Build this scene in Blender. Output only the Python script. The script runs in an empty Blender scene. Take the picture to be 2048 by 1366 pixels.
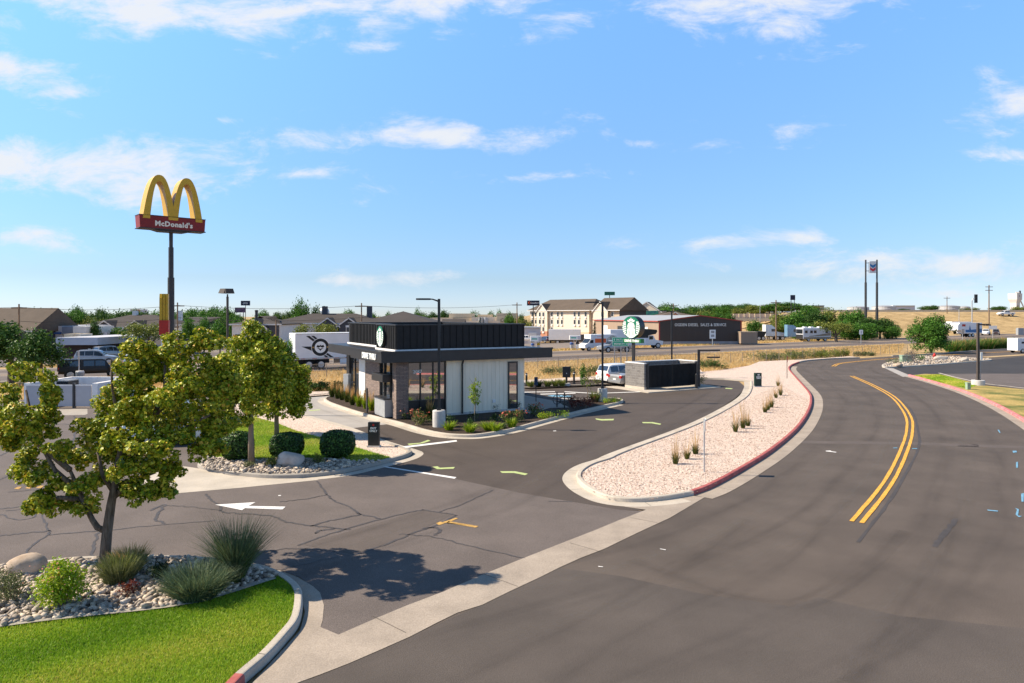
import bpy, bmesh, math, random
import numpy as np
from mathutils import Vector, Matrix
from math import radians as R, sin, cos, pi, sqrt
random.seed(7); rng = np.random.default_rng(7)
SC = bpy.context.scene
COL = SC.collection
# ---------------------------------------------------------------- camera
F, HX, HY, CH = 1400.0, 1024.0, 630.0, 6.0     # pixel focal length, level camera 6 m above the street
cd = bpy.data.cameras.new('camera'); cam = bpy.data.objects.new('camera', cd); COL.objects.link(cam)
cd.sensor_width = 36.0; cd.lens = F / 2048 * 36.0
cd.shift_y = (HY - 683.0) / 2048
cam.location = (0, 0, CH); cam.rotation_euler = (R(90), 0, 0)
cd.clip_start = 0.1; cd.clip_end = 6000
SC.camera = cam
# ---------------------------------------------------------------- sun, sky, exposure
SUN_EL, SUN_AZ = 40.0, 270.0
sd = bpy.data.lights.new('sun', 'SUN'); so = bpy.data.objects.new('sun', sd); COL.objects.link(so)
sd.energy = 5.0; sd.angle = R(0.5); sd.color = (1.0, 0.875, 0.69)
so.rotation_euler = Vector((cos(R(SUN_EL)), -0.045, -sin(R(SUN_EL)))).to_track_quat('-Z', 'Y').to_euler()
so.location = (-40, 0, 40)
W = bpy.data.worlds.new('World'); SC.world = W; W.use_nodes = True
nt = W.node_tree; nt.nodes.clear()
def N(t, **k):
    n = nt.nodes.new(t)
    for a, b in k.items(): setattr(n, a, b)
    return n
def lk(a, b): nt.links.new(a, b)
sky = N('ShaderNodeTexSky', sky_type='NISHITA'); sky.sun_disc = False
sky.sun_elevation = R(SUN_EL); sky.sun_rotation = R(SUN_AZ); sky.air_density = 1.0; sky.dust_density = 0.0; sky.ozone_density = 1.0
hs = N('ShaderNodeHueSaturation'); hs.inputs['Saturation'].default_value = 1.12; hs.inputs['Value'].default_value = 1.0
lk(sky.outputs[0], hs.inputs['Color'])
tc = N('ShaderNodeTexCoord'); sp = N('ShaderNodeSeparateXYZ'); lk(tc.outputs['Generated'], sp.inputs[0])
def mth(op, a, b=None, c=None):
    n = N('ShaderNodeMath', operation=op)
    for i, x in enumerate((a, b, c)):
        if x is None: continue
        if isinstance(x, (int, float)): n.inputs[i].default_value = x
        else: lk(x, n.inputs[i])
    return n.outputs[0]
yy = mth('ADD', mth('ABSOLUTE', sp.outputs['Y']), 0.02)
U = mth('DIVIDE', sp.outputs['X'], yy); V = mth('DIVIDE', sp.outputs['Z'], yy)
cv = N('ShaderNodeCombineXYZ'); lk(U, cv.inputs[0]); lk(mth('MULTIPLY', V, 2.4), cv.inputs[1])
nz = N('ShaderNodeTexNoise'); nz.inputs['Scale'].default_value = 8.5; nz.inputs['Detail'].default_value = 9.0
nz.inputs['Roughness'].default_value = 0.66; nz.inputs['Distortion'].default_value = 0.35
lk(cv.outputs[0], nz.inputs['Vector'])
CLOUDS = [(330, 20, 330, 62, 1), (540, 45, 170, 50, 1), (840, 10, 300, 50, 1), (50, 152, 110, 34, 1), (230, 345, 330, 62, 1), (20, 330, 140, 50, 1),
  (470, 248, 60, 10, .6), (880, 278, 300, 30, .95), (640, 290, 140, 26, .7), (103, 478, 85, 26, 1.15), (1520, 25, 230, 60, .95), (2040, 215, 95, 46, 1),
  (1565, 265, 60, 22, .8), (1275, 297, 45, 12, .8), (1800, 535, 260, 34, .95), (1450, 490, 110, 18, .75), (1600, 478, 100, 18, .7), (850, 553, 90, 16, .75),
  (705, 562, 100, 14, .75), (1110, 357, 110, 14, .65), (1990, 318, 110, 16, .7), (760, 105, 60, 20, .6), (905, 80, 60, 26, .6), (620, 352, 90, 18, .7),
  (1140, 45, 60, 30, .5), (1700, 10, 160, 30, .55), (150, 195, 70, 16, .5), (1230, 495, 60, 14, .5), (1415, 296, 40, 12, .45), (1880, 590, 200, 14, .5)]
acc = None
for px, py, rx, ry, s in CLOUDS:
    a = mth('POWER', mth('MULTIPLY', mth('SUBTRACT', U, (px - HX) / F), F / rx), 2.0)
    b = mth('POWER', mth('MULTIPLY', mth('SUBTRACT', V, (HY - py) / F), F / ry), 2.0)
    g = mth('MULTIPLY', mth('POWER', 2.718, mth('MULTIPLY', mth('ADD', a, b), -1.0)), s)
    acc = g if acc is None else mth('MAXIMUM', acc, g)
dens = mth('ADD', mth('MULTIPLY', acc, 1.25), mth('MULTIPLY', mth('SUBTRACT', nz.outputs['Fac'], 0.5), 3.7))
ss = N('ShaderNodeMapRange', interpolation_type='SMOOTHSTEP'); ss.inputs['From Min'].default_value = 0.28; ss.inputs['From Max'].default_value = 1.45
ss.inputs['To Max'].default_value = 0.95
lk(dens, ss.inputs['Value'])
up = N('ShaderNodeMapRange'); up.inputs['From Min'].default_value = 0.0; up.inputs['From Max'].default_value = 0.03; lk(V, up.inputs['Value'])
fac = mth('MULTIPLY', ss.outputs[0], mth('MULTIPLY', up.outputs[0], mth('GREATER_THAN', acc, 0.02)))
tr = N('ShaderNodeValToRGB'); e = tr.color_ramp.elements      # sky tint by height: less glare low down, dimmed overhead to cut fill light
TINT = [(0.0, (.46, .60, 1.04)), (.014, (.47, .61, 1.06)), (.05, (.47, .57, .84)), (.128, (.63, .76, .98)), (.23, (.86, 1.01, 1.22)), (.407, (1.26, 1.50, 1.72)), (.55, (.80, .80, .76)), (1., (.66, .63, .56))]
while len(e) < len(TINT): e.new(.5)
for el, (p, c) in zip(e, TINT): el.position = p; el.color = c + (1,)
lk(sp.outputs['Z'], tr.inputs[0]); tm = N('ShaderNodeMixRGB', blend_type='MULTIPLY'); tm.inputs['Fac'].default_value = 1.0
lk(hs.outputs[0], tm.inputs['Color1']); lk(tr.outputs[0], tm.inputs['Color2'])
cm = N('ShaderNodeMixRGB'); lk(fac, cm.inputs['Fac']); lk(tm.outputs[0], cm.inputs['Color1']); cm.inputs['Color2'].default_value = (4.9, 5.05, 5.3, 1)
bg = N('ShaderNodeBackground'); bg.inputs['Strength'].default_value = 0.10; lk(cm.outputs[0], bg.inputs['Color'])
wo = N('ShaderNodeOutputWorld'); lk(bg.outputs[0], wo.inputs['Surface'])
SC.view_settings.view_transform = 'Standard'; SC.view_settings.look = 'None'; SC.view_settings.exposure = 0.82; SC.view_settings.gamma = 1.0
SC.cycles.max_bounces = 6; SC.cycles.transparent_max_bounces = 12
# ---------------------------------------------------------------- helpers
def G(px, py, z=0.0):
    y = (CH - z) * F / (py - HY); return Vector(((px - HX) / F * y, y, z))
def at(px, py, y): return Vector(((px - HX) / F * y, y, CH - (py - HY) / F * y))
def smooth(t): t = max(0., min(1., t)); return t * t * (3 - 2 * t)
def gz(x, y):
    s = y - (88 + .7 * x)
    z = -4.5 * smooth((s - 45) / 110) * smooth((75 - x) / 55)
    z += 7.3 * smooth((y - (214 + .12 * (x - 60))) / 42) * smooth((x - 78) / 38)
    return z - .05
def lin(c):
    if isinstance(c, str):
        c = [int(c[i:i + 2], 16) / 255 for i in (0, 2, 4)]
        c = [x / 12.92 if x <= .04045 else ((x + .055) / 1.055) ** 2.4 for x in c]
    return (c[0], c[1], c[2], 1)
def P_(n, k):
    for q in k:
        if q in n.inputs: return n.inputs[q]
MATS = {}
def mat(name, col, rough=.8, var=.12, scale=4., col2=None, bump=0., metal=0., spec=.3, detail=6., fine=0., fscale=60., coat=0., stretch=None, alpha=None):
    """procedural surface: colour varied by noise, optional second colour, fine grain and bump"""
    m = bpy.data.materials.new(name); m.use_nodes = True; t = m.node_tree; nd = t.nodes
    b = nd['Principled BSDF']; b.inputs['Roughness'].default_value = rough; b.inputs['Metallic'].default_value = metal
    P_(b, ('Specular IOR Level', 'Specular')).default_value = spec
    if coat: b.inputs['Coat Weight'].default_value = coat; b.inputs['Coat Roughness'].default_value = .05
    c = lin(col); c2 = lin(col2) if col2 is not None else tuple(min(1, x * (1 + var)) for x in c[:3]) + (1,)
    c1 = tuple(x * (1 - var) for x in c[:3]) + (1,)
    tcn = nd.new('ShaderNodeTexCoord'); vec = tcn.outputs['Object']
    if stretch:
        mp = nd.new('ShaderNodeMapping'); mp.inputs['Scale'].default_value = stretch; t.links.new(vec, mp.inputs[0]); vec = mp.outputs[0]
    n = nd.new('ShaderNodeTexNoise'); n.inputs['Scale'].default_value = scale; n.inputs['Detail'].default_value = detail; n.inputs['Roughness'].default_value = .6
    t.links.new(vec, n.inputs['Vector'])
    rp = nd.new('ShaderNodeValToRGB'); rp.color_ramp.elements[0].position = .32; rp.color_ramp.elements[1].position = .68
    rp.color_ramp.elements[0].color = c1; rp.color_ramp.elements[1].color = c2
    t.links.new(n.outputs['Fac'], rp.inputs[0]); out = rp.outputs[0]
    if fine:
        n2 = nd.new('ShaderNodeTexNoise'); n2.inputs['Scale'].default_value = fscale; n2.inputs['Detail'].default_value = 3.
        t.links.new(tcn.outputs['Object'], n2.inputs['Vector'])
        mr = nd.new('ShaderNodeMapRange'); mr.inputs['From Min'].default_value = .25; mr.inputs['From Max'].default_value = .75
        mr.inputs['To Min'].default_value = 1 - fine; mr.inputs['To Max'].default_value = 1 + fine; t.links.new(n2.outputs['Fac'], mr.inputs[0])
        mx = nd.new('ShaderNodeVectorMath'); mx.operation = 'SCALE'; t.links.new(out, mx.inputs[0]); t.links.new(mr.outputs[0], mx.inputs['Scale']); out = mx.outputs[0]
        hgt = n2.outputs['Fac']
    else: hgt = n.outputs['Fac']
    t.links.new(out, b.inputs['Base Color'])
    if bump:
        bp = nd.new('ShaderNodeBump'); bp.inputs['Strength'].default_value = bump; bp.inputs['Distance'].default_value = .02
        t.links.new(hgt, bp.inputs['Height']); t.links.new(bp.outputs[0], b.inputs['Normal'])
    if alpha is not None: b.inputs['Alpha'].default_value = alpha
    MATS[name] = m; return m
def leafmat(name, stops, trans=.35, rough=.5, spec=.25):
    """leaf colour picked per leaf from the attribute rnd, part of the light let through"""
    m = bpy.data.materials.new(name); m.use_nodes = True; t = m.node_tree; nd = t.nodes
    b = nd['Principled BSDF']; b.inputs['Roughness'].default_value = rough; P_(b, ('Specular IOR Level', 'Specular')).default_value = spec
    at_ = nd.new('ShaderNodeAttribute'); at_.attribute_name = 'rnd'
    rp = nd.new('ShaderNodeValToRGB'); e = rp.color_ramp.elements
    while len(e) < len(stops): e.new(.5)
    for el, (p, c) in zip(e, stops): el.position = p; el.color = lin(c)
    t.links.new(at_.outputs['Fac'], rp.inputs[0]); t.links.new(rp.outputs[0], b.inputs['Base Color'])
    tr = nd.new('ShaderNodeBsdfTranslucent'); t.links.new(rp.outputs[0], tr.inputs['Color'])
    mx = nd.new('ShaderNodeMixShader'); mx.inputs[0].default_value = trans
    t.links.new(b.outputs[0], mx.inputs[1]); t.links.new(tr.outputs[0], mx.inputs[2])
    t.links.new(mx.outputs[0], nd['Material Output'].inputs['Surface']); MATS[name] = m; return m
def glassmat(name, col=(.02, .025, .03), rough=.04, spec=.9):
    m = mat(name, col, rough, .05, 1., spec=spec); return m
class MB:
    def __init__(s): s.v = []; s.f = []; s.mi = []; s.cur = 0
    def add(s, vs, fs):
        o = len(s.v); s.v += [tuple(p) for p in vs]; s.f += [tuple(i + o for i in f) for f in fs]; s.mi += [s.cur] * len(fs); return s
    def box(s, x0, x1, y0, y1, z0, z1, M=None):
        vs = [Vector(p) for p in ((x0, y0, z0), (x1, y0, z0), (x1, y1, z0), (x0, y1, z0), (x0, y0, z1), (x1, y0, z1), (x1, y1, z1), (x0, y1, z1))]
        if M: vs = [M @ p for p in vs]
        return s.add(vs, [(3, 2, 1, 0), (4, 5, 6, 7), (0, 1, 5, 4), (1, 2, 6, 5), (2, 3, 7, 6), (3, 0, 4, 7)])
    def bbox(s, x0, x1, y0, y1, z0, z1, b=.03, M=None):      # box with chamfered edges
        bm = bmesh.new(); bmesh.ops.create_cube(bm, size=1)
        for v in bm.verts: v.co = Vector(((x0 + x1) / 2 + v.co.x * (x1 - x0), (y0 + y1) / 2 + v.co.y * (y1 - y0), (z0 + z1) / 2 + v.co.z * (z1 - z0)))
        bmesh.ops.bevel(bm, geom=bm.edges[:], offset=b, segments=2, affect='EDGES', profile=.6)
        bm.verts.index_update(); vs = [M @ v.co if M else v.co.copy() for v in bm.verts]; fs = [[v.index for v in f.verts] for f in bm.faces]; bm.free()
        return s.add(vs, fs)
    def prism(s, poly, z0, z1, M=None, cap=True):            # poly: xy outline
        n = len(poly); A = sum(poly[i][0] * poly[(i + 1) % n][1] - poly[(i + 1) % n][0] * poly[i][1] for i in range(n))
        if A < 0: poly = poly[::-1]
        vs = [Vector((p[0], p[1], z0)) for p in poly] + [Vector((p[0], p[1], z1)) for p in poly]
        if M: vs = [M @ p for p in vs]
        fs = [(i, (i + 1) % n, n + (i + 1) % n, n + i) for i in range(n)]
        if cap: fs += [tuple(range(n - 1, -1, -1)), tuple(range(n, 2 * n))]
        return s.add(vs, fs)
    def tube(s, pts, rad, n=8, cap=True):
        pts = [Vector(p) for p in pts]; k = len(pts); rad = rad if isinstance(rad, (list, tuple)) else [rad] * k
        vs = []; ref = None
        for i, p in enumerate(pts):
            d = (pts[min(i + 1, k - 1)] - pts[max(i - 1, 0)]).normalized()
            if ref is None: ref = Vector((1, 0, 0)) if abs(d.x) < .8 else Vector((0, 1, 0))
            a = (ref - d * ref.dot(d)).normalized(); b = d.cross(a); ref = a
            for j in range(n): vs.append(p + (a * cos(2 * pi * j / n) + b * sin(2 * pi * j / n)) * rad[i])
        fs = [(i * n + j, i * n + (j + 1) % n, (i + 1) * n + (j + 1) % n, (i + 1) * n + j) for i in range(k - 1) for j in range(n)]
        if cap: fs += [tuple(range(n - 1, -1, -1)), tuple(range((k - 1) * n, k * n))]
        return s.add(vs, fs)
    def lathe(s, prof, n=16, M=None):                        # prof: (r, z)
        vs = [Vector((r * cos(2 * pi * j / n), r * sin(2 * pi * j / n), z)) for r, z in prof for j in range(n)]
        if M: vs = [M @ p for p in vs]
        k = len(prof); fs = [(i * n + j, i * n + (j + 1) % n, (i + 1) * n + (j + 1) % n, (i + 1) * n + j) for i in range(k - 1) for j in range(n)]
        fs += [tuple(range(n - 1, -1, -1)), tuple(range((k - 1) * n, k * n))]
        return s.add(vs, fs)
    def quad(s, *p): return s.add(p, [tuple(range(len(p)))])
    def build(s, name, m, parent=None, smooth=False, tri=False):
        me = bpy.data.meshes.new(name); me.from_pydata([tuple(p) for p in s.v], [], s.f)
        for mm in (m if isinstance(m, (list, tuple)) else [m]): me.materials.append(mm)
        if any(s.mi): me.polygons.foreach_set('material_index', s.mi)
        if smooth: me.polygons.foreach_set('use_smooth', [True] * len(me.polygons))
        if tri:
            bm = bmesh.new(); bm.from_mesh(me); bmesh.ops.triangulate(bm, faces=bm.faces[:]); bmesh.ops.recalc_face_normals(bm, faces=bm.faces[:]); bm.to_mesh(me); bm.free()
        me.update(); o = bpy.data.objects.new(name, me); COL.objects.link(o)
        if parent: o.parent = parent
        return o
def tag(o, label=None, cat=None, group=None, kind=None):
    if label: o['label'] = label
    if cat: o['category'] = cat
    if group: o['group'] = group
    if kind: o['kind'] = kind
    return o
def struct(o, kind='structure'): o['kind'] = kind; return o
def thing(name, label, cat, loc=(0, 0, 0), rz=0., group=None):
    o = bpy.data.objects.new(name, None); COL.objects.link(o); o.location = loc; o.rotation_euler = (0, 0, rz); o.empty_display_size = .3
    return tag(o, label, cat, group)
def dup(o, loc=None, rz=None, label=None, sc=None, group=None, par=None):
    c = o.copy(); COL.objects.link(c)
    if par is not None: c.parent = par
    if loc is not None: c.location = loc
    if rz is not None: c.rotation_euler = (0, 0, rz)
    if sc is not None: c.scale = sc if hasattr(sc, '__len__') else (sc, sc, sc)
    if label: c['label'] = label
    if group: c['group'] = group
    for ch in list(o.children): dup(ch, par=c)
    return c
def fast_mesh(name, verts, quads, m, parent=None, rnd=None):
    """verts (n,3) float, quads (k,4) int; rnd one value per vertex"""
    me = bpy.data.meshes.new(name); nv = len(verts); k, w = quads.shape
    me.vertices.add(nv); me.vertices.foreach_set('co', np.ascontiguousarray(verts, np.float32).ravel())
    me.loops.add(k * w); me.loops.foreach_set('vertex_index', quads.astype(np.int32).ravel())
    me.polygons.add(k); me.polygons.foreach_set('loop_start', np.arange(0, k * w, w, dtype=np.int32))
    me.update(calc_edges=True)
    if rnd is not None:
        a = me.attributes.new('rnd', 'FLOAT', 'POINT'); a.data.foreach_set('value', np.asarray(rnd, np.float32))
    me.materials.append(m); o = bpy.data.objects.new(name, me); COL.objects.link(o)
    if parent: o.parent = parent
    return o
def unit(a): return a / np.maximum(np.linalg.norm(a, axis=1, keepdims=True), 1e-6)
def leaves(cent, size, face=None, jitter=.8, asp=.62):
    """folded leaf = two triangles sharing a midrib, returned as 4-vertex fans"""
    n = len(cent); nrm = rng.normal(size=(n, 3)) * jitter
    if face is not None: nrm = nrm + face
    nrm = unit(nrm); t = unit(np.cross(nrm, rng.normal(size=(n, 3)))); b = np.cross(nrm, t)
    sz = (size * rng.uniform(.45, 1.3, n))[:, None]
    fold = nrm * sz * rng.uniform(.05, .3, (n, 1))
    v = np.stack([cent - t * sz * .5, cent + b * sz * asp * .5 + fold, cent + t * sz * .5, cent - b * sz * asp * .5 + fold], 1).reshape(-1, 3)
    i = np.arange(n)[:, None] * 4
    q = np.concatenate([i + np.array([[0, 1, 2]]), i + np.array([[0, 2, 3]])], 1).reshape(-1, 3)
    return v, q
def clump_points(lobes, n, thick=.38):
    """points in the outer layers of a set of ellipsoid lobes (c, r) plus outward normals"""
    w = np.array([max(l[1]) ** 2 for l in lobes]); w = w / w.sum(); k = rng.choice(len(lobes), n, p=w)
    c = np.array([l[0] for l in lobes])[k]; r = np.array([l[1] for l in lobes])[k]
    d = unit(rng.normal(size=(n, 3))); rad = 1 - thick * rng.random((n, 1)) ** 1.5
    return c + d * r * rad, d
def inpoly(p, poly):
    x, y = p[:, 0], p[:, 1]; r = np.zeros(len(p), bool); n = len(poly)
    for i in range(n):
        x1, y1 = poly[i][:2]; x2, y2 = poly[(i + 1) % n][:2]
        if y1 == y2: continue
        r ^= ((y1 > y) != (y2 > y)) & (x < (x2 - x1) * (y - y1) / (y2 - y1) + x1)
    return r
def scatter(poly, n):
    a = np.array([p[:2] for p in poly]); lo, hi = a.min(0), a.max(0); out = np.zeros((0, 2))
    while len(out) < n:
        p = rng.uniform(lo, hi, (n * 2, 2)); out = np.vstack([out, p[inpoly(p, poly)]])
    return out[:n]
def gp(pts, z=0.): return [G(x, y, z).to_2d() for x, y in pts]
def catmull(P, k=6, closed=False):
    P = [Vector(p[:2]) for p in P]; n = len(P); out = []
    for i in range(n if closed else n - 1):
        p0 = P[(i - 1) % n] if closed or i > 0 else P[0] * 2 - P[1]; p1 = P[i]; p2 = P[(i + 1) % n]
        p3 = P[(i + 2) % n] if closed or i + 2 < n else P[-1] * 2 - P[-2]
        for j in range(k):
            t = j / k; out.append(.5 * ((2 * p1) + (p2 - p0) * t + (2 * p0 - 5 * p1 + 4 * p2 - p3) * t * t + (3 * p1 - p0 - 3 * p2 + p3) * t ** 3))
    if not closed: out.append(P[-1])
    return out
def offset(P, d, closed=False):
    n = len(P); out = []
    for i in range(n):
        a = P[(i - 1) % n] if closed or i > 0 else P[i]; b = P[(i + 1) % n] if closed or i < n - 1 else P[i]
        t = (b - a).normalized(); out.append(P[i] + Vector((-t.y, t.x)) * d)
    return out
def sheet(name, poly, z, m, kind='structure'):
    b = MB(); b.add([(p[0], p[1], z) for p in poly], [tuple(range(len(poly)))]); o = b.build(name, m, tri=True)
    if kind: o['kind'] = kind
    for p in o.data.polygons:
        if p.normal.z < 0: p.flip()
    return o
def ribbon(name, P, w, z, m, kind='structure', closed=False, side=0., zs=None, jag=0.):
    P = [Vector(p[:2]) for p in P]
    A = offset(P, side + w / 2, closed); B = offset(P, side - w / 2, closed); n = len(P)
    if jag: A = [p + Vector((random.uniform(-jag, jag), random.uniform(-jag, jag))) for p in A]; B = [p + Vector((random.uniform(-jag, jag), random.uniform(-jag, jag))) for p in B]
    b = MB(); b.add([(p.x, p.y, z) for p in A] + [(p.x, p.y, z) for p in B], [(n + i, n + (i + 1) % n, (i + 1) % n, i) for i in range(n if closed else n - 1)])
    o = b.build(name, m)
    if kind: o['kind'] = kind
    return o
def kerb(name, P, m, w=.16, h=.15, inward=1, closed=False, z0=-.02, kind='structure'):
    """raised kerb; P runs along its road-side foot, body lies on the left side of P when inward=1"""
    P = [Vector(p[:2]) for p in P]; s = inward
    rows = [(0, z0), (.012 * s, h - .03), (.035 * s, h - .006), (.06 * s, h), (w * s, h), (w * s, z0)]
    b = MB(); n = len(P); vs = []
    for d, z in rows: vs += [(p.x, p.y, z) for p in offset(P, d, closed)]
    fs = []
    for r in range(len(rows) - 1):
        for i in range(n if closed else n - 1):
            q = (r * n + i, r * n + (i + 1) % n, (r + 1) * n + (i + 1) % n, (r + 1) * n + i); fs.append(q if s < 0 else q[::-1])
    if not closed: fs += [tuple(r * n for r in range(6)), tuple(r * n + n - 1 for r in range(5, -1, -1))]
    b.add(vs, fs); o = b.build(name, m)
    if kind: o['kind'] = kind
    return o
def text(name, s, size, m, parent, loc, rot, depth=.02, align='CENTER', sx=1., bold=0., spacing=1.):
    c = bpy.data.curves.new(name, 'FONT'); c.body = s; c.size = size; c.extrude = depth; c.align_x = align; c.align_y = 'CENTER'; c.offset = bold; c.space_character = spacing; c.resolution_u = 2
    t = bpy.data.objects.new(name, c); COL.objects.link(t); dg = bpy.context.evaluated_depsgraph_get()
    me = bpy.data.meshes.new_from_object(t.evaluated_get(dg)); bpy.data.objects.remove(t); me.materials.clear(); me.materials.append(m)
    o = bpy.data.objects.new(name, me); COL.objects.link(o); o.parent = parent; o.location = loc; o.rotation_euler = rot; o.scale = (sx, 1, 1)
    return o
# ================================================================ ground, roads, kerbs, beds
m_road = mat('asphalt_road', (.096, .077, .065), .85, .2, .35, bump=.3, fine=.45, fscale=52, detail=8, spec=.25)
m_lot = mat('asphalt_old', (.128, .106, .097), .88, .14, .5, bump=.3, fine=.45, fscale=46, detail=8, spec=.25)
m_new = mat('asphalt_new', (.080, .063, .053), .8, .13, .4, bump=.2, fine=.38, fscale=50, detail=8, spec=.25)
m_dark = mat('asphalt_sealed', (.048, .043, .041), .8, .15, .2, bump=.2, fine=.2, fscale=30, spec=.25)
m_patch = mat('asphalt_patch', (.105, .085, .075), .85, .1, .8, bump=.25, fine=.25, fscale=40)
m_conc = mat('concrete', (.46, .405, .34), .85, .14, .8, bump=.2, fine=.12, fscale=25, detail=8)
m_conc2 = mat('concrete_grey', (.34, .305, .265), .85, .14, .8, bump=.2, fine=.12, fscale=25, detail=8)
m_lane = mat('concrete_lane', (.345, .32, .30), .85, .12, .5, bump=.15, fine=.1, fscale=25, detail=8)
m_valley = mat('concrete_worn', (.33, .275, .225), .85, .16, .9, bump=.25, fine=.2, fscale=35, detail=8)
m_red = mat('kerb_red_paint', (.42, .085, .08), .7, .3, 3., col2=(.46, .14, .12), bump=.15, detail=9)
m_pinkk = mat('kerb_faded_red_paint', (.62, .16, .17), .75, .25, 3., col2=(.68, .26, .25), bump=.15, detail=9)
m_yel = mat('yellow_paint', (.66, .34, .05), .75, .28, 7., fine=.3, fscale=45)
m_oldyel = mat('worn_yellow_paint', (.45, .27, .08), .8, .35, 9., fine=.3, fscale=60)
m_white = mat('white_road_paint', (.72, .70, .68), .75, .1, 6., fine=.15, fscale=40)
m_lime = mat('lime_marking_paint', (.40, .47, .20), .8, .15, 5.)
m_blue = mat('blue_marking_paint', (.15, .32, .46), .8, .25, 9.)
m_crack = mat('crack_sealer', (.068, .060, .058), .6, .2, 6.)
m_skid = mat('tyre_mark', (.062, .054, .052), .75, .2, 3.)
m_soil = mat('dry_soil', (.36, .25, .14), .95, .25, .25, col2=(.50, .36, .19), bump=.4, fine=.2, fscale=8, detail=10)
m_drygrass = mat('dry_grass_ground', (.36, .24, .105), .95, .25, .35, col2=(.50, .35, .17), bump=.6, fine=.3, fscale=5, detail=10)
m_mulch = mat('bark_mulch', (.030, .019, .014), .95, .5, 12., col2=(.075, .05, .036), bump=.8, fine=.4, fscale=22)
m_turf = mat('turf_soil', (.10, .16, .014), .9, .3, 1.2, col2=(.17, .21, .03), bump=.5, fine=.3, fscale=20)
m_hw = mat('highway_asphalt', (.21, .17, .14), .9, .12, .06, fine=.1, fscale=3., stretch=(1, 1, 1))
m_hwlane = mat('highway_wheel_lane', (.125, .10, .088), .9, .12, .1, fine=.1, fscale=3.)
def gravelmat(name, cols, scale, bump=1.):
    m = bpy.data.materials.new(name); m.use_nodes = True; t = m.node_tree; nd = t.nodes; b = nd['Principled BSDF']; b.inputs['Roughness'].default_value = .9
    tcn = nd.new('ShaderNodeTexCoord'); vo = nd.new('ShaderNodeTexVoronoi'); vo.inputs['Scale'].default_value = scale; t.links.new(tcn.outputs['Object'], vo.inputs['Vector'])
    rp = nd.new('ShaderNodeValToRGB'); e = rp.color_ramp.elements
    while len(e) < len(cols): e.new(.5)
    for i, (el, c) in enumerate(zip(e, cols)): el.position = i / (len(cols) - 1); el.color = lin(c)
    sx = nd.new('ShaderNodeSeparateColor'); t.links.new(vo.outputs['Color'], sx.inputs[0]); t.links.new(sx.outputs[0], rp.inputs[0])
    t.links.new(rp.outputs[0], b.inputs['Base Color'])
    bp = nd.new('ShaderNodeBump'); bp.invert = True; bp.inputs['Strength'].default_value = bump; bp.inputs['Distance'].default_value = .03
    t.links.new(vo.outputs['Distance'], bp.inputs['Height']); t.links.new(bp.outputs[0], b.inputs['Normal']); return m
m_gravel = gravelmat('pink_gravel', [(.25, .17, .135), (.54, .41, .33), (.68, .54, .45), (.62, .49, .41), (.78, .67, .58)], 22.)
m_rbed = gravelmat('grey_gravel_bed', [(.22, .2, .19), (.34, .31, .29), (.5, .46, .43)], 9.)
# terrain: one sheet out to the horizon, falling gently beyond the highway, rising into the freeway embankment on the right
xs = sorted(set([-2600, -1500, -900, -600, -420] + list(range(-320, 421, 10)) + [520, 700, 1000, 1600, 2600]))
ys = sorted(set([-60, -20] + list(range(0, 421, 10)) + [480, 560, 700, 1000, 1600, 2600, 4000]))
tb = MB(); tb.add([(x, y, gz(x, y)) for y in ys for x in xs], [(j * len(xs) + i, j * len(xs) + i + 1, (j + 1) * len(xs) + i + 1, (j + 1) * len(xs) + i) for j in range(len(ys) - 1) for i in range(len(xs) - 1)])
struct(tb.build('ground', m_drygrass, smooth=True))
# the street and lots: main asphalt sheet
# z: road 0, lots .004, concrete .008, marks .013
FARK = catmull(gp([(1581, 737), (1590.5, 729), (1615, 722.5), (1675, 718), (1720, 716.5), (1786, 712.5), (1860, 709), (1933, 703.5), (2032, 698), (2120, 693.5)]), 6)
REDK = catmull(gp([(1388, 991), (1427, 975.5), (1487.5, 942), (1548, 903), (1596.5, 860.5), (1619, 827), (1625, 804.5), (1621, 788), (1602.6, 766.6), (1585, 747), (1580, 740), (1581, 735), (1590.5, 729), (1615, 722.5), (1675, 718), (1720, 716.5)]), 8)
road = gp([(300, 1500), (509, 1366), (677, 1270), (1187, 1062), (1388, 990), (1490, 935), (1600, 850), (1622, 800), (1600, 765), (1581, 742)]) + [p for p in FARK[1:]] + \
       [Vector((160, 135)), Vector((160, 60)), Vector((70, 40)), Vector((60, 20)), Vector((30, 2)), Vector((-14, 2))]
sheet('road', road, 0.0, m_road)
sheet('asphalt_patch', gp([(300, 1500), (509, 1366), (596, 1366), (768, 1296), (965, 1209), (1118, 1136), (1240, 1152), (1400, 1187), (1575, 1212), (1640, 1196), (1800, 1232), (2100, 1262), (2500, 1500)]), .0016, mat('asphalt_overlay', (.086, .071, .062), .85, .16, .4, bump=.3, fine=.42, fscale=52, detail=8))
# old parking lot on the left and its concrete
lot = [Vector((-60, 13))] + gp([(-80, 1136), (250, 1118), (500, 1134), (560, 1140), (600, 1155), (640, 1186), (648, 1211), (640, 1242), (610, 1262), (640, 1290), (690, 1278), (815, 1213), (884, 1185), (1049, 1116), (1187, 1062), (1288, 1022), (1240, 1020), (1040, 986), (906, 957), (765, 934), (640, 948), (395, 930), (560, 800), (618, 790), (560, 788)]) + [Vector((-30, 52)), Vector((-75, 30))]
sheet('parking_lot', lot, .004, m_lot)
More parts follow.
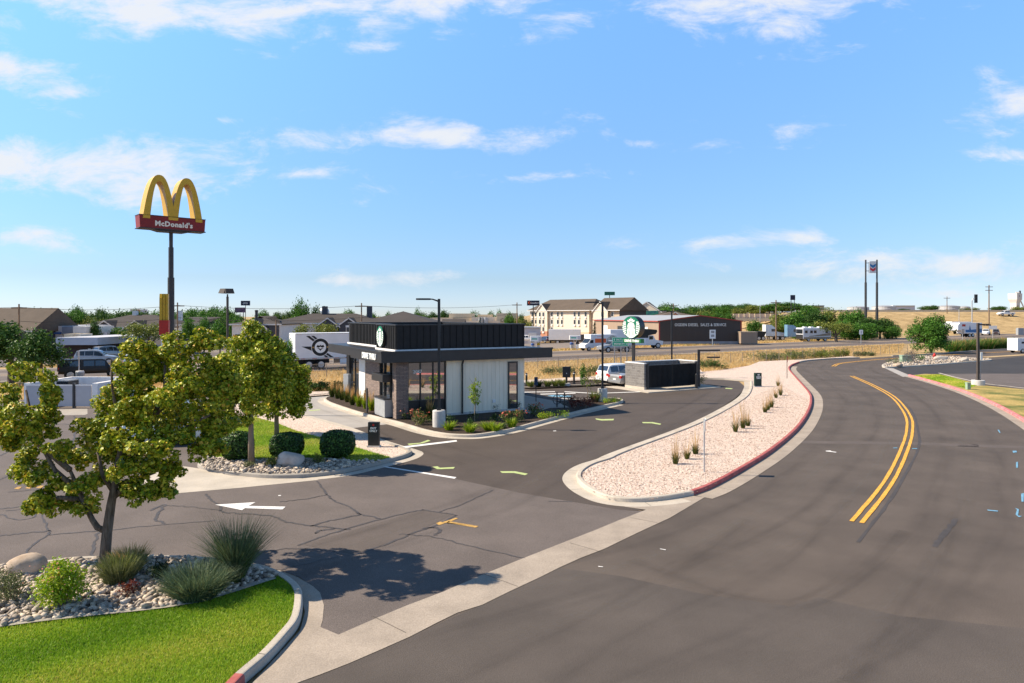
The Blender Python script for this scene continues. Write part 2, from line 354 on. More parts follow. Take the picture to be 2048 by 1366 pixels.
# new drive-through asphalt
drive = gp([(906, 957), (1040, 986), (1240, 1020), (1290, 1021), (1190, 1000), (1150, 965), (1160, 940), (1250, 905), (1400, 843), (1470, 797), (1492, 775), (1478, 763), (1448, 760), (1395, 758), (1240, 764), (1049, 772), (800, 784), (685, 788), (618, 792), (560, 812), (660, 850), (786, 896), (824, 912), (765, 934)])
sheet('driveway', drive, .0045, m_new)
lane = gp([(692, 858), (781, 848), (790, 838), (752, 829), (700, 816), (660, 805), (648, 799), (665, 794), (690, 792), (640, 789), (600, 796), (560, 812), (616, 836)])
sheet('concrete_lane', lane, .0085, m_lane)
# concrete valley gutter and apron at the drive mouth
valley = gp([(480, 1400), (505, 1366), (600, 1262), (610, 1225), (600, 1186), (560, 1148), (502, 1137), (559, 1141), (596, 1155), (627, 1174), (640, 1186), (648, 1211), (645, 1242), (641, 1255), (660, 1263), (677, 1270), (750, 1238), (815, 1211), (884, 1185), (960, 1152), (1049, 1116), (1110, 1092), (1187, 1062), (1240, 1040), (1292, 1020), (1250, 1014), (1245, 1008), (1387, 992), (1409, 995), (1340, 1036), (1275, 1066), (1209, 1098), (1160, 1117), (1118, 1136), (1080, 1155), (1020, 1183), (965, 1210), (915, 1226), (874, 1246), (820, 1274), (768, 1297), (699, 1327), (640, 1350), (596, 1366), (540, 1400)])
sheet('valley_gutter', valley, .009, m_valley)
apron = gp([(300, 992), (331, 989), (480, 976), (640, 960), (600, 957), (532, 957), (459, 951), (395, 937), (350, 930), (280, 945)])
sheet('concrete_apron', apron, .009, m_conc)
# dumpster pad on the left lot
sheet('concrete_pad', gp([(40, 820), (175, 818), (175, 828), (170, 830), (60, 832), (30, 830)]), .009, m_conc2)
# ---- near lawn island
A_out = catmull(gp([(440, 1420), (490, 1366), (537, 1324), (575, 1282), (599, 1249), (606, 1211), (602, 1186), (582, 1166), (543, 1146), (502, 1136.5), (428, 1126), (366, 1122), (293, 1121), (157, 1124), (99, 1131), (0, 1140), (-160, 1155)]), 6)
kerb('kerb', A_out, m_conc, .17, .15)
red0 = catmull(gp([(415, 1452), (440, 1420), (490, 1366)]), 6); kerb('red_kerb', offset(red0, -.004), m_red, .176, .152)
MOW = gp([(-200, 1272), (0, 1251), (85, 1240), (205, 1227), (308, 1216), (393, 1203), (461, 1184), (513, 1167), (548, 1156)], .13)
A_in = offset(A_out, .168)
i_split = min(range(len(A_in)), key=lambda i: (A_in[i] - MOW[-1]).length)
lawn_poly = [Vector((-16, 4)), Vector((-16, MOW[0].y))] + MOW + A_in[:i_split + 1][::-1] + [Vector((-6, 6))]
rock_poly = MOW + A_in[i_split:] + [Vector((A_in[-1].x - 2, MOW[0].y))]
sheet('lawn_soil', lawn_poly, .105, m_turf); sheet('rock_bed_soil', rock_poly, .108, m_rbed)
ribbon('mow_strip', catmull(MOW, 5), .2, .150, m_conc2)
# ---- mid island
B_out = catmull(gp([(424, 915), (400, 926), (396, 936), (420, 943), (459, 950), (532, 957), (606, 956), (685, 947), (761, 929.5), (806, 918), (822, 911), (824, 907), (808, 900), (786, 893)]), 6)
kerb('kerb', B_out, m_conc2, .17, .15)
ribbon('gutter', catmull(gp([(606, 957), (685, 948), (761, 930.5), (806, 919), (823, 912), (826, 906), (810, 900), (786, 893), (735, 876), (697, 860), (659, 848), (616, 836), (583, 824), (548, 811)]), 6), .42, .0095, m_conc, side=-.22)
B_in = offset(B_out, .168)
gl = gp([(786, 893), (735.5, 876), (697, 860), (659, 848), (616, 835.5), (583, 824), (545, 810), (480, 806), (440, 830), (420, 870), (418, 900)], .06)
sheet('gravel_bed', B_in + gl, .09, m_gravel)
B_lawn = gp([(440, 905), (450, 838), (500, 832), (553, 846), (591, 861), (634, 873), (707, 893), (781, 915), (740, 924), (640, 920), (560, 920), (470, 926), (425, 915)], .12)
sheet('lawn_soil', B_lawn, .118, m_turf)
B_rock = B_in[6:54] + gp([(760, 920), (740, 924), (640, 919), (560, 919), (470, 922), (425, 914)], .12)
sheet('rock_bed_soil', gp([(402, 931), (425, 914), (470, 921), (560, 918), (640, 918), (710, 921), (760, 923), (700, 936), (640, 946), (540, 949), (470, 945), (410, 937)], .13), .124, m_rbed)
# ---- cafe island
C_out = catmull(gp([(720, 787), (680, 791), (655, 796), (647.5, 801), (652, 806), (665.5, 812), (706.5, 826), (747.5, 837.7), (790, 848), (814, 855), (847, 865), (886, 872.5), (921, 875), (960, 874), (1020, 864), (1076, 849), (1154, 828), (1205, 816), (1240, 808), (1247, 803.5), (1238, 800), (1214, 799.5), (1160, 802), (1105, 804), (1049, 794)]), 6)
kerb('kerb', C_out, m_conc, .17, .15)
ribbon('gutter', C_out[12:108], .42, .0095, m_conc, side=-.21)
C_in = offset(C_out, .168)
sheet('mulch_bed', C_in + gp([(900, 782)], .13), .125, m_mulch)
sheet('pavement', gp([(1049, 791), (1049, 824), (1060, 827), (1100, 816), (1139, 815), (1112, 803), (1090, 799)], .13), .137, m_conc2)
# ---- pink gravel island between drive and street
D_tip = catmull(gp([(1500, 764), (1500, 778), (1484.5, 800), (1403, 846), (1251, 905), (1215, 921), (1181, 932), (1160, 944), (1152, 957), (1160, 971), (1181, 986), (1215, 1000), (1265, 1005.5), (1330, 1001), (1388, 991)]), 8)
kerb('kerb', D_tip, m_conc, .17, .15)
kerb('red_kerb', REDK[:101], m_red, .17, .15); kerb('kerb', REDK[100:], m_conc2, .17, .15)
ribbon('gutter', D_tip[:-4], .5, .0098, m_conc, side=-.25)
ribbon('gutter', REDK[:92], .66, .0098, m_valley, side=-.33)
D_poly = offset(D_tip, .168)[:-1] + offset(REDK, .168) + gp([(1700, 713), (1642, 716.5), (1609, 719.5), (1568, 721), (1519, 723.5), (1498, 732), (1476, 735), (1443, 737.5), (1401, 740), (1320, 745), (1202, 752.5), (1049, 761), (685, 782.5), (618, 784.5), (540, 788), (540, 797), (620, 793), (685, 788.5), (1049, 767), (1202, 759.5), (1320, 756), (1395, 756), (1448, 757), (1480, 760)], .06)
sheet('gravel_bed', D_poly, .10, m_gravel)
kerb('kerb', catmull(gp([(540, 797.5), (620, 793.5), (685, 789), (1049, 768), (1202, 760.5), (1320, 758), (1395, 758), (1448, 759.5), (1485, 762.5), (1500, 764)]), 4), m_conc2, .17, .14)
# planting strip by the order lane
sheet('mulch_bed', gp([(1040, 774), (1040, 769), (1200, 761.5), (1330, 759), (1330, 763), (1200, 770), (1060, 776.5)], .1), .10, m_mulch)
kerb('kerb', gp([(1036, 777), (1060, 777), (1120, 773.5), (1200, 770.5), (1240, 768)]), m_conc2, .17, .13)
# ---- far kerb of the street and right-hand side
kerb('kerb', FARK[30:], m_conc2, .2, .14)
PK = catmull(gp([(1816, 752), (1850, 761), (1889, 772.5), (1935, 788), (1986, 810), (2048, 845), (2130, 905), (2260, 1040)]), 6)
kerb('faded_red_kerb', PK, m_pinkk, .2, .15)
ribbon('gutter', PK, .55, .0098, m_valley, side=-.27)
sheet('concrete_crossing', gp([(1768, 735.5), (1786, 736.5), (1822, 752), (1806, 754)]), .0105, m_lane)
sheet('side_lot', gp([(1780, 736), (1808, 735), (1884, 730), (1977, 723), (1990, 719), (2048, 713), (2300, 700), (2300, 745), (2048, 748), (1878, 748), (1830, 752)]), .005, m_dark)
sheet('side_parking', gp([(1876, 747.6), (2048, 747.4), (2500, 747), (2500, 830), (2048, 781), (1955, 768), (1905, 757)]), .007, m_lot)
R_in = offset(PK, .198)
R_lawn = R_in + gp([(2300, 900), (2200, 800), (2048, 779), (1965, 771), (1935, 762.5), (1903, 754), (1878, 749), (1850, 748), (1826, 750.5)], .1)
m_rl = mat('patchy_lawn', (.09, .16, .02), .95, .4, .28, col2=(.55, .37, .13), bump=.6, fine=.35, fscale=9, detail=9)
sheet('verge', R_lawn, .12, m_rl)
ribbon('kerb_strip', catmull(gp([(1878, 748.5), (1905, 756), (1935, 763), (1960, 769), (2048, 779.5), (2200, 800)]), 4), .25, .14, m_conc)
E_out = catmull(gp([(1764, 733), (1770, 735.8), (1808, 734.6), (1884, 729.6), (1940, 725), (1977, 722), (1984, 720.3), (1970, 719), (1905, 715), (1860, 713.5), (1815, 715.5), (1790, 721.5), (1767, 729.5)]), 5, True)
kerb('kerb', E_out, m_conc, .2, .14, closed=True)
sheet('rock_bed_soil', offset(E_out, .19, True), .11, m_rbed)
ribbon('verge', gp([(1964, 715), (2048, 709.8), (2300, 697)]), 1.6, .03, m_soil)
# ---- highway behind the fence
HN = catmull([Vector((-140, 8)), Vector((-95, 34)), Vector((-60, 54)), Vector((-38.9, 66)), Vector((-21.9, 74.5)), Vector((1, 88.4)), Vector((33, 112)), Vector((80.8, 145.5)), Vector((150, 197)), Vector((260, 284)), Vector((420, 410))], 6)
HW = 18.5
ribbon('highway', HN, HW, .0, m_hw, side=HW / 2)
ribbon('highway_lane', HN, 5.6, .005, m_hwlane, side=4.6)
ribbon('highway_lane', HN, 3.6, .005, m_hwlane, side=14.4)
for sd_ in (1.4, 9.2): ribbon('edge_line', HN, .14, .010, m_white if sd_ < 5 else m_yel, side=sd_)
# service yards beyond the highway
sheet('yard', offset(HN[12:38], HW + 6) + [Vector((78, 190)), Vector((40, 185)), Vector((10, 150)), Vector((-55, 118))], .004 - .03, m_hw)
sheet('yard', offset(HN[2:20], HW + 4)[4:] + [Vector((-12, 112)), Vector((-50, 112)), Vector((-100, 80))], .002, m_lot)
# ---- paint
YC = catmull(gp([(1703, 1043), (1757, 979), (1786.5, 932), (1807, 885), (1813, 861.6), (1813, 838), (1801, 815), (1780.6, 793), (1742.5, 771), (1700, 752)]), 8)
ribbon('centre_line', YC, .125, .013, m_yel, side=.0, jag=.008); ribbon('centre_line', YC, .125, .013, m_yel, side=-.27, jag=.008)
YF = catmull(gp([(1669, 733), (1684, 727), (1728, 722), (1772, 718.3), (1850, 713.3), (1950, 707.2), (2048, 702)]), 6)
ribbon('centre_line', YF, .14, .013, m_yel); ribbon('centre_line', YF, .14, .013, m_yel, side=.3)
def arrow(px): sheet('arrow_marking', gp(px), .012, m_white)
arrow([(430, 1010), (511, 1005), (497, 1012.5), (571, 1014), (565, 1019.5), (490, 1017), (484, 1021)])
for a in ([(765, 934), (772, 933.5), (913, 955), (909, 958)], [(800, 894), (913, 880.5), (914, 883.5), (812, 896)]): sheet('stop_line', gp(a), .012, m_white)
for a in ([(815, 888), (840, 886), (856, 880), (861, 882), (846, 887), (818, 890.5)], [(865, 934), (875, 933), (880, 936), (910, 934.5), (907, 938), (874, 939)], [(1000, 943), (1030, 943), (1056, 948), (1050, 951), (1028, 946.5), (1004, 946.5)],
          [(1191, 837), (1203, 838.5), (1228, 838), (1227, 841), (1203, 841.5), (1192, 839.5)], [(1284, 844.5), (1305, 844.5), (1323, 848), (1320, 850), (1303, 847), (1286, 846.8)], [(1452, 776), (1466, 777), (1463, 778.5), (1450, 777.5)], [(616, 821), (640, 819), (641, 820.5), (620, 822.5)]):
    sheet('kerb_arrow_mark', gp(a), .012, m_lime)
for a in ([(872, 1047), (880, 1044), (885, 1045), (912, 1036), (916, 1037.5), (893, 1047), (897, 1043), (957, 1053), (952, 1056), (893, 1046), (878, 1051)],): sheet('worn_marking', gp(a), .012, m_oldyel)
for i in range(5): sheet('worn_marking', gp([(28 + 22 * i, 978 - i), (36 + 22 * i, 974 - i), (44 + 22 * i, 974 - i), (38 + 22 * i, 979 - i)]), .012, m_oldyel)
for a in ([(1786, 896), (1795, 895.5), (1794, 897), (1787, 897)], [(1824, 897), (1835, 897), (1834, 898.4), (1825, 898)], [(1974, 1020), (1996, 1022), (1996, 1024), (1976, 1022)], [(2030, 1017), (2038, 1019), (2036, 1032), (2044, 1033), (2038, 1035), (2031, 1030), (2034, 1020)],
          [(2032, 925), (2036, 924), (2036, 936), (2032, 936)], [(2025, 902), (2033, 902), (2034, 905), (2026, 906)], [(2042, 988), (2048, 987), (2047, 1004), (2043, 1004)], [(1995, 860), (1998, 860), (2001, 866), (1999, 866)], [(1355, 962), (1375, 961), (1376, 964), (1358, 965)]):
    sheet('survey_mark', gp(a), .0135, m_blue)
for a in ([(1651, 902), (1661, 901.6), (1663, 903), (1673, 904.6), (1672, 905.6), (1660, 904), (1652, 903.2)], [(556, 991), (562, 990.8), (562, 992.2), (557, 992.4)], [(1106, 862), (1112, 861.6), (1113, 862.6), (1107, 863)], [(1320, 1098), (1332, 1100), (1331, 1101), (1320, 1099)], [(1196, 1133), (1206, 1134), (1206, 1135), (1197, 1134.4)]): sheet('worn_marking', gp(a), .0125, m_white)
# disabled bay blue pad and bay lines by the cafe
sheet('bay_marking', gp([(1094, 792), (1110, 789.5), (1146, 792), (1140, 794.5), (1110, 794)]), .012, m_blue)
for a in ([(1049, 784), (1110, 783), (1110, 784), (1049, 785.2)], [(1080, 788), (1150, 786), (1152, 787.2), (1082, 789.3)], [(1130, 783), (1215, 788), (1213, 789), (1128, 784)], [(1205, 786), (1290, 783), (1290, 784), (1205, 787)], [(1120, 797), (1150, 797.5), (1150, 798.6), (1122, 798)]):
    sheet('bay_marking', gp(a), .012, m_white)
# ---- tar-sealed cracks, patch, utility trench, skid marks
sheet('asphalt_patch', gp([(606, 1090), (835, 1023), (850, 1021), (905, 1030), (823, 1070), (708, 1110)]), .0068, m_patch)
CR = [[(634, 962), (655, 990), (665, 1000), (700, 1015), (715, 1026), (722, 1029), (760, 1038)], [(655, 990), (600, 1000), (560, 1004)], [(722, 1029), (660, 1042), (620, 1053)], [(440, 1010), (445, 1024), (480, 1028), (540, 1032), (575, 1045), (630, 1052), (700, 1060)],
      [(596, 1092), (660, 1068), (780, 1034), (836, 1022), (855, 1021), (912, 1031)], [(912, 1031), (870, 1052), (824, 1068), (770, 1090), (710, 1110)], [(797, 1068), (850, 1072), (900, 1082), (960, 1098), (1050, 1117)], [(845, 1058), (868, 1056), (880, 1062), (868, 1072)],
      [(880, 1024), (930, 1006), (985, 981)], [(0, 1018), (60, 1012), (100, 1008)], [(15, 985), (90, 979), (150, 977)], [(40, 1130), (60, 1095), (92, 1072), (97, 1060), (86, 1036), (80, 1005)], [(0, 1072), (60, 1066), (100, 1062)], [(178, 1122), (188, 1092), (195, 1065)],
      [(100, 1070), (200, 1062), (330, 1050), (430, 1042)], [(300, 1022), (330, 1010), (310, 1036), (330, 1048)], [(330, 1012), (380, 1014), (440, 1022)], [(412, 988), (425, 1002), (440, 1010)], [(0, 960), (30, 945), (60, 930)], [(0, 912), (20, 900), (12, 886)], [(500, 1110), (560, 1100), (600, 1098), (640, 1104)],
      [(560, 1140), (600, 1130), (680, 1112)], [(610, 1098), (650, 1100), (700, 1112)], [(630, 1068), (640, 1062), (668, 1058)], [(1095, 1003), (1145, 1004)], [(150, 905), (148, 880), (152, 845), (148, 832)], [(110, 850), (130, 848), (150, 852)], [(0, 1030), (40, 1040), (70, 1032), (50, 1020), (10, 1022)]]
for c in CR:
    P = catmull(gp(c), 7); P = [p + Vector((random.gauss(0, .02), random.gauss(0, .03))) for p in P]
    ribbon('crack_seal', P, random.uniform(.045, .09), .0105, m_crack, jag=.014)
ribbon('trench_patch', gp([(1590, 884), (1830, 887), (2100, 897)]), .75, .004, m_patch, jag=.03)
ribbon('skid_mark', catmull(gp([(1715, 1085), (1790, 985), (1833, 905), (1838, 870), (1822, 820), (1785, 788)]), 8), .10, .0045, m_skid, jag=.02)
ribbon('skid_mark', catmull(gp([(1868, 1094), (1890, 1066), (1912, 1038)]), 6), .14, .0045, m_skid, jag=.03)

# ---- worn wheel tracks (soft edged, broken by noise), joints in the concrete
def trackmat(name, col, amax):
    m = mat(name, col, .8, .15, 2.); t = m.node_tree; nd = t.nodes; tcn = nd.new('ShaderNodeTexCoord'); sx = nd.new('ShaderNodeSeparateXYZ'); t.links.new(tcn.outputs['UV'], sx.inputs[0])
    def ma(op, a, c=0.):
        n = nd.new('ShaderNodeMath'); n.operation = op
        for i, v in enumerate((a, c)):
            if isinstance(v, (int, float)): n.inputs[i].default_value = v
            else: t.links.new(v, n.inputs[i])
        return n.outputs[0]
    e = ma('SUBTRACT', 1., ma('ABSOLUTE', ma('SUBTRACT', ma('MULTIPLY', sx.outputs[1], 2.), 1.))); e = ma('POWER', e, .8); n = nd.new('ShaderNodeTexNoise'); n.inputs['Scale'].default_value = 1.; n.inputs['Detail'].default_value = 7.
    mp = nd.new('ShaderNodeMapping'); mp.inputs['Scale'].default_value = (.22, 2.5, 1); t.links.new(tcn.outputs['UV'], mp.inputs[0]); t.links.new(mp.outputs[0], n.inputs['Vector'])
    r = nd.new('ShaderNodeMapRange'); r.inputs['From Min'].default_value = .35; r.inputs['From Max'].default_value = .68; t.links.new(n.outputs['Fac'], r.inputs[0]); t.links.new(ma('MULTIPLY', ma('MULTIPLY', e, r.outputs[0]), amax), nd['Principled BSDF'].inputs['Alpha']); return m
m_trk = trackmat('tyre_wear', (.034, .030, .029), .15); m_pale = trackmat('pale_wear', (.19, .165, .145), .2)
def track(P, w, side, z, m):
    o = ribbon('tyre_track', P, w, z, m, side=side); n = len(P); u = 0.; us = [0.]
    for a, c in zip(P, P[1:]): u += (c - a).length; us.append(u)
    uv = o.data.uv_layers.new(name='uv')
    for pl in o.data.polygons:
        for li in pl.loop_indices: vi = o.data.loops[li].vertex_index; uv.data[li].uv = (us[vi % n] + side * 9, 0. if vi < n else 1.)
LANE = catmull([Vector((-13.5, 4)), Vector((-4, 9.8)), Vector((5, 15.6))] + gp([(1703, 1043), (1757, 979), (1790, 932), (1812, 880), (1815, 850), (1803, 815), (1780.6, 793), (1742.5, 771), (1700, 752), (1672, 738), (1684, 727), (1728, 722), (1772, 718), (1850, 713)]), 8)
for i, (sd_, w, m) in enumerate([(1.5, .8, m_trk), (3.3, .8, m_trk), (2.4, .7, m_pale), (4.4, .8, m_pale), (-1.6, .8, m_trk), (-3.5, .9, m_trk), (-2.5, .8, m_pale), (-5.0, 1.0, m_pale), (.7, .5, m_pale)]): track(LANE, w, sd_, .0022 + i * .0003, m)
SLP = catmull(gp([(560, 1135), (760, 1075), (960, 1010), (1070, 960), (1130, 925), (1240, 880), (1380, 820), (1440, 785)]), 7)
for i, (sd_, w, m) in enumerate([(.8, .7, m_trk), (-.9, .7, m_trk), (0, .6, m_pale)]): track(SLP, w, sd_, .0072 + i * .0003, m)
DLP = catmull(gp([(640, 797), (640, 806), (690, 826), (760, 848), (850, 890), (960, 925)]), 7)
for i, sd_ in enumerate((.75, -.75)): track(DLP, .5, sd_, .0098 + i * .0003, m_trk)
for i, c in enumerate([[(1260, 1120), (1500, 1200), (1660, 1180), (1800, 1060)], [(1100, 1366), (1300, 1250), (1560, 1130), (1700, 1000)], [(900, 1366), (1250, 1200), (1500, 1040)], [(1700, 1366), (1860, 1150), (1930, 1000)]]): track(catmull(gp(c), 8), .7, 0, .0052 + i * .0003, m_trk)
m_joint = mat('concrete_joint', (.07, .06, .05), .9, .2, 4.)
def joints(P, s0, s1, step, z, name='joint'):
    u = 0.; nx = step * .5; b = MB(); k = 0
    for a, c in zip(P, P[1:]):
        L = (c - a).length
        while nx < u + L and L > 0:
            p = a.lerp(c, (nx - u) / L); t_ = (c - a).normalized(); nn = Vector((-t_.y, t_.x)); w = t_ * .008; q = [p + nn * s0 - w, p + nn * s1 - w, p + nn * s1 + w, p + nn * s0 + w]; b.add([(v.x, v.y, z) for v in q], [(0, 1, 2, 3)]); k += 1; nx += step
        u += L
    if k: struct(b.build(name, m_joint))
VAL = gp([(640, 1308), (768, 1252), (925, 1190), (1100, 1122), (1240, 1068), (1340, 1016)]); joints(VAL, -.55, .5, 3.1, .0115)
for P_k in (A_out, B_out, C_out, D_tip, REDK, PK): joints(P_k, .05, .165, 2.9, .153)
joints(REDK[:92], -.65, -.02, 3., .0118); joints(C_out[12:108], -.41, -.02, 3., .0118); joints(D_tip[:-4], -.48, -.02, 2.8, .0118)
# ================================================================ cafe and the things of its forecourt
m_black = mat('black_metal', (.016, .016, .018), .42, .2, 3., spec=.5)
m_blackm = mat('black_matt_metal', (.014, .014, .015), .62, .2, 3.)
m_soffit = mat('dark_soffit', (.022, .020, .020), .6, .2, 3.)
m_bronze = mat('bronze_paint', (.075, .058, .048), .55, .15, 4.)
m_grey = mat('grey_metal', (.30, .31, .32), .45, .1, 4., spec=.5)
m_galv = mat('galvanised_steel', (.42, .43, .44), .45, .15, 6., metal=.4)
m_flash = mat('white_flashing', (.75, .72, .70), .6, .08, 4.)
m_board = mat('white_board_siding', (.86, .76, .60), .75, .06, 2., stretch=(2, 2, .3))
m_lightp = mat('cream_panel', (.74, .70, .64), .7, .06, 2.)
m_glass = glassmat('dark_glass'); m_mirror = mat('window_glass', (.035, .04, .045), .02, .05, 1., spec=1.0, metal=0.)
m_mirror.node_tree.nodes['Principled BSDF'].inputs['IOR'].default_value = 2.6
m_green = mat('sign_green', (.0, .16, .085), .5, .06, 3.); m_dgreen = mat('dark_green_panel', (.012, .035, .026), .5, .1, 3.)
m_sgreen = mat('road_sign_green', (.005, .36, .24), .45, .05, 3.)
m_swhite = mat('sign_white', (.82, .82, .80), .5, .04, 3.); m_lettr = mat('letter_white', (.85, .85, .82), .5, .04, 3.)
m_basec = mat('cast_concrete', (.52, .50, .48), .9, .15, 2.5, bump=.3, fine=.12, fscale=25, detail=8)
def brickmat(name, c1, c2, mortar, bw, bh, rot=False, bump=.6, off=.5, msize=.012):
    m = bpy.data.materials.new(name); m.use_nodes = True; t = m.node_tree; nd = t.nodes; b = nd['Principled BSDF']; b.inputs['Roughness'].default_value = .9
    tcn = nd.new('ShaderNodeTexCoord'); sx = nd.new('ShaderNodeSeparateXYZ'); t.links.new(tcn.outputs['Object'], sx.inputs[0])
    ad = nd.new('ShaderNodeMath'); t.links.new(sx.outputs[0], ad.inputs[0]); t.links.new(sx.outputs[1], ad.inputs[1])
    cb = nd.new('ShaderNodeCombineXYZ'); t.links.new(ad.outputs[0], cb.inputs[0]); t.links.new(sx.outputs[2], cb.inputs[1])
    br = nd.new('ShaderNodeTexBrick'); br.inputs['Scale'].default_value = 1; br.inputs['Brick Width'].default_value = bw; br.inputs['Row Height'].default_value = bh
    br.inputs['Mortar Size'].default_value = msize; br.inputs['Color1'].default_value = lin(c1); br.inputs['Color2'].default_value = lin(c2); br.inputs['Mortar'].default_value = lin(mortar); br.offset = off
    t.links.new(cb.outputs[0], br.inputs['Vector'])
    n = nd.new('ShaderNodeTexNoise'); n.inputs['Scale'].default_value = 9; t.links.new(tcn.outputs['Object'], n.inputs['Vector'])
    mr = nd.new('ShaderNodeMapRange'); mr.inputs['To Min'].default_value = .6; mr.inputs['To Max'].default_value = 1.4; t.links.new(n.outputs['Fac'], mr.inputs[0])
    mx = nd.new('ShaderNodeVectorMath'); mx.operation = 'SCALE'; t.links.new(br.outputs['Color'], mx.inputs[0]); t.links.new(mr.outputs[0], mx.inputs['Scale'])
    t.links.new(mx.outputs[0], b.inputs['Base Color'])
    bp = nd.new('ShaderNodeBump'); bp.inputs['Strength'].default_value = bump; bp.inputs['Distance'].default_value = .02; bp.invert = True
    t.links.new(br.outputs['Fac'], bp.inputs['Height']); t.links.new(bp.outputs[0], b.inputs['Normal']); return m
m_brick = brickmat('grey_brown_brick', (.30, .22, .185), (.19, .14, .12), (.10, .08, .07), .42, .075)
m_block = brickmat('split_face_block', (.21, .195, .185), (.135, .125, .12), (.28, .265, .25), .42, .2, bump=.9)
def emblem(r, parent, M, thick=.16):
    """round green and white emblem disc: crowned figure with wavy hair and striped tails; local disc plane x-z facing -y"""
    b = MB(); n = 40
    b.prism([(r * cos(2 * pi * i / n), r * sin(2 * pi * i / n)) for i in range(n)], -thick, 0, M=M @ Matrix.Rotation(R(90), 4, 'X')); d = b.build('disc', m_black, parent)
    def flat(name, polys, mm, y):
        q = MB()
        for p in polys: q.prism([(x * r, z * r) for x, z in p], 0, .006, M=M @ Matrix.Translation((0, y, 0)) @ Matrix.Rotation(R(90), 4, 'X'))
        return q.build(name, mm, d, tri=True)
    circ = lambda q, k=40: [(q * cos(2 * pi * i / k), q * sin(2 * pi * i / k)) for i in range(k)]
    flat('green_field', [circ(.985)], m_green, -.001)
    mir = lambda p: [(-x, z) for x, z in p]
    hair = [(0, .44), (-.2, .42), (-.33, .3), (-.4, .1), (-.36, -.1), (-.46, -.3), (-.42, -.5), (-.56, -.72), (-.36, -.86), (-.2, -.95), (0, -.975), (.2, -.95), (.36, -.86), (.56, -.72), (.42, -.5), (.46, -.3), (.36, -.1), (.4, .1), (.33, .3), (.2, .42)]
    crown = [(-.34, .47), (-.42, .68), (-.26, .6), (-.2, .78), (-.09, .66), (0, .9), (.09, .66), (.2, .78), (.26, .6), (.42, .68), (.34, .47), (0, .54)]
    tails = []
    for i in range(7):
        z = .42 - i * .17; x1 = -.52 - .02 * abs(3 - i); x0 = -sqrt(max(.05, .955 ** 2 - (z + .06) ** 2))
        p = [(x1, z - .02), (x0, z + .1), (x0 - .0, z + .0), (x1, z - .115)]; tails += [p, mir(p)]
    up = [(-.56, .5), (-.8, .52), (-.9, .3), (-.62, .28)]; tails += [up, mir(up)]
    flat('white_figure', [hair, crown] + tails, m_swhite, -.008)
    eye = [(-.17, .13), (-.06, .12), (-.07, .16), (-.15, .175)]; mouth = [(-.08, -.12), (0, -.15), (.08, -.12), (0, -.1)]; nose = [(-.02, .1), (.02, .1), (.035, -.04), (-.03, -.03)]
    w1 = [(-.22, .25), (-.26, .05), (-.2, -.2), (-.3, -.5), (-.26, -.78), (-.29, -.78), (-.335, -.5), (-.24, -.2), (-.3, .05)]
    w2 = [(-.1, -.3), (-.16, -.55), (-.1, -.85), (-.13, -.85), (-.2, -.55), (-.14, -.3)]
    flat('face_lines', [eye, mir(eye), mouth, nose, w1, mir(w1), w2, mir(w2)], m_green, -.016)
    return d
KX, KY = -6.5, 39.3; AL = R(29)
cafe = thing('drive_through_cafe', 'black and white drive-through cafe with ribbed black parapet and round green emblem', 'cafe', (KX, KY, .15), AL)
b = MB(); b.box(3.1, 8.3, .06, .3, .0, 3.2); b.box(8.06, 8.3, .3, 13.3, 0, 3.2)
for i in range(19): b.box(3.18 + i * .285, 3.205 + i * .285, .044, .06, .12, 3.15)
for i in range(44): b.box(8.3, 8.314, .5 + i * .29, .52 + i * .29, .12, 3.15)
b.build('wall', m_board, cafe)
b = MB(); b.box(3.1, 8.34, .02, .05, -.02, .11); b.box(8.315, 8.34, .05, 13.3, -.02, .11); b.build('foundation_trim', m_basec, cafe)
b = MB(); b.box(0, .72, 0, .5, 0, 3.2); b.box(-.004, .4, .5, .62, 0, 3.2); b.build('brick_pier', m_brick, cafe)
b = MB(); b.box(0, .5, 2.95, 3.4, 0, 3.2); b.box(.5, .92, 3.0, 3.4, 0, 3.2); b.build('brick_pier', m_brick, cafe)
b = MB(); b.box(.9, 1.2, 3.4, 8.6, 0, 3.2); b.build('brick_wall', m_brick, cafe)
b = MB(); b.box(.86, 1.2, 8.6, 10.0, 0, 3.2); b.build('white_panel', m_lightp, cafe)
b = MB(); b.box(.95, 1.2, 10.0, 12.2, 0, 3.2); g = b.build('window', m_mirror, cafe)
b = MB(); b.box(.8, 1.3, 12.2, 12.9, 0, 3.2); b.box(.9, 1.0, 10.0, 10.1, 0, 3.2); b.box(.9, 1.0, 11.1, 11.16, 0, 3.2); b.build('black_column', m_black, cafe)
b = MB(); b.box(.5, .93, 11.6, 11.7, 1.0, 1.1); b.build('counter_shelf', m_grey, cafe)
# front glazing
b = MB(); b.box(.72, 3.1, .2, .26, .95, 3.2); gl_ = b.build('front_window', m_mirror, cafe)
b = MB()
for u in (.72, 1.48, 2.26, 3.02): b.box(u, u + .07, .14, .2, .0, 3.2)
b.box(.79, 3.02, .15, .2, .9, .97); b.box(.79, 3.02, .15, .2, 3.1, 3.2); b.build('window_frame', m_black, gl_)
b = MB(); b.box(.72, 3.1, .22, .27, 0, .92); b.build('spandrel_panel', m_black, cafe)
text('house_number', '2087', .27, m_lettr, cafe, (1.32, .135, 2.6), (R(90), 0, 0), .01, sx=1.0)
b = MB(); b.box(7.25, 7.75, .005, .04, .2, 2.9); sw = b.build('side_window', m_mirror, cafe)
b = MB(); b.box(7.16, 7.25, -.01, .042, .12, 3.0); b.box(7.75, 7.84, -.01, .042, .12, 3.0); b.box(7.25, 7.75, -.01, .042, 2.9, 3.0); b.box(7.25, 7.75, -.01, .042, .12, .2); b.build('window_frame', m_black, sw)
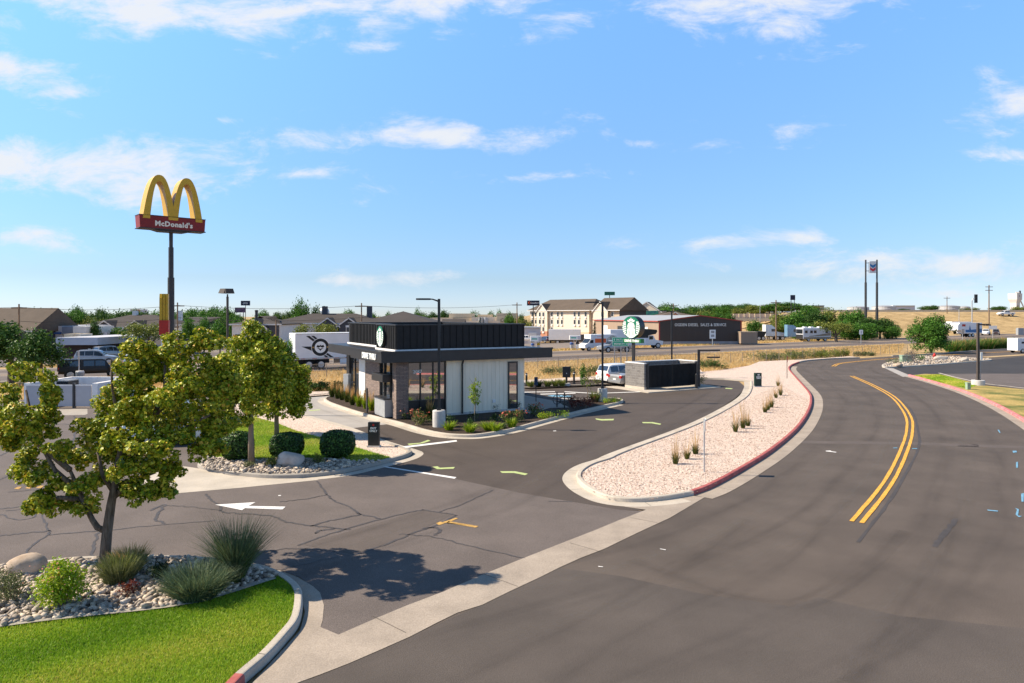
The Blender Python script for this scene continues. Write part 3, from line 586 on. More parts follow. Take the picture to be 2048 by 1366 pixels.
b = MB(); b.tube([(4.06, -.05, .05), (4.06, -.05, 2.95), (4.16, .02, 3.16)], .055, 8); b.build('downpipe', m_black, cafe)
b = MB(); b.box(6.1, 6.3, -.0, .04, .55, .75); b.build('wall_outlet', m_flash, cafe)
# drive-through window bay on the left face
b = MB(); b.box(.12, .2, .62, 2.95, 1.0, 3.2); dw = b.build('order_window', m_mirror, cafe)
b = MB()
for v in (.62, 1.15, 2.2, 2.87): b.box(.04, .12, v, v + .08, .0, 3.2)
b.box(.05, .12, .7, 2.87, 2.28, 2.36); b.box(.05, .12, .7, 2.87, .98, 1.04); b.box(.05, .12, .7, 2.87, 3.08, 3.2); b.build('window_frame', m_black, dw)
b = MB(); b.box(.1, .2, .62, 2.95, 0, .98); b.build('spandrel_panel', m_black, cafe)
b = MB(); b.bbox(-.55, .04, .75, 2.75, 2.02, 2.45, .02); b.build('window_hood', m_black, cafe)
b = MB(); b.bbox(-.42, .08, .75, 2.6, .02, 1.03, .015); sh = b.build('counter_cabinet', m_grey, cafe)
b = MB(); b.bbox(-.5, .1, .7, 2.66, 1.04, 1.09, .01); b.build('counter_top', m_black, sh)
b = MB(); b.box(-.62, -.56, 3.42, 3.62, .0, 1.45); b.build('black_post', m_black, cafe)
# canopy slab and parapet screen
out1 = [(-1.0, -.4), (10.1, -.4), (10.1, 8.0), (8.35, 8.0), (8.35, 13.4), (-.4, 13.4), (-.4, 5.6), (-1.0, 5.6)]
b = MB(); b.prism(out1, 3.2, 3.78); cn = b.build('canopy', m_black, cafe, tri=True)
b = MB(); b.prism([(-1.03, -.43), (10.13, -.43), (10.13, -.36), (-.96, -.36), (-.96, 5.63), (-1.03, 5.63)], 3.72, 3.83); b.build('canopy_trim', m_black, cn, tri=True)
pp = [(0, 0), (8.31, 0), (8.31, 12.6), (.9, 12.6), (.9, 3.4), (0, 3.4)]
b = MB()
for w_ in ((0, 8.31, 0, .15), (8.16, 8.31, .15, 12.6), (.9, 8.16, 12.45, 12.6), (.9, 1.05, 3.4, 12.45), (0, .15, .15, 3.4), (.15, 1.05, 3.25, 3.4)): b.box(w_[0], w_[1], w_[2], w_[3], 3.78, 5.25)
b.box(.15, 8.16, .15, 3.25, 3.9, 4.2); b.box(1.05, 8.16, 3.25, 12.45, 3.9, 4.2)
for i in range(21): u = .02 + i * .41; b.box(u, u + .055, -.045, 0, 3.9, 5.25)
for i in range(11): v = .02 + i * .33; b.box(-.05, 0, v, v + .08, 3.9, 5.25)
for i in range(27): v = 3.46 + i * .33; b.box(.85, .9, v, v + .08, 3.9, 5.25)
pa = b.build('parapet', m_blackm, cafe, tri=False)
b = MB()
for w_ in ((-.07, 8.38, -.07, .17), (8.14, 8.38, .17, 12.67), (.83, 8.14, 12.43, 12.67), (.83, 1.07, 3.47, 12.43), (-.07, .17, .17, 3.23), (-.07, 1.07, 3.23, 3.47)): b.box(w_[0], w_[1], w_[2], w_[3], 5.25, 5.32)
b.build('parapet_cap', m_black, pa)
b = MB(); b.box(-.06, 8.36, -.09, -.05, 3.785, 3.9); b.box(-.1, -.055, -.05, 3.45, 3.785, 3.9); b.box(.78, .84, 3.5, 12.6, 3.785, 3.9); b.build('flashing', m_flash, pa)
emblem(.61, cafe, Matrix.Translation((-.2, 2.25, 4.6)) @ Matrix.Rotation(R(-90), 4, 'Z'), .15)
text('fascia_lettering', 'DRiVE THRU', .46, m_lettr, cafe, (-1.03, 1.75, 3.47), (R(90), 0, R(-90)), .025, sx=1.0, bold=.014)
# ---------------------------------------------------------------- lamp posts
def lamp_post(px, py, z0, h, base, heads, label, group=None, pw=.065, bh=.86, mm=None, arm=.75):
    p = G(px, py, z0); t = thing('lamp_post', label, 'lamp post', p, 0, group); mm = mm or m_black
    if bh:
        b = MB(); b.lathe([(.0, 0), (base, 0), (base, bh - .03), (base - .03, bh), (0, bh)], 24); b.build('concrete_base', m_basec, t, smooth=False)
    b = MB(); b.box(-pw, pw, -pw, pw, bh + .1, h); b.box(-pw * 1.7, pw * 1.7, -pw * 1.7, pw * 1.7, bh, bh + .1); b.build('pole', mm, t)
    for s in heads:
        b = MB(); q = [(s * .05, 0, h - .12), (s * arm * .45, 0, h - .02), (s * arm, 0, h - .0)]; b.tube(q, [.05, .04, .03], 6); a = b.build('arm', mm, t)
        b = MB(); c0, c1 = sorted((s * arm * .6, s * (arm * .6 + .75)))
        b.prism([(c0, -.1), (c0 + .15, -.17), (c1 - .15, -.17), (c1, -.1), (c1, .1), (c1 - .15, .17), (c0 + .15, .17), (c0, .1)], h - .06, h + .03); b.build('lamp_head', mm, a)
    return t
lamp_post(878, 853, .13, 6.72, .34, (-1,), 'black lamp post on a round concrete base in the mulch bed before the cafe')
lamp_post(1205, 802, .13, 6.75, .33, (-1,), 'black lamp post on a concrete base at the far tip of the cafe bed')
lamp_post(1343.5, 757, .0, 6.4, .3, (-1, 1), 'slim black lamp post with two arms behind the bin enclosure', bh=.0)
lp = lamp_post(1956, 770, .12, 5.2, .5, (), 'brown lamp post with a white box on a broad concrete base in the right verge', pw=.085, bh=.42, mm=m_bronze)
b = MB(); b.box(.1, .9, -.05, .05, 5.02, 5.14); b.box(.55, .98, -.16, .16, 4.98, 5.1); b.build('lamp_head', m_bronze, lp)
b = MB(); b.bbox(.13, .32, -.12, .12, 2.1, 2.75, .02); b.build('utility_box', m_swhite, lp)
b = MB(); b.tube([(.2, 0, .42), (.2, 0, 2.1)], .03, 6); b.build('conduit', m_galv, lp)
# twin floodlight on the left
fp = at(455, 690, 42); fl = thing('lamp_post', 'dark lamp post with two box floodlights behind the trees on the left', 'lamp post', (fp.x, fp.y, 0))
b = MB(); b.tube([(0, 0, 0), (0, 0, 7.1)], .075, 8); b.tube([(0, 0, 6.6), (0, 0, 7.25)], .045, 8); b.build('pole', m_bronze, fl)
for s, a in ((-.12, R(-22)), (.1, R(22))):
    b = MB(); M_ = Matrix.Translation((s, 0, 7.42)) @ Matrix.Rotation(a, 4, 'Z')
    b.add([M_ @ Vector(v) for v in ((-.3, -.28, -.12), (.3, -.28, -.12), (.3, .28, -.12), (-.3, .28, -.12), (-.22, -.2, .16), (.22, -.2, .16), (.22, .2, .16), (-.22, .2, .16))], [(3, 2, 1, 0), (4, 5, 6, 7), (0, 1, 5, 4), (1, 2, 6, 5), (2, 3, 7, 6), (3, 0, 4, 7)])
    h_ = b.build('floodlight', m_bronze, fl)
    b = MB(); b.add([M_ @ Vector(v) for v in ((-.25, -.23, -.13), (.25, -.23, -.13), (.25, .23, -.13), (-.25, .23, -.13))], [(3, 2, 1, 0)]); b.build('lens', m_basec, h_)
# ---------------------------------------------------------------- exit and drive-through monoliths
def monolith(px, py, z0, w, h, th, rz, m, lines, label, red=None):
    p = G(px, py, z0); t = thing('direction_sign', label, 'sign', p, rz)
    b = MB(); b.box(-w / 2 - .04, w / 2 + .04, -th / 2 - .04, th / 2 + .04, -.02, .05); b.build('concrete_foot', m_basec, t)
    b = MB(); b.bbox(-w / 2, w / 2, -th / 2, th / 2, .05, h, .01); b.build('panel', m, t)
    for s, z, sz, mm in lines: text('lettering', s, sz, mm, t, (0, -th / 2 - .004, z), (R(90), 0, 0), .004, bold=.004, sx=1.05)
    return t
m_redl = mat('red_lettering', (.5, .03, .025), .5, .1, 3.)
ms = monolith(748, 893, .1, .5, 1.1, .22, R(-4), mat('charcoal_panel', (.028, .029, .030), .5, .1, 3.), [('EXIT', .83, .125, m_lettr), ('ONLY', .71, .125, m_lettr)], 'charcoal upright exit sign standing in pink gravel by the drive lane')
b = MB()
for k in range(4):
    a = k * pi / 4; b.prism([(-.05, -.012), (.05, -.012), (.05, .012), (-.05, .012)], 0, .004 + k * .0008, M=Matrix.Translation((0, -.111, .98)) @ Matrix.Rotation(R(90), 4, 'X') @ Matrix.Rotation(a, 4, 'Z'))
b.build('red_symbol', m_redl, ms)
d2 = monolith(1515.5, 773, .1, .56, 1.12, .26, R(8), m_dgreen, [('DRIVE', .80, .135, m_lettr), ('THRU', .68, .135, m_lettr)], 'dark green upright sign standing on the pink gravel island')
b = MB(); b.prism([(-.1, -.03), (.02, -.03), (.02, -.08), (.12, 0), (.02, .08), (.02, .03), (-.1, .03)], 0, .005, M=Matrix.Translation((0, -.131, .97)) @ Matrix.Rotation(R(90), 4, 'X')); b.build('arrow_symbol', m_lettr, d2, tri=True)
# ---------------------------------------------------------------- round emblem pole sign
sp_ = at(1267, 725, 72); ps = thing('pole_sign', 'tall black pole sign with a big round green and white emblem and drive thru box', 'sign', (sp_.x, sp_.y, 0), R(-46))
b = MB(); b.box(-.13, .13, -.13, .13, 0, 3.6); b.build('pole', m_black, ps)
emblem(1.13, ps, Matrix.Translation((0, -.42, 4.75)), .84)
b = MB(); b.bbox(-1.1, 1.1, -.3, .3, 3.14, 3.56, .02); dbx = b.build('drive_thru_box', mat('sign_box_green', (.01, .14, .035), .5, .08, 3.), ps)
text('lettering', 'DRIVE THRU', .33, m_lettr, dbx, (0, -.31, 3.34), (R(90), 0, 0), .008, bold=.016, sx=.98)
# ---------------------------------------------------------------- green direction sign
gsp = at(1241, 731, 82); gs = thing('road_sign', 'green road sign with two place names on three steel posts', 'road sign', (gsp.x, gsp.y, -.03), R(-3))
for x in (-.68, .05, .75): b = MB(); b.box(x - .06, x + .06, .02, .1, 0, 3.2); b.build('post', m_galv, gs)
b = MB(); b.bbox(-.95, .95, -.03, .02, 2.38, 3.42, .008); pn = b.build('panel', m_sgreen, gs)
b = MB()
for q in ((-.93, .93, 3.37, 3.4), (-.93, .93, 2.4, 2.43), (-.93, -.9, 2.43, 3.37), (.9, .93, 2.43, 3.37), (-.9, .9, 2.885, 2.915)): b.box(q[0], q[1], -.036, -.0305, q[2], q[3])
b.build('border', m_lettr, pn)
text('lettering', 'SALT LAKE', .27, m_lettr, pn, (.1, -.036, 3.14), (R(90), 0, 0), .004, sx=.92, bold=.006)
text('lettering', 'BRIGHAM CITY', .25, m_lettr, pn, (-.15, -.036, 2.64), (R(90), 0, 0), .004, sx=.72, bold=.006)
aM = Matrix.Rotation(R(90), 4, 'X'); b = MB(); ar = [(-.03, -.13), (.03, -.13), (.03, .02), (.09, .02), (0, .14), (-.09, .02), (-.03, .02)]
b.prism(ar, 0, .004, M=Matrix.Translation((-.72, -.032, 3.14)) @ aM); b.build('arrow', m_lettr, pn, tri=True)
b = MB(); b.prism([(y, -x) for x, y in ar], 0, .004, M=Matrix.Translation((.73, -.032, 2.64)) @ aM); b.build('arrow', m_lettr, pn, tri=True)
# ---------------------------------------------------------------- bin enclosure
en = thing('bin_enclosure', 'grey block bin enclosure with black ribbed gates', 'enclosure', (10.5, 55.6, .0), R(31))
b = MB(); b.prism([(-1.0, -1.6), (6.9, -1.6), (7.6, 2.2), (-1.0, 3.6)], 0, .06); b.build('slab', m_conc, en)
b = MB(); b.box(0, .22, 0, 2.3, .06, 2.1); b.build('block_wall', m_block, en); b = MB(); b.box(-.02, .24, -.02, 2.32, .06, .26); b.build('wall_foot', m_conc, en)
b = MB(); b.box(.22, 5.75, 2.08, 2.3, .06, 2.1); b.build('block_wall', m_block, en)
b = MB(); b.box(5.75, 5.97, 0, 2.3, .06, 2.1); b.build('block_wall', m_block, en)
b = MB(); b.box(-.03, .25, -.03, 2.33, 2.1, 2.17); b.box(.25, 5.72, 2.05, 2.33, 2.1, 2.17); b.box(5.72, 6.0, -.03, 2.33, 2.1, 2.17); b.build('coping', m_flash, en)
for x in (.3, 5.66): b = MB(); b.box(x - .08, x + .08, -.12, .04, .06, 2.15); b.build('gate_post', m_black, en)
for x0, x1 in ((.4, 2.98), (3.02, 5.56)):
    b = MB(); b.box(x0, x1, -.06, 0, .2, 1.95)
    k = int((x1 - x0) / .13)
    for i in range(k): xx = x0 + .02 + i * (x1 - x0 - .04) / k; b.box(xx, xx + .05, -.1, -.06, .22, 1.93)
    g_ = b.build('gate', m_blackm, en); b = MB(); b.box(x0, x1, -.11, .0, 1.95, 2.0); b.build('gate_rail', m_black, g_)
# ---------------------------------------------------------------- order point things
def simple(name, label, cat, px, py, z=.1, rz=0., group=None): return thing(name, label, cat, G(px, py, z), rz, group)
mb_ = simple('menu_board', 'black back of the order menu board on a single post', 'menu board', 1133, 771)
b = MB(); b.lathe([(0, 0), (.33, 0), (.33, .2), (0, .2)], 16); b.build('concrete_foot', m_basec, mb_)
b = MB(); b.box(-.08, .08, -.06, .06, .2, .75); b.build('post', m_black, mb_)
b = MB(); b.bbox(-.33, .33, -.09, .09, .68, 1.58, .02); b.build('panel', m_black, mb_)
b = MB(); b.box(-.03, .03, -.095, -.09, .98, 1.06); b.build('lock_plate', m_flash, mb_)
for px, py, l in ((1053, 771, 'black bollard light at the left end of the order lane strip'), (1148, 768, 'black bollard light right beside the black menu board')):
    t = simple('bollard_light', l, 'bollard', px, py); b = MB(); b.lathe([(0, 0), (.16, 0), (.16, .05), (.09, .06), (.09, 1.02), (.08, 1.04), (0, 1.04)], 12); b.build('post', m_black, t)
    b = MB(); b.lathe([(.093, .88), (.093, .94)], 12); b.build('lens', m_flash, t)
t = simple('parking_sign', 'small blue disabled parking sign seen from behind on a thin post', 'sign', 1072, 803, .13)
b = MB(); b.tube([(0, 0, 0), (0, 0, 1.6)], .03, 6); b.build('post', m_black, t); b = MB(); b.box(-.12, .12, -.012, 0, 1.1, 1.66); b.build('panel', mat('sign_blue', (.03, .07, .16), .5, .1, 3.), t)
for px, py, l in ((1114, 814, 'left bicycle rack, a black hoop through an upright bar'), (1129, 815.5, 'right bicycle rack, a black hoop through an upright bar')):
    t = simple('bicycle_rack', l, 'bicycle rack', px, py, .135, R(10)); b = MB(); b.box(-.035, .035, -.035, .035, 0, .95); b.build('post', m_black, t)
    b = MB(); b.tube([(.26 * cos(a), 0, .48 + .3 * sin(a)) for a in [i * 2 * pi / 24 for i in range(25)]], .022, 6, cap=False); b.build('hoop', m_black, t)
cl = simple('clearance_bar', 'black height clearance bar with a hanging beam beside the bin enclosure', 'height bar', 1397.5, 773)
b = MB(); b.box(-.09, .09, -.09, .09, 0, 3.05); b.build('post', m_black, cl)
b = MB(); b.box(.09, 1.75, -.07, .07, 2.93, 3.05); b.build('top_arm', m_black, cl)
b = MB(); b.box(.7, 1.75, -.05, .05, 2.35, 2.47); hb = b.build('hanging_beam', m_black, cl)
for x in (.85, 1.6): b = MB(); b.tube([(x, 0, 2.47), (x, 0, 2.93)], .008, 4); b.build('chain', m_galv, hb)
t = simple('bollard', 'black bollard at the foot of the height bar', 'bollard', 1393, 776); b = MB(); b.lathe([(0, 0), (.1, 0), (.1, 1.1), (.06, 1.15), (0, 1.15)], 12); b.build('post', m_black, t)
# metal screen panel left of the cafe
t = simple('utility_cabinet', 'tall light grey metal cabinet beside the dark rear corner of the cafe', 'cabinet', 694.5, 795, .13, AL - R(62)); b = MB(); b.bbox(-.26, .26, -.14, .14, 0, 1.68, .01); b.build('cabinet_body', m_grey, t)
b = MB(); b.box(-.23, .23, -.148, -.14, .06, 1.62); b.build('door', m_grey, t); b = MB(); b.box(.17, .2, -.16, -.148, .75, .95); b.build('handle', m_black, t)
# roadside posts
def post_sign(px, py, z0, h, w, ph, rz, label, mm, pm, lines=(), thin=.03, cat='road sign'):
    t = thing('road_sign', label, cat, G(px, py, z0), rz); b = MB(); b.tube([(0, 0, 0), (0, 0, h)], thin, 6); b.build('post', pm, t)
    b = MB(); b.box(-w / 2, w / 2, -thin - .02, -thin, h - ph, h); pn = b.build('panel', mm, t)
    for s, z, sz, m_ in lines: text('lettering', s, sz, m_, pn, (0, -thin - .021, z), (R(90), 0, 0), .002, bold=.004)
    return t
m_sback = mat('sign_back', (.35, .33, .32), .6, .15, 3.)
ps1 = post_sign(1408.5, 944, .1, 2.02, .3, .46, R(72), 'thin leaning no parking sign seen edge on in the pink gravel', m_swhite, m_galv)
ps1.rotation_euler = (0, R(-4), R(72))
b = MB(); b.box(-.13, .13, -.053, -.0505, 1.62, 1.94); b.box(-.13, .13, -.053, -.0505, 1.58, 1.6); b.build('red_print', m_redl, ps1)
post_sign(1574, 757, .1, 2.1, .06, .6, R(80), 'rusty thin marker post by the curve of the red kerb', m_redl, m_bronze)
t = post_sign(1425, 691, 0, 3.1, 1.2, 1.75, R(5), 'white sign with two grey symbols on a post before the dark workshop wall', m_swhite, m_galv, thin=.07)
b = MB(); b.box(-.35, .35, -.094, -.0905, 2.45, 2.9); b.box(-.35, .35, -.094, -.0905, 1.7, 2.15); b.build('symbol', m_sback, t)
t = post_sign(1722, 687.5, 0, 2.9, .75, .95, 0, 'small white sign with a dark bar on the highway verge below the tall twin-pole sign', m_swhite, m_galv, thin=.06)
b = MB(); b.box(-.08, .08, -.084, -.0805, 2.15, 2.7); b.build('symbol', m_sback, t)
post_sign(1851.5, 705, 0, 1.9, .25, .5, R(75), 'thin signpost in front of the big round bush', m_sback, m_galv)
post_sign(1985.5, 679, 0, 3.4, 2.0, .9, 0, 'white arrow-shaped sign on a post at the far highway junction', m_swhite, m_galv, thin=.08)
post_sign(1925, 690, 0, 3.2, 1.0, 1.0, R(30), 'dark diamond sign beside the lorry cab on the highway', m_sback, m_galv, thin=.06)
# ================================================================ vehicles
def paint(name, c, metal=0., rough=.3): return mat(name, c, rough, .04, 2., metal=metal, spec=.5, coat=.6)
pt_white = paint('white_car_paint', (.72, .72, .72)); pt_silver = paint('silver_car_paint', (.29, .29, .295), .3); pt_black = mat('black_car_paint', (.010, .010, .011), .4, .1, 2., spec=.4); pt_dkblue = paint('dark_blue_paint', (.02, .03, .06)); pt_blue = paint('pale_blue_paint', (.16, .30, .44))
m_tyre = mat('tyre_rubber', (.014, .014, .014), .85, .2, 5.); m_rim = mat('alloy_rim', (.45, .45, .46), .35, .1, 5., metal=.6); m_cglass = glassmat('car_glass', (.018, .022, .028), .05); m_tail = mat('tail_lamp_red', (.40, .02, .02), .25, .1, 5.); m_head = mat('head_lamp', (.62, .64, .66), .15, .05, 5.)
m_plast = mat('black_plastic', (.02, .02, .021), .6, .1, 5.); m_box = mat('white_truck_panel', (.70, .70, .72), .45, .05, 1.); m_orange = mat('orange_red_decal', (.75, .13, .03), .5, .05, 2.); m_tanv = mat('tan_rv_stripe', (.30, .24, .18), .5, .05, 2.); m_bluew = mat('blue_wave_decal', (.05, .16, .35), .5, .1, 2.)
def wheel(t, x, y, r, w=.22, rim=True):
    M_ = Matrix.Translation((x, y, r)) @ Matrix.Rotation(R(90), 4, 'X'); b = MB(); b.lathe([(0, -w / 2), (r * .8, -w / 2), (r, -w / 2 + .04), (r, w / 2 - .04), (r * .8, w / 2), (0, w / 2)], 20, M=M_); o = b.build('wheel', m_tyre, t)
    if rim:
        b = MB(); s = -1 if y > 0 else 1
        b.lathe([(0, s * (w / 2 + .012)), (r * .2, s * (w / 2 + .012)), (r * .62, s * (w / 2 - .02)), (r * .64, s * (w / 2 + .006)), (r * .68, s * (w / 2 + .002))], 20, M=M_); b.build('rim', m_rim, o)
    return o
PROF = {
 'suv': [(-2.36, .42, .90, .94, .82, .80, .58), (-2.30, .32, 1.0, 1.14, .90, .88, .72), (-2.08, .28, 1.03, 1.64, .92, .90, .70), (-1.75, .26, 1.03, 1.73, .93, .90, .68), (-.3, .25, 1.0, 1.76, .94, .91, .68), (.28, .25, .99, 1.68, .94, .91, .66), (1.02, .25, .98, 1.08, .94, .90, .72), (1.85, .28, .92, .98, .92, .86, .62), (2.22, .34, .80, .85, .86, .78, .5), (2.36, .42, .64, .68, .74, .68, .4)],
 'sedan': [(-2.40, .40, .84, .88, .80, .78, .55), (-2.30, .30, .97, 1.02, .88, .84, .66), (-1.55, .26, .97, 1.06, .91, .87, .64), (-.85, .24, .96, 1.42, .91, .88, .62), (-.1, .24, .95, 1.46, .91, .88, .62), (.35, .24, .94, 1.38, .91, .88, .61), (1.08, .24, .93, 1.0, .91, .87, .68), (1.9, .27, .84, .89, .89, .82, .6), (2.26, .32, .72, .76, .84, .74, .5), (2.4, .40, .58, .62, .72, .64, .4)],
 'pickup': [(-2.85, .55, 1.1, 1.13, .92, .9, .84), (-2.8, .5, 1.15, 1.18, .95, .93, .87), (-1.05, .48, 1.15, 1.18, .96, .94, .87), (-.98, .46, 1.15, 1.20, .96, .94, .84), (-.85, .46, 1.15, 1.85, .96, .94, .72), (.5, .46, 1.15, 1.88, .96, .94, .72), (.72, .46, 1.14, 1.8, .96, .94, .70), (1.35, .46, 1.12, 1.24, .96, .92, .78), (2.4, .5, 1.08, 1.16, .95, .90, .7), (2.75, .52, .95, 1.02, .93, .86, .6), (2.85, .56, .85, .88, .9, .8, .5)],
 'jeep': [(-2.72, .58, 1.12, 1.5, .86, .84, .74), (-2.66, .55, 1.14, 1.84, .88, .86, .76), (-2.4, .52, 1.15, 1.87, .9, .87, .77), (-.6, .52, 1.15, 1.87, .9, .87, .77), (.75, .52, 1.15, 1.86, .9, .87, .76), (.98, .52, 1.14, 1.78, .9, .86, .74), (1.32, .52, 1.12, 1.22, .84, .78, .7), (2.35, .55, 1.06, 1.16, .76, .7, .62), (2.5, .56, 1.0, 1.08, .72, .68, .58), (2.54, .6, .95, 1.0, .7, .66, .55)]}
WIN = {'suv': ([(-2.02, -1.2), (-1.12, -.22), (-.14, .78)], 6, 1), 'sedan': ([(-1.2, -.2), (-.12, .84)], 6, 2), 'pickup': ([(-.82, -.12), (-.04, 1.05)], 7, None), 'jeep': ([(-2.5, -1.1), (-.75, .1), (.2, .98)], 6, 0)}
def car(kind, label, loc, rz, pm, wr=.34, cat='car', name='parked_car', group=None, sx=1., rims=True, tail=True):
    t = thing(name, label, cat, loc, rz, group); S = PROF[kind]; rings = []
    def col(x, j):
        for a, c in zip(S, S[1:]):
            if a[0] <= x <= c[0]: f = (x - a[0]) / (c[0] - a[0]); return a[j] + (c[j] - a[j]) * f
        return S[-1][j] if x > 0 else S[0][j]
    for x, zl, zb, zt, wl, wb, wt in S:
        half = [(wl * .93, zl), (wl, zl + .12), (wl * 1.01, (zl + zb) / 2), (wb, zb), (wt, zt - .05 * (zt - zb > .2)), (wt * .86, zt), (wt * .4, zt + .015)]
        rings.append([(x, y, z) for y, z in half] + [(x, -y, z) for y, z in half[::-1]])
    k = len(rings[0]); n = len(rings); b = MB(); vs = [p for r in rings for p in r]
    fs = [(i * k + j, i * k + (j + 1) % k, (i + 1) * k + (j + 1) % k, (i + 1) * k + j) for i in range(n - 1) for j in range(k)] + [tuple(range(k)), tuple(range((n - 1) * k, n * k))[::-1]]
    b.add(vs, [f[::-1] for f in fs]); body = b.build('body', pm, t, smooth=True)
    md = body.modifiers.new('edge', 'EDGE_SPLIT'); md.split_angle = R(38)
    wins, ws, rw = WIN[kind]
    for sgn in (1, -1):
        for a, c in wins:
            b = MB(); lo, hi = [], []
            for i in range(5):
                x = a + (c - a) * i / 4; zb, zt, wb, wt = col(x, 2), col(x, 3), col(x, 5), col(x, 6)
                for L, f in ((lo, .12), (hi, .86)): L.append((x, sgn * (wb + (wt - wb) * f + .012), zb + (zt - .05 - zb) * f))
            b.add(lo + hi, [(i, i + 1, 6 + i, 5 + i) if sgn < 0 else (5 + i, 6 + i, i + 1, i) for i in range(4)]); b.build('side_window', m_cglass, t)
    def screen(i, nm):
        p, q_ = S[i], S[i - 1] if nm == 'windscreen' else S[i + 1]
        if nm == 'rear_window': p, q_ = S[i], S[i + 1]
        d = Vector((q_[0] - p[0], 0, q_[3] - p[3])); nn = Vector((d.z, 0, -d.x)).normalized() * .015
        if nn.z < 0: nn = -nn
        b = MB(); P = lambda f, s: (p[0] + d.x * f + nn.x, s * ((p[6] + (q_[6] - p[6]) * f) * .9), p[3] + d.z * f + nn.z)
        b.add([P(.1, 1), P(.1, -1), P(.92, -1), P(.92, 1)], [(0, 1, 2, 3)]); b.build(nm, m_cglass, t)
    screen(ws, 'windscreen')
    if rw is not None: screen(rw, 'rear_window')
    L0, L1_ = S[0][0], S[-1][0]; hw = S[len(S) // 2][4]
    for x in (L0 * .66, L1_ * .64):
        for y in (hw - .08, -hw + .08):
            wheel(t, x, y, wr, .24, rims)
            b = MB(); M_ = Matrix.Translation((x, (hw + .012) * (1 if y > 0 else -1), wr + .02)) @ Matrix.Rotation(R(90), 4, 'X'); b.lathe([(0, -.004), (wr * 1.16, -.004), (wr * 1.16, .004), (0, .004)], 20, M=M_); b.build('wheel_arch', m_plast, t)
    for y in (.62, -.62):
        z = S[-1][2] + .04; b = MB(); b.bbox(L1_ - .14, L1_ - .02, y - .16, y + .16, z - .08, z + .08, .02); b.build('headlight', m_head, t)
        z = S[1][2] - .1; b = MB(); b.bbox(L0 - .01, L0 + .2, y * 1.18 - .13, y * 1.18 + .13, z - .12, z + .1, .02); b.build('taillight', m_tail, t)
    b = MB(); b.bbox(L0 - .05, L0 + .12, -.78, .78, S[0][1] - .06, S[0][1] + .14, .03); b.build('rear_bumper', m_plast if kind in ('jeep',) else pm, t)
    b = MB(); b.bbox(L1_ - .14, L1_ + .04, -.72, .72, S[-1][1] - .08, S[-1][1] + .1, .03); b.build('front_bumper', m_plast if kind in ('jeep',) else pm, t)
    b = MB(); b.box(L0 - .012, L0, -.18, .18, S[0][1] + .2, S[0][1] + .32); b.build('number_plate', m_swhite, t)
    return t
def gv(px, py): p = G(px, py); p.z = 0; return p
hwy = R(31)
jp = car('jeep', 'black off-road pickup with a covered bed driving past the white bin enclosure', gv(186, 756.5), hwy, pt_black, .44, name='off_road_pickup')
for y in (.83, -.83):
    b = MB(); b.bbox(1.25, 2.2, y - .14, y + .14, .93, 1.05, .03); b.build('fender', m_plast, jp)
b = MB(); b.bbox(-2.85, -2.7, -.3, .3, .75, 1.4, .05); b.build('spare_wheel_cover', m_plast, jp)
car('suv', 'silver blue crossover parked side on before the low brown shop', gv(195, 728), R(14), pt_silver)
car('suv', 'white estate car parked against the beige shed behind the silver crossover', gv(198, 713), R(8), pt_white)
car('suv', 'silver car seen from behind beside the white delivery box', gv(222, 716.5), R(62), pt_silver)
car('suv', 'white car glimpsed through the top of the near maple', gv(296, 738), R(20), pt_white)
car('suv', 'white car half hidden behind the middle of the near maple crown', gv(302, 888), R(200), pt_white)
car('sedan', 'silver saloon behind the near maple, farther than the white car', gv(316, 842), R(196), pt_silver)
car('suv', 'white sport utility car parked left of the bin enclosure', Vector((10.5 + .857 * 2.6 - .515 * 5.7, 55.6 + .515 * 2.6 + .857 * 5.7, 0)), R(31), pt_white)
car('sedan', 'silver saloon parked right against the bin enclosure wall', Vector((10.5 + .857 * 2.2 - .515 * 3.45, 55.6 + .515 * 2.2 + .857 * 3.45, 0)), R(31), pt_silver)
car('pickup', 'silver pickup facing left on the highway behind the green road sign', gv(1228, 704), R(208), pt_silver, .42, name='pickup_truck', cat='pickup')
car('pickup', 'white pickup far beyond the highway beside the grey shed', Vector((3.6, 186, -1.2)), R(170), pt_white, .42, name='pickup_truck', cat='pickup')
car('suv', 'dark car far beyond the highway behind the box lorry', Vector((9.2, 196, -1.7)), R(120), pt_dkblue)
def lorry(label, loc, rz, name='box_truck', cat='truck'): return thing(name, label, cat, loc, rz)
# white semi trailer with the round emblem
tr_ = lorry('long white semi trailer with a black and white round emblem on its side', Vector((-24.3, 77.4, 0)), R(32), 'semi_trailer', 'trailer')
b = MB(); b.bbox(0, 16, -1.28, 1.28, 1.12, 4.0, .04); bx = b.build('box', m_box, tr_)
b = MB(); b.box(.0, 16, -1.3, -1.285, 1.1, 1.28)
b.box(0, 16, -1.3, -1.285, 3.9, 3.98); b.build('side_rail', m_galv, bx)
for i in range(12): b = MB(); b.box(.6 + i * 1.25, 1.1 + i * 1.25, -1.306, -1.3, 1.16, 1.21); b.build('reflector', m_tail, bx)
b = MB(); b.box(-.03, 0, -1.2, 1.2, 1.2, 3.9); b.build('rear_door', m_box, tr_)
for x in (1.5, 2.85):
    for y in (-1.1, 1.1): wheel(tr_, x, y, .5, .3)
b = MB(); b.box(.4, 4., -.5, .5, .6, 1.1); b.build('axle_frame', m_plast, tr_)
b = MB(); b.box(5.0, 14.5, -1.25, -1.2, .45, 1.08); b.box(5., 14.5, 1.2, 1.25, .45, 1.08); b.build('side_skirt', m_box, tr_)
MD = Matrix.Translation((2.75, -1.283, 2.42)) @ Matrix.Rotation(R(90), 4, 'X'); circ = lambda r, n=32: [(r * cos(2 * pi * i / n), r * sin(2 * pi * i / n)) for i in range(n)]
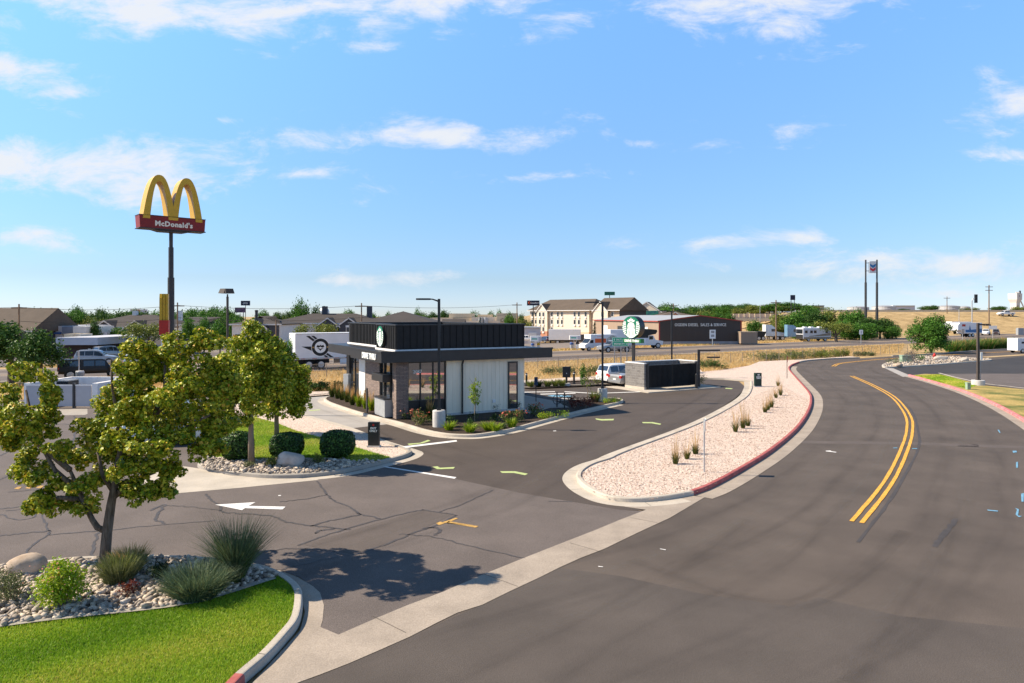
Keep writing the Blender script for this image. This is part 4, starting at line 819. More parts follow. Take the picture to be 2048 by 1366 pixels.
def dec(polys, m, lvl, nm='emblem'):
    b = MB()
    for p in polys: b.prism(p, .002 * lvl - .001, .002 * lvl + .002, M=MD)
    b.build(nm, m, bx, tri=True)
dec([[(-2.1, .12), (-.6, .1), (-.6, -.5), (-1.0, -.35)], [(2.1, -.12), (.6, -.1), (.6, .5), (1.0, .35)]], m_plast, 1)
dec([[(-1.6, 1.28), (-1.2, 1.28), (-.35, .62), (-.75, .62)], [(-1.05, 1.28), (-.7, 1.28), (.1, .62), (-.25, .62)], [(1.6, -1.22), (1.2, -1.22), (.35, -.62), (.75, -.62)], [(1.05, -1.22), (.7, -1.22), (-.1, -.62), (.25, -.62)]], m_plast, 1, 'stripes')
dec([circ(1.02)], m_swhite, 2); dec([circ(.97)], m_plast, 3); dec([circ(.64)], m_swhite, 4)
dec([[(-.45, .02), (-.35, .25), (-.1, .18), (0, .28), (.1, .18), (.35, .25), (.45, .02), (.2, -.05), (0, .06), (-.2, -.05)], [(-.4, -.1), (-.15, -.22), (0, -.4), (.15, -.22), (.4, -.1), (.1, -.12), (0, -.2), (-.1, -.12)]], m_plast, 5)
dec([[(-.92, -.07), (-.7, -.07), (-.7, .07), (-.92, .07)], [(.7, -.07), (.92, -.07), (.92, .07), (.7, .07)]], m_oldyel, 5)
# rental box van facing left
rv = lorry('white rental box van with an orange red side panel by the pay station', gv(1196, 701), R(206), 'rental_van', 'van')
b = MB(); b.bbox(-3.1, 1.4, -1.1, 1.1, .75, 2.75, .04); b.bbox(1.2, 2.1, -1.05, 1.05, 2.0, 2.75, .08); bv_ = b.build('cargo_box', m_box, rv)
b = MB(); b.prism([(1.4, .5), (3.15, .5), (3.2, 1.05), (2.6, 1.3), (2.0, 2.0), (1.4, 2.0)], -1.0, 1.0, M=Matrix.Rotation(R(90), 4, 'X')); b.build('cab', m_box, rv)
b = MB(); b.add([(2.03, -.9, 1.98), (2.62, -.9, 1.32), (2.62, .9, 1.32), (2.03, .9, 1.98)], [(0, 1, 2, 3)]); o = b.build('windscreen', m_cglass, rv); o.location = (.015, 0, .015)
b = MB(); b.box(1.55, 2.2, 1.0, 1.012, 1.3, 1.85); b.build('side_window', m_cglass, rv); b = MB(); b.box(1.55, 2.2, -1.012, -1.0, 1.3, 1.85); b.build('side_window', m_cglass, rv)
b = MB(); b.box(-.9, 1.3, 1.1, 1.106, 1.35, 2.05); b.build('orange_panel', m_orange, bv_)
b = MB(); b.prism([(-3., .9), (-1.2, .9), (-1., 2.0), (-2.0, 2.6), (-3., 2.4)], -1.106, -1.1, M=Matrix.Rotation(R(90), 4, 'X')); b.build('picture_panel', mat('mixed_decal', (.45, .48, .42), .6, .5, 2., col2=(.7, .66, .6)), bv_)
text('lettering', 'U-HAUL', .34, m_orange, bv_, (.3, 1.104, 2.4), (R(90), 0, R(180)), .002)
for x in (-2.1, 2.4):
    for y in (.9, -.9): wheel(rv, x, y, .38)
for y in (.7, -.7): b = MB(); b.bbox(3.14, 3.22, y - .15, y + .15, .85, 1.02, .02); b.build('headlight', m_head, rv)
# black topped motorhome lorry facing right
mh = lorry('white motorhome lorry with a black roof and cab over bunk facing right', gv(1275, 696.5), R(12), 'motorhome_truck', 'motorhome')
b = MB(); b.bbox(-5.6, 1.6, -1.2, 1.2, .6, 1.9, .05); b.bbox(-5.6, -1.6, -1.19, 1.19, 1.9, 3.4, .05); b.build('lower_body', m_box, mh); b = MB(); b.bbox(-1.6, 1.6, -1.21, 1.21, 1.9, 3.5, .06); b.prism([(1.6, 2.35), (3.0, 2.6), (3.3, 3.0), (3.2, 3.35), (1.6, 3.5)], -1.2, 1.2, M=Matrix.Rotation(R(90), 4, 'X')); b.build('upper_body', pt_black, mh)
b = MB(); b.prism([(1.6, .6), (4.4, .6), (4.5, 1.3), (3.0, 1.55), (2.6, 2.35), (1.6, 2.35)], -1.05, 1.05, M=Matrix.Rotation(R(90), 4, 'X')); b.build('cab', pt_white, mh)
b = MB(); b.add([(2.62, -.9, 2.3), (3.0, -.9, 1.58), (3.0, .9, 1.58), (2.62, .9, 2.3)], [(3, 2, 1, 0)]); o = b.build('windscreen', m_cglass, mh); o.location = (.02, 0, .01)
b = MB(); b.box(1.8, 2.55, -1.06, -1.05, 1.6, 2.2); b.build('side_window', m_cglass, mh); b = MB(); b.bbox(4.42, 4.56, -.8, .8, .75, 1.25, .03); b.build('grille', pt_dkblue, mh)
b = MB(); b.box(-.9, 1.1, -1.22, -1.2, .75, 1.75); b.build('side_door', m_swhite, mh)
for x in (-4.2, -3.2, 3.5):
    for y in (1., -1.): wheel(mh, x, y, .5, .3)
# big box lorry far away
bt = lorry('grey white box lorry with a long cargo box standing before the hotel', Vector((14.9, 187, -1.75)), R(-8), 'box_truck', 'truck')
b = MB(); b.bbox(-5, 3.4, -1.25, 1.25, 1.1, 3.95, .04); b.build('cargo_box', m_box, bt); b = MB(); b.bbox(3.5, 5.4, -1.15, 1.15, .6, 2.6, .15); b.build('cab', pt_dkblue, bt)
b = MB(); b.box(4.0, 4.9, -1.16, -1.15, 1.7, 2.4); b.build('side_window', m_cglass, bt); b = MB(); b.box(-4.8, 5, -.5, .5, .6, 1.1); b.build('chassis', m_plast, bt)
for x in (-2.6, 4.3):
    for y in (1.1, -1.1): wheel(bt, x, y, .5, .3)
# tractors and the coach motorhome at the yard
def tractor(label, loc, rz, pm):
    t = lorry(label, loc, rz, 'truck_tractor', 'truck'); b = MB(); b.prism([(-1.6, .9), (.9, .9), (2.9, .8), (3.0, 1.7), (1.2, 1.95), (.75, 2.9), (-.2, 3.6), (-1.6, 3.7)], -1.15, 1.15, M=Matrix.Rotation(R(90), 4, 'X')); b.build('cab', pm, t, tri=False)
    for y in (-1.158, 1.15): b = MB(); b.box(-.2, .7, y, y + .008, 2.0, 2.65); b.build('side_window', m_cglass, t)
    b = MB(); b.add([(.78, -1., 2.86), (1.2, -1., 1.98), (1.2, 1., 1.98), (.78, 1., 2.86)], [(3, 2, 1, 0)]); o = b.build('windscreen', m_cglass, t); o.location = (.02, 0, .01)
    b = MB(); b.box(-4.6, -1.6, -.5, .5, .65, .95); b.build('chassis', m_plast, t)
    for x in (-3.9, -2.7, 2.0):
        for y in (-1., 1.): wheel(t, x, y, .5, .3)
    return t
tractor('white lorry tractor parked left of the pale blue one', Vector((62.8, 170, 0)), R(0), pt_white); tractor('pale blue lorry tractor parked beside the coach motorhome', Vector((66.6, 166, 0)), R(-4), pt_blue)
ft = lorry('black dump trailer behind the tractors at the workshop end', Vector((56, 166, 0)), R(0), 'dump_trailer', 'trailer'); b = MB(); b.prism([(-4, .9), (3.4, .9), (3.9, 2.1), (-4.2, 2.1)], -1.2, 1.2, M=Matrix.Rotation(R(90), 4, 'X')); b.build('tub', pt_black, ft)
for x in (2.2, 3.2): wheel(ft, x, -1., .5, .3); wheel(ft, x, 1., .5, .3)
co = lorry('tan and white coach motorhome facing left by the highway trees', gv(1627, 682.5), R(196), 'coach_motorhome', 'motorhome')
b = MB(); b.bbox(-3.8, 3.8, -1.25, 1.25, .55, 3.1, .2); bd = b.build('body', m_box, co)
b = MB(); b.box(-3.7, 3.6, 1.245, 1.256, .55, 1.0); b.build('lower_stripe', m_tanv, bd); b = MB(); b.prism([(-3.6, 1.3), (2.2, 1.1), (2.2, 1.25), (-.5, 1.5), (-3.6, 2.0)], -1.262, -1.25, M=Matrix.Rotation(R(90), 4, 'X')); b.build('swoosh', m_tanv, bd)
b = MB(); b.bbox(3.7, 3.83, -1.1, 1.1, 1.75, 2.8, .03); b.build('windscreen', m_cglass, co); b = MB(); b.bbox(3.72, 3.85, -1.15, 1.15, .6, 1.6, .03); b.build('front_mask', m_plast, co)
for x in (-2.9, .2, 1.2, 2.6): b = MB(); b.box(x, x + .7, 1.25, 1.262, 1.9, 2.5); b.build('side_window', m_cglass, co)
for x in (-2, .3, 2.): b = MB(); b.bbox(x, x + .8, -.4, .4, 3.1, 3.35, .05); b.build('roof_unit', m_box, co)
for x in (-2.2, 2.3):
    for y in (1.1, -1.1): wheel(co, x, y, .45, .3)
# right: lorries, cars and van at the junction
def campers(label, px, py, rz, L, waves):
    t = lorry(label, gv(px, py), rz, 'camper_trailer', 'trailer'); b = MB(); b.prism([(-L / 2, 1.0), (L / 2 - 2.4, 1.0), (L / 2 - 2.2, 1.9), (L / 2, 1.9), (L / 2, 3.2), (L / 2 - .7, 3.9), (-L / 2, 3.9)], -1.25, 1.25, M=Matrix.Rotation(R(90), 4, 'X')); bd = b.build('body', m_box, t)
    for s in (1, -1):
        b = MB(); b.prism([(-L / 2 + .1, 1.3), (L / 2 - 2.6, 1.3), (L / 2 - 2.6, 2.0), (.4, 2.0), (.1, 3.3), (-.3, 2.0), (-L / 2 + .1, 2.3)], s * 1.256 - .005, s * 1.256 + .005, M=Matrix.Rotation(R(90), 4, 'X')); b.build('blue_wave', m_bluew, bd, tri=True)
        b = MB(); b.box(L / 2 - 2.6, L / 2 - 1.4, s * 1.256 - .005, s * 1.256 + .005, 2.9, 3.5); b.build('dark_print', m_tail, bd)
    for x in (-1.2, 0):
        for y in (1, -1): wheel(t, x, y, .5, .3)
    return t
c1 = campers('white camper trailer with a blue wave crossing the far junction', 1932, 674, R(196), 8.4, 1)
c2 = campers('second white and blue camper trailer behind the big round bush', 1915, 668, R(196), 8.4, 1)
car('pickup', 'white pickup waiting at the junction behind the bronze lamp post', gv(1972, 670.5), R(232), pt_white, .42, name='pickup_truck', cat='pickup')
car('suv', 'dark red brown car last in line at the far junction', gv(1992, 670), R(235), paint('dark_brown_paint', (.05, .03, .025)))
wv = lorry('white panel van cut by the right frame edge on the dark side street', gv(2054, 705.5), R(8), 'panel_van', 'van')
b = MB(); b.prism([(-2.6, .4), (2.5, .4), (2.65, .9), (2.35, 1.25), (1.75, 2.2), (1.5, 2.35), (-2.6, 2.35)], -.98, .98, M=Matrix.Rotation(R(90), 4, 'X')); b.build('body', pt_white, wv)
for x in (-1.7, 1.65):
    for y in (.9, -.9): wheel(wv, x, y, .36)
b = MB(); b.box(-1.6, 1.4, .98, .99, 1.55, 1.75); b.box(-1.9, 1.4, -.99, -.98, 1.5, 1.8); b.build('stripe', m_plast, wv); b = MB(); b.add([(1.78, -.85, 2.18), (2.36, -.85, 1.28), (2.36, .85, 1.28), (1.78, .85, 2.18)], [(3, 2, 1, 0)]); o = b.build('windscreen', m_cglass, wv); o.location = (.015, 0, .015)
for y in (.7, -.7): b = MB(); b.bbox(2.5, 2.68, y - .16, y + .16, .8, .98, .02); b.build('headlight', m_head, wv)
car('pickup', 'tiny white pickup driving along the freeway embankment', Vector((182, 258, gz(182, 258) + .1)), R(180), pt_white, .42, name='pickup_truck', cat='pickup')
# ================================================================ vegetation near the camera
L_maple = leafmat('maple_leaf', [(0, '384f10'), (.26, '5a7416'), (.52, '9aa222'), (.8, 'd0c446'), (.94, 'cc9e3c'), (1, 'a05c2c')], .2, .45, .25)
L_maple2 = leafmat('maple_leaf_yellowing', [(0, '3c5412'), (.28, '607a18'), (.54, 'a4aa28'), (.82, 'd4ca4a'), (1, 'c08a36')], .2, .45, .25)
L_hedge = leafmat('hedge_leaf', [(0, '1e3614'), (.55, '32521e'), (.88, '4e7230'), (1, '6c9040')], .15, .45, .3)
L_ash = leafmat('ash_leaf', [(0, '2a4818'), (.45, '446e26'), (.8, '628c34'), (1, '80a244')], .28, .5, .2)
L_dark = leafmat('dark_green_leaf', [(0, '28421e'), (.5, '40602a'), (.9, '5a7836'), (1, '748a4a')], .25, .5, .2)
L_olive = leafmat('olive_green_leaf', [(0, '4e5c24'), (.5, '707a36'), (.9, '8c9044'), (1, 'a0a052')], .25, .5, .2)
L_conif = leafmat('conifer_needle', [(0, '12220f'), (.6, '1d3316'), (1, '2c4520')], .1, .6, .2)
L_spirea = leafmat('spirea_leaf', [(0, '5a7d10'), (.4, '86a51c'), (.8, 'b3c032'), (.93, 'c8b53a'), (1, 'c86a4a')], .35, .45, .3)
L_red = leafmat('barberry_leaf', [(0, '4a1a14'), (.6, '6e2a1c'), (1, '8c4a2c')], .3, .5, .3)
L_sage = leafmat('grey_green_leaf', [(0, '4c5636'), (.5, '6c744a'), (1, '929268')], .25, .6, .2)
L_lav = leafmat('lavender_stem', [(0, '5c5a52'), (.6, '77706c'), (1, '8f8489')], .2, .7, .2)
L_grass = leafmat('lawn_blade', [(0, '568014'), (.35, '7ea422'), (.68, 'aabc38'), (.88, 'c6be54'), (1, 'd0b870')], .35, .5, .25)
L_grass2 = leafmat('dry_lawn_blade', [(0, '64941a'), (.4, '92b42c'), (.72, 'bcc048'), (1, 'd0bc70')], .3, .6, .2)
L_straw = leafmat('straw_blade', [(0, 'b48e54'), (.5, 'd0ac70'), (1, 'e2ca94')], .3, .7, .2)
L_blue = leafmat('blue_green_blade', [(0, '35483a'), (.5, '546a4e'), (1, '7c8c66')], .3, .55, .25)
L_og = leafmat('ornamental_grass_blade', [(0, '33401a'), (.6, '4c5a22'), (1, '6a6e2e')], .3, .55, .25)
L_lime = leafmat('lime_green_blade', [(0, '5c7a14'), (.6, '8ca41e'), (1, 'b0ba34')], .3, .5, .3)
L_rose = leafmat('rose_leaf', [(0, '33431c'), (.55, '56682c'), (.8, '8a8a48'), (1, 'a09060')], .25, .5, .3)
L_flower = leafmat('rose_petal', [(0, 'a8403a'), (.6, 'c86a58'), (1, 'd89a80')], .3, .5, .2)
L_tan = leafmat('tan_plume', [(0, 'b08a54'), (1, 'd2ae76')], .3, .7, .1)
m_bark = mat('bark', (.10, .072, .052), .95, .45, 7., col2=(.20, .155, .12), bump=1., stretch=(3, 3, .5), detail=9)
m_bark2 = mat('smooth_bark', (.22, .165, .12), .9, .2, 9., bump=.4, stretch=(2, 2, .5))
m_stone = mat('river_stone', (.34, .31, .285), .85, .25, 1.7, col2=(.52, .475, .43), bump=.2, detail=3)
m_boulder = mat('sandstone_boulder', (.44, .32, .225), .9, .3, 2.6, col2=(.58, .46, .36), bump=1., detail=10)
def crown(name, lobes, n, size, m, parent, thick=.45, clump=.0, up=.35, jit=.8, per=14, asp=.62):
    """leaf crown: clumps of leaves in the outer layers of the lobes"""
    if clump:
        k = max(1, n // per); c, d = clump_points(lobes, k, thick)
        cc = np.repeat(c, per, 0) + rng.normal(size=(k * per, 3)) * clump; dd = np.repeat(d, per, 0)
        base = np.repeat(rng.random(k), per)
    else:
        cc, dd = clump_points(lobes, n, thick); base = rng.random(len(cc))
    face = dd * .55 + np.array([0, 0, up]); v, q = leaves(cc, size, face, jit, asp)
    r = np.clip(.45 * base + .55 * rng.random(len(cc)), 0, 1)
    return fast_mesh(name, v, q, m, parent, np.repeat(r, 4))
def puffs(lobes, dens, r0, r1):
    out = []
    for c, r in lobes:
        n = max(5, int(dens * r[0] * r[1] / .1)); d = unit(rng.normal(size=(n, 3))); d[:, 2] = np.where(d[:, 2] < -.6, -d[:, 2], d[:, 2])
        for k in range(n):
            q = rng.uniform(r0, r1); out.append((c + d[k] * r * rng.uniform(.55, .95), np.array((q, q, q * .8))))
    return out
def blades(base, h, lean, w, curve=.5, dirs=None):
    """curved grass blades: 3 segments tapering to a tip. base (n,3)"""
    n = len(base); a = rng.uniform(0, 2 * pi, n); d = np.stack([np.cos(a), np.sin(a), np.zeros(n)], 1) if dirs is None else dirs
    hh = (h * rng.uniform(.55, 1.15, n))[:, None]; ln = (lean * rng.uniform(.3, 1.2, n))[:, None]; s = np.stack([-d[:, 1], d[:, 0], np.zeros(n)], 1)
    fa = rng.uniform(0, 2 * pi, n); s = np.stack([np.cos(fa), np.sin(fa), np.zeros(n)], 1)
    z = np.array([0, 0, 1.]); out = []
    for t, ww in ((0, 1.), (.45, .8), (.8, .45), (1, .06)):
        p = base + z * hh * (t - curve * .25 * t * t * np.minimum(ln / np.maximum(hh, .01), 1.5)) + d * ln * t ** 1.7
        out += [p - s * w * ww * .5, p + s * w * ww * .5]
    v = np.stack(out, 1).reshape(-1, 3); i = np.arange(n)[:, None] * 8
    q = np.concatenate([i + np.array([[2 * k, 2 * k + 1, 2 * k + 3, 2 * k + 2]]) for k in range(3)], 1).reshape(-1, 4)
    return v, q
def grass_clump(name, parent, n, r, h, lean, w, m, curve=.5, z=0., off=(0, 0)):
    a = rng.uniform(0, 2 * pi, n); rr = r * np.sqrt(rng.random(n)); b = np.stack([rr * np.cos(a) + off[0], rr * np.sin(a) + off[1], np.full(n, z)], 1)
    d = np.stack([np.cos(a + rng.normal(0, .5, n)), np.sin(a + rng.normal(0, .5, n)), np.zeros(n)], 1)
    v, q = blades(b, h, lean, w, curve, d); return fast_mesh(name, v, q, m, parent, np.repeat(rng.random(n), 8))
def limb(b, p0, p1, r0, r1, k=6, wob=.06, n=8, sag=0.):
    p0, p1 = Vector(p0), Vector(p1); L = (p1 - p0).length; pts = []; rs = []
    for i in range(k + 1):
        t = i / k; p = p0.lerp(p1, t)
        if 0 < i < k: p += Vector((random.gauss(0, wob), random.gauss(0, wob), random.gauss(0, wob * .5))) * L * .5
        p.z += sag * 4 * t * (1 - t) * L
        pts.append(p); rs.append(r0 + (r1 - r0) * t)
    b.tube(pts, rs, n); return pts
# ---- the near maple
T1 = G(208, 1136, .12); D1 = T1.y
t1 = thing('maple_tree', 'large near maple with a forked dark trunk standing in the river rock bed', 'tree', T1, 0, 'maples along the drive')
def L1(px, py, r, dy=0.): p = at(px, py, D1 + dy); rr = r * .88 * (D1 + dy) / F; return (np.array((p.x - T1.x, p.y - T1.y, p.z - T1.z)), np.array((rr, rr * 1.0, rr * .82)))
lb = [(52, 748, 38), (86, 772, 34), (14, 790, 36, .3), (8, 835, 38), (48, 838, 42, -.3), (96, 830, 20, .3), (30, 870, 36), (84, 868, 42), (112, 905, 34, -.5), (66, 925, 40, .6), (40, 955, 26), (92, 960, 34), (120, 985, 30), (72, 1014, 16, .2), (88, 1000, 22), (176, 980, 42, -.3), (150, 1000, 34, .4), (165, 1020, 24), (140, 930, 34, .8), (10, 885, 20), (98, 800, 18), (104, 1012, 20)]
rb = [(208, 836, 40), (200, 880, 38, .7), (222, 800, 32, .3), (264, 768, 36), (258, 735, 26), (262, 703, 26, .2), (282, 745, 34, .4), (278, 700, 22), (296, 770, 44, .2), (330, 720, 36, .4), (362, 690, 36), (412, 678, 34), (398, 715, 40), (440, 740, 38, .4), (376, 760, 50, -.4), (436, 795, 44), (330, 815, 60, -.7), (396, 845, 54, .3), (446, 850, 36, .6), (260, 830, 52, -.6), (232, 890, 44, -.7), (290, 885, 54, -.9), (352, 890, 50, -.4), (404, 900, 40), (310, 945, 40, -.3), (350, 940, 28), (262, 945, 44, -.4), (290, 985, 36), (326, 985, 24), (246, 985, 30), (238, 920, 36, .9), (176, 860, 28, .6), (190, 925, 26, .9), (300, 850, 60, 1.2), (360, 810, 60, 1.3), (270, 920, 50, 1.2), (400, 780, 50, 1.2), (300, 720, 36, .9), (262, 790, 46, 1.0), (430, 905, 24, .3), (462, 770, 24, .2), (205, 955, 14, .4)]
lob1 = [L1(*a) for a in lb + rb]
crown('crown', puffs(lob1, 5.2, .12, .24), 56000, .092, L_maple, t1, .42, .0, .5, .55, 1, .85)
b = MB()
q = lambda px, py, dy=0.: at(px, py, D1 + dy) - T1
k0 = q(214, 1065); b.tube([(0, 0, -.1), (0, .0, .0), q(211, 1100), k0, q(222, 1010), q(231, 960), q(236, 915)], [.165, .135, .115, .11, .095, .072, .05], 12)
b.tube([q(212, 1062), q(195, 1055), q(185, 1040), q(174, 1018), q(160, 985), q(140, 940), q(118, 905)], [.075, .072, .062, .058, .05, .035, .02], 8)
for a in ([(231, 960), (240, 900), (236, 840), (225, 780), (222, 720)], [(231, 965), (262, 910), (300, 850), (340, 790), (370, 720)], [(236, 930), (290, 890), (360, 860), (420, 830)], [(160, 985), (110, 940), (70, 870), (52, 780)], [(140, 940), (90, 900), (40, 860), (10, 820)], [(222, 1000), (265, 960), (310, 945)], [(165, 1000), (120, 995), (85, 1005)], [(228, 985), (205, 950), (195, 900)], [(300, 850), (330, 780), (330, 730)], [(70, 870), (85, 800), (90, 770)]):
    pts = [q(x, y, random.uniform(-.15, .15)) for x, y in a]; b.tube(pts, [.055 * (1 - i / len(pts)) + .012 for i in range(len(pts))], 6)
b.build('trunk', m_bark, t1, smooth=True)
# ---- the two maples on the mid island
def maple(px, py, z0, lobes, n, label, lim, rad, lm):
    T = G(px, py, z0); D = T.y; t = thing('maple_tree', label, 'tree', T, 0, 'maples along the drive')
    lo = []
    for x, y, r, *dy in lobes:
        dd = dy[0] if dy else 0; p = at(x, y, D + dd); rr = r * (D + dd) / F; lo.append((np.array((p.x - T.x, p.y - T.y, p.z - T.z)), np.array((rr, rr, rr * .85))))
    crown('crown', puffs(lo, 4.0, .2, .36), n * 2, .13, lm, t, .42, .0, .5, .55, 1, .85)
    b = MB()
    for a, r0, r1 in lim:
        pts = [at(x, y, D) - T for x, y in a]; pts[0].z = min(pts[0].z, 0) if a is lim[0][0] else pts[0].z
        b.tube(pts, [r0 + (r1 - r0) * i / (len(pts) - 1) for i in range(len(pts))], 8)
    b.build('trunk', m_bark2, t, smooth=True); return t
maple(503, 929, .12, [(512, 676, 26), (490, 700, 36), (540, 705, 34), (470, 735, 34, .4), (520, 735, 44, -.5), (562, 735, 32), (492, 770, 44, -.5), (545, 775, 40, -.3), (455, 775, 30), (470, 810, 38), (515, 805, 34, -.4), (440, 820, 26), (560, 760, 30, .8), (500, 740, 50, 1.2), (476, 770, 40, 1.2), (530, 690, 24, .4), (448, 745, 24), (475, 845, 24, -.2), (505, 660, 16)], 13000,
      'slender maple with a yellow green crown beside the clipped hedges', [([(503, 930), (502, 880), (502, 840), (503, 790), (506, 740), (510, 690)], .14, .03), ([(503, 820), (480, 780), (465, 745)], .05, .02), ([(503, 810), (530, 770), (555, 735)], .05, .02)], .14, L_maple2)
maple(553.5, 872, .12, [(556, 720, 26), (574, 745, 30), (590, 775, 30), (560, 775, 36), (575, 805, 36), (600, 805, 20), (596, 826, 18), (548, 805, 30), (538, 785, 30, .6), (566, 760, 36, 1.), (604, 745, 12), (583, 826, 20), (530, 826, 20), (545, 745, 26)], 10000,
      'smaller maple behind the slender one on the mid island lawn', [([(553.5, 874), (553, 835), (553, 800), (556, 760), (560, 725)], .13, .03), ([(553, 815), (575, 790), (590, 775)], .05, .02), ([(553, 812), (540, 790), (535, 775)], .05, .02)], .12, L_maple2)
# ---- clipped hedge balls
def hedge(px, py, w, h, label, n=5200):
    p = G(px, py, .12); p.y += w * .45; t = thing('clipped_hedge', label, 'hedge', p, 0, 'clipped round hedges on the mid island')
    v = []; k = n; d = unit(rng.normal(size=(k, 3))); e = np.sign(d) * np.abs(d) ** .85; e = e / np.maximum(np.abs(e).max(1, keepdims=True) ** .22, .1)
    rad = rng.uniform(.86, 1.0, (k, 1)); c = e * rad * np.array([w / 2, w / 2, h / 2]) * .92 + np.array([0, 0, h / 2])
    c[:, 2] = np.maximum(c[:, 2], .03); v, q = leaves(c, .085, d * 1.6, .6, .7)
    fast_mesh('foliage', v, q, L_hedge, t, np.repeat(rng.random(k), 4))
    b = MB(); b.lathe([(.0, .02)] + [(w / 2 * .80 * sin(a) ** .7, h / 2 - h / 2 * .84 * cos(a)) for a in (.3, .7, 1.1, 1.57, 2., 2.4, 2.8)] + [(0, h * .92)], 14); b.build('inner_twigs', mat('hedge_twigs', (.02, .03, .012), .95, .3, 6.), t, smooth=True)
hedge(464, 927, 1.32, 1.22, 'left clipped round hedge, the sunlit one touching the slender maple trunk')
hedge(563.5, 923, 1.45, 1.10, 'middle clipped round hedge behind the pale boulder')
hedge(667, 923, 1.52, 1.2, 'right clipped round hedge, widest, next to the charcoal exit sign')
# ---- boulders
def boulder(px, py, w, d, h, label, seed, name='boulder', m=None, z0=.1):
    r2 = random.Random(seed); bm = bmesh.new(); bmesh.ops.create_icosphere(bm, subdivisions=3, radius=1)
    ax = [(Vector((r2.gauss(0, 1), r2.gauss(0, 1), r2.gauss(0, .8))).normalized(), r2.uniform(.62, .9)) for _ in range(11)]
    for vv in bm.verts:
        for a, c in ax:
            dd = vv.co.dot(a)
            if dd > c: vv.co -= a * (dd - c) * .85
        vv.co = Vector((vv.co.x * w / 2, vv.co.y * d / 2, vv.co.z * h * .62 + h * .36))
    me = bpy.data.meshes.new(name); bm.to_mesh(me); bm.free(); me.materials.append(m or m_boulder)
    for p in me.polygons: p.use_smooth = True
    o = bpy.data.objects.new(name, me); COL.objects.link(o); p = G(px, py, z0); p.y += d * .3; o.location = p; o.rotation_euler = (0, 0, r2.uniform(-.4, .4)); return tag(o, label, 'boulder')
boulder(38, 1156, .86, .8, .48, 'tan boulder at the left end of the river rock bed', 4)
boulder(577, 936, 1.12, .8, .66, 'pale sandstone boulder before the middle clipped hedge', 8, m=mat('pale_boulder', (.50, .42, .36), .9, .2, 3., col2=(.62, .54, .48), bump=.6, detail=9))
boulder(1885, 720.5, 1.9, 1.0, .6, 'left white boulder beside the red hydrant', 3, m=m_conc)
boulder(1931, 723, 1.5, 1.0, .55, 'right white boulder near the tip of the rock island', 6, m=m_conc)
boulder(1798, 733.5, 1.3, .8, .45, 'tan boulder at the near tip of the rock island', 5)
# ---- river stones
def stones(name, poly, n, s0, s1, z):
    bm = bmesh.new(); bmesh.ops.create_icosphere(bm, subdivisions=1, radius=1); bv = np.array([v.co[:] for v in bm.verts]); bf = np.array([[v.index for v in f.verts] for f in bm.faces]); bm.free()
    p = scatter(poly, n); sc = rng.uniform(s0, s1, (n, 1, 1)) * rng.choice([.75, 1., 1., 1.35], (n, 1, 1)); asp = rng.uniform([.8, .55, .4], [1.2, .8, .62], (n, 3))[:, None, :]
    v = bv[None] * (1 + rng.normal(0, .07, (n, len(bv), 1))) * sc * asp / 2
    a = rng.uniform(0, 2 * pi, n); c, s = np.cos(a)[:, None], np.sin(a)[:, None]; x, y = v[..., 0].copy(), v[..., 1].copy(); tl = rng.normal(0, .3, (n, 1))
    v[..., 0] = x * c - y * s; v[..., 1] = x * s + y * c; v[..., 2] += tl * x
    v[..., 0] += p[:, :1]; v[..., 1] += p[:, 1:]; v[..., 2] += z + sc[:, :, 0] * rng.uniform(.1, .32, (n, 1))
    f = (bf[None] + (np.arange(n) * len(bv))[:, None, None]).reshape(-1, 3)
    o = fast_mesh(name, v.reshape(-1, 3), f, mm_st, None, np.repeat(rng.random(n), len(bv))); o.data.polygons.foreach_set('use_smooth', [True] * len(o.data.polygons)); return struct(o, 'stuff')
mm_st = leafmat('river_stone', [(0, '6e655c'), (.25, '988c80'), (.5, 'bcae9e'), (.75, 'ccbaa4'), (.9, 'a49890'), (1, 'dad0c2')], 0., .85, .2)
rp = [p for p in rock_poly if p.x > -15]; rp = [Vector((-14.2, MOW[0].y + .1))] + [p for p in rp if p.x > -14.2] + [Vector((-14.2, 17.3))]
stones('river_stones', [p for p in rp], 5200, .09, .18, .125)
br = gp([(404, 932), (425, 916), (470, 921), (560, 919), (640, 919), (710, 922), (765, 922), (705, 935), (640, 945.5), (540, 948.5), (470, 944.5), (412, 937)], .13)
stones('river_stones', br, 1500, .10, .19, .13)
stones('river_stones', offset(E_out, .3, True), 1500, .12, .3, .12)
# ---- near lawn blades
def lawn(name, poly, n, h, w, m, z, lim=None):
    p = scatter(poly, n); b = np.column_stack([p, np.full(n, z)]); v, q = blades(b, h, h * .7, w)
    r = rng.random(n) * .5 + .5 * (np.sin(p[:, 0] * 1.7 + np.sin(p[:, 1] * 1.3) * 2) * .25 + np.sin(p[:, 0] * .8 - p[:, 1] * 1.1) * .25 + .5)
    return struct(fast_mesh(name, v, q, m, None, np.repeat(np.clip(r, 0, 1), 8)), 'stuff')
lp_ = [p for p in lawn_poly]; near = gp([(-60, 1256), (0, 1252), (85, 1241), (205, 1228), (308, 1217), (393, 1204), (461, 1185), (513, 1168), (548, 1157)], .13)
lawn('lawn_grass', near + [p for p in A_in[:i_split + 1][::-1] if p.y > 9.5] + [Vector((-4.9, 10.2)), Vector((-9.6, 10.2))], 90000, .055, .011, L_grass, .105)
lawn('lawn_grass', B_lawn, 36000, .07, .02, L_grass2, .115)
lawn('verge_grass', gp([(1830, 751.5), (1878, 749.5), (1903, 755), (1955, 771), (1935, 778), (1890, 768), (1850, 758)], .1), 9000, .07, .03, L_grass2, .12)
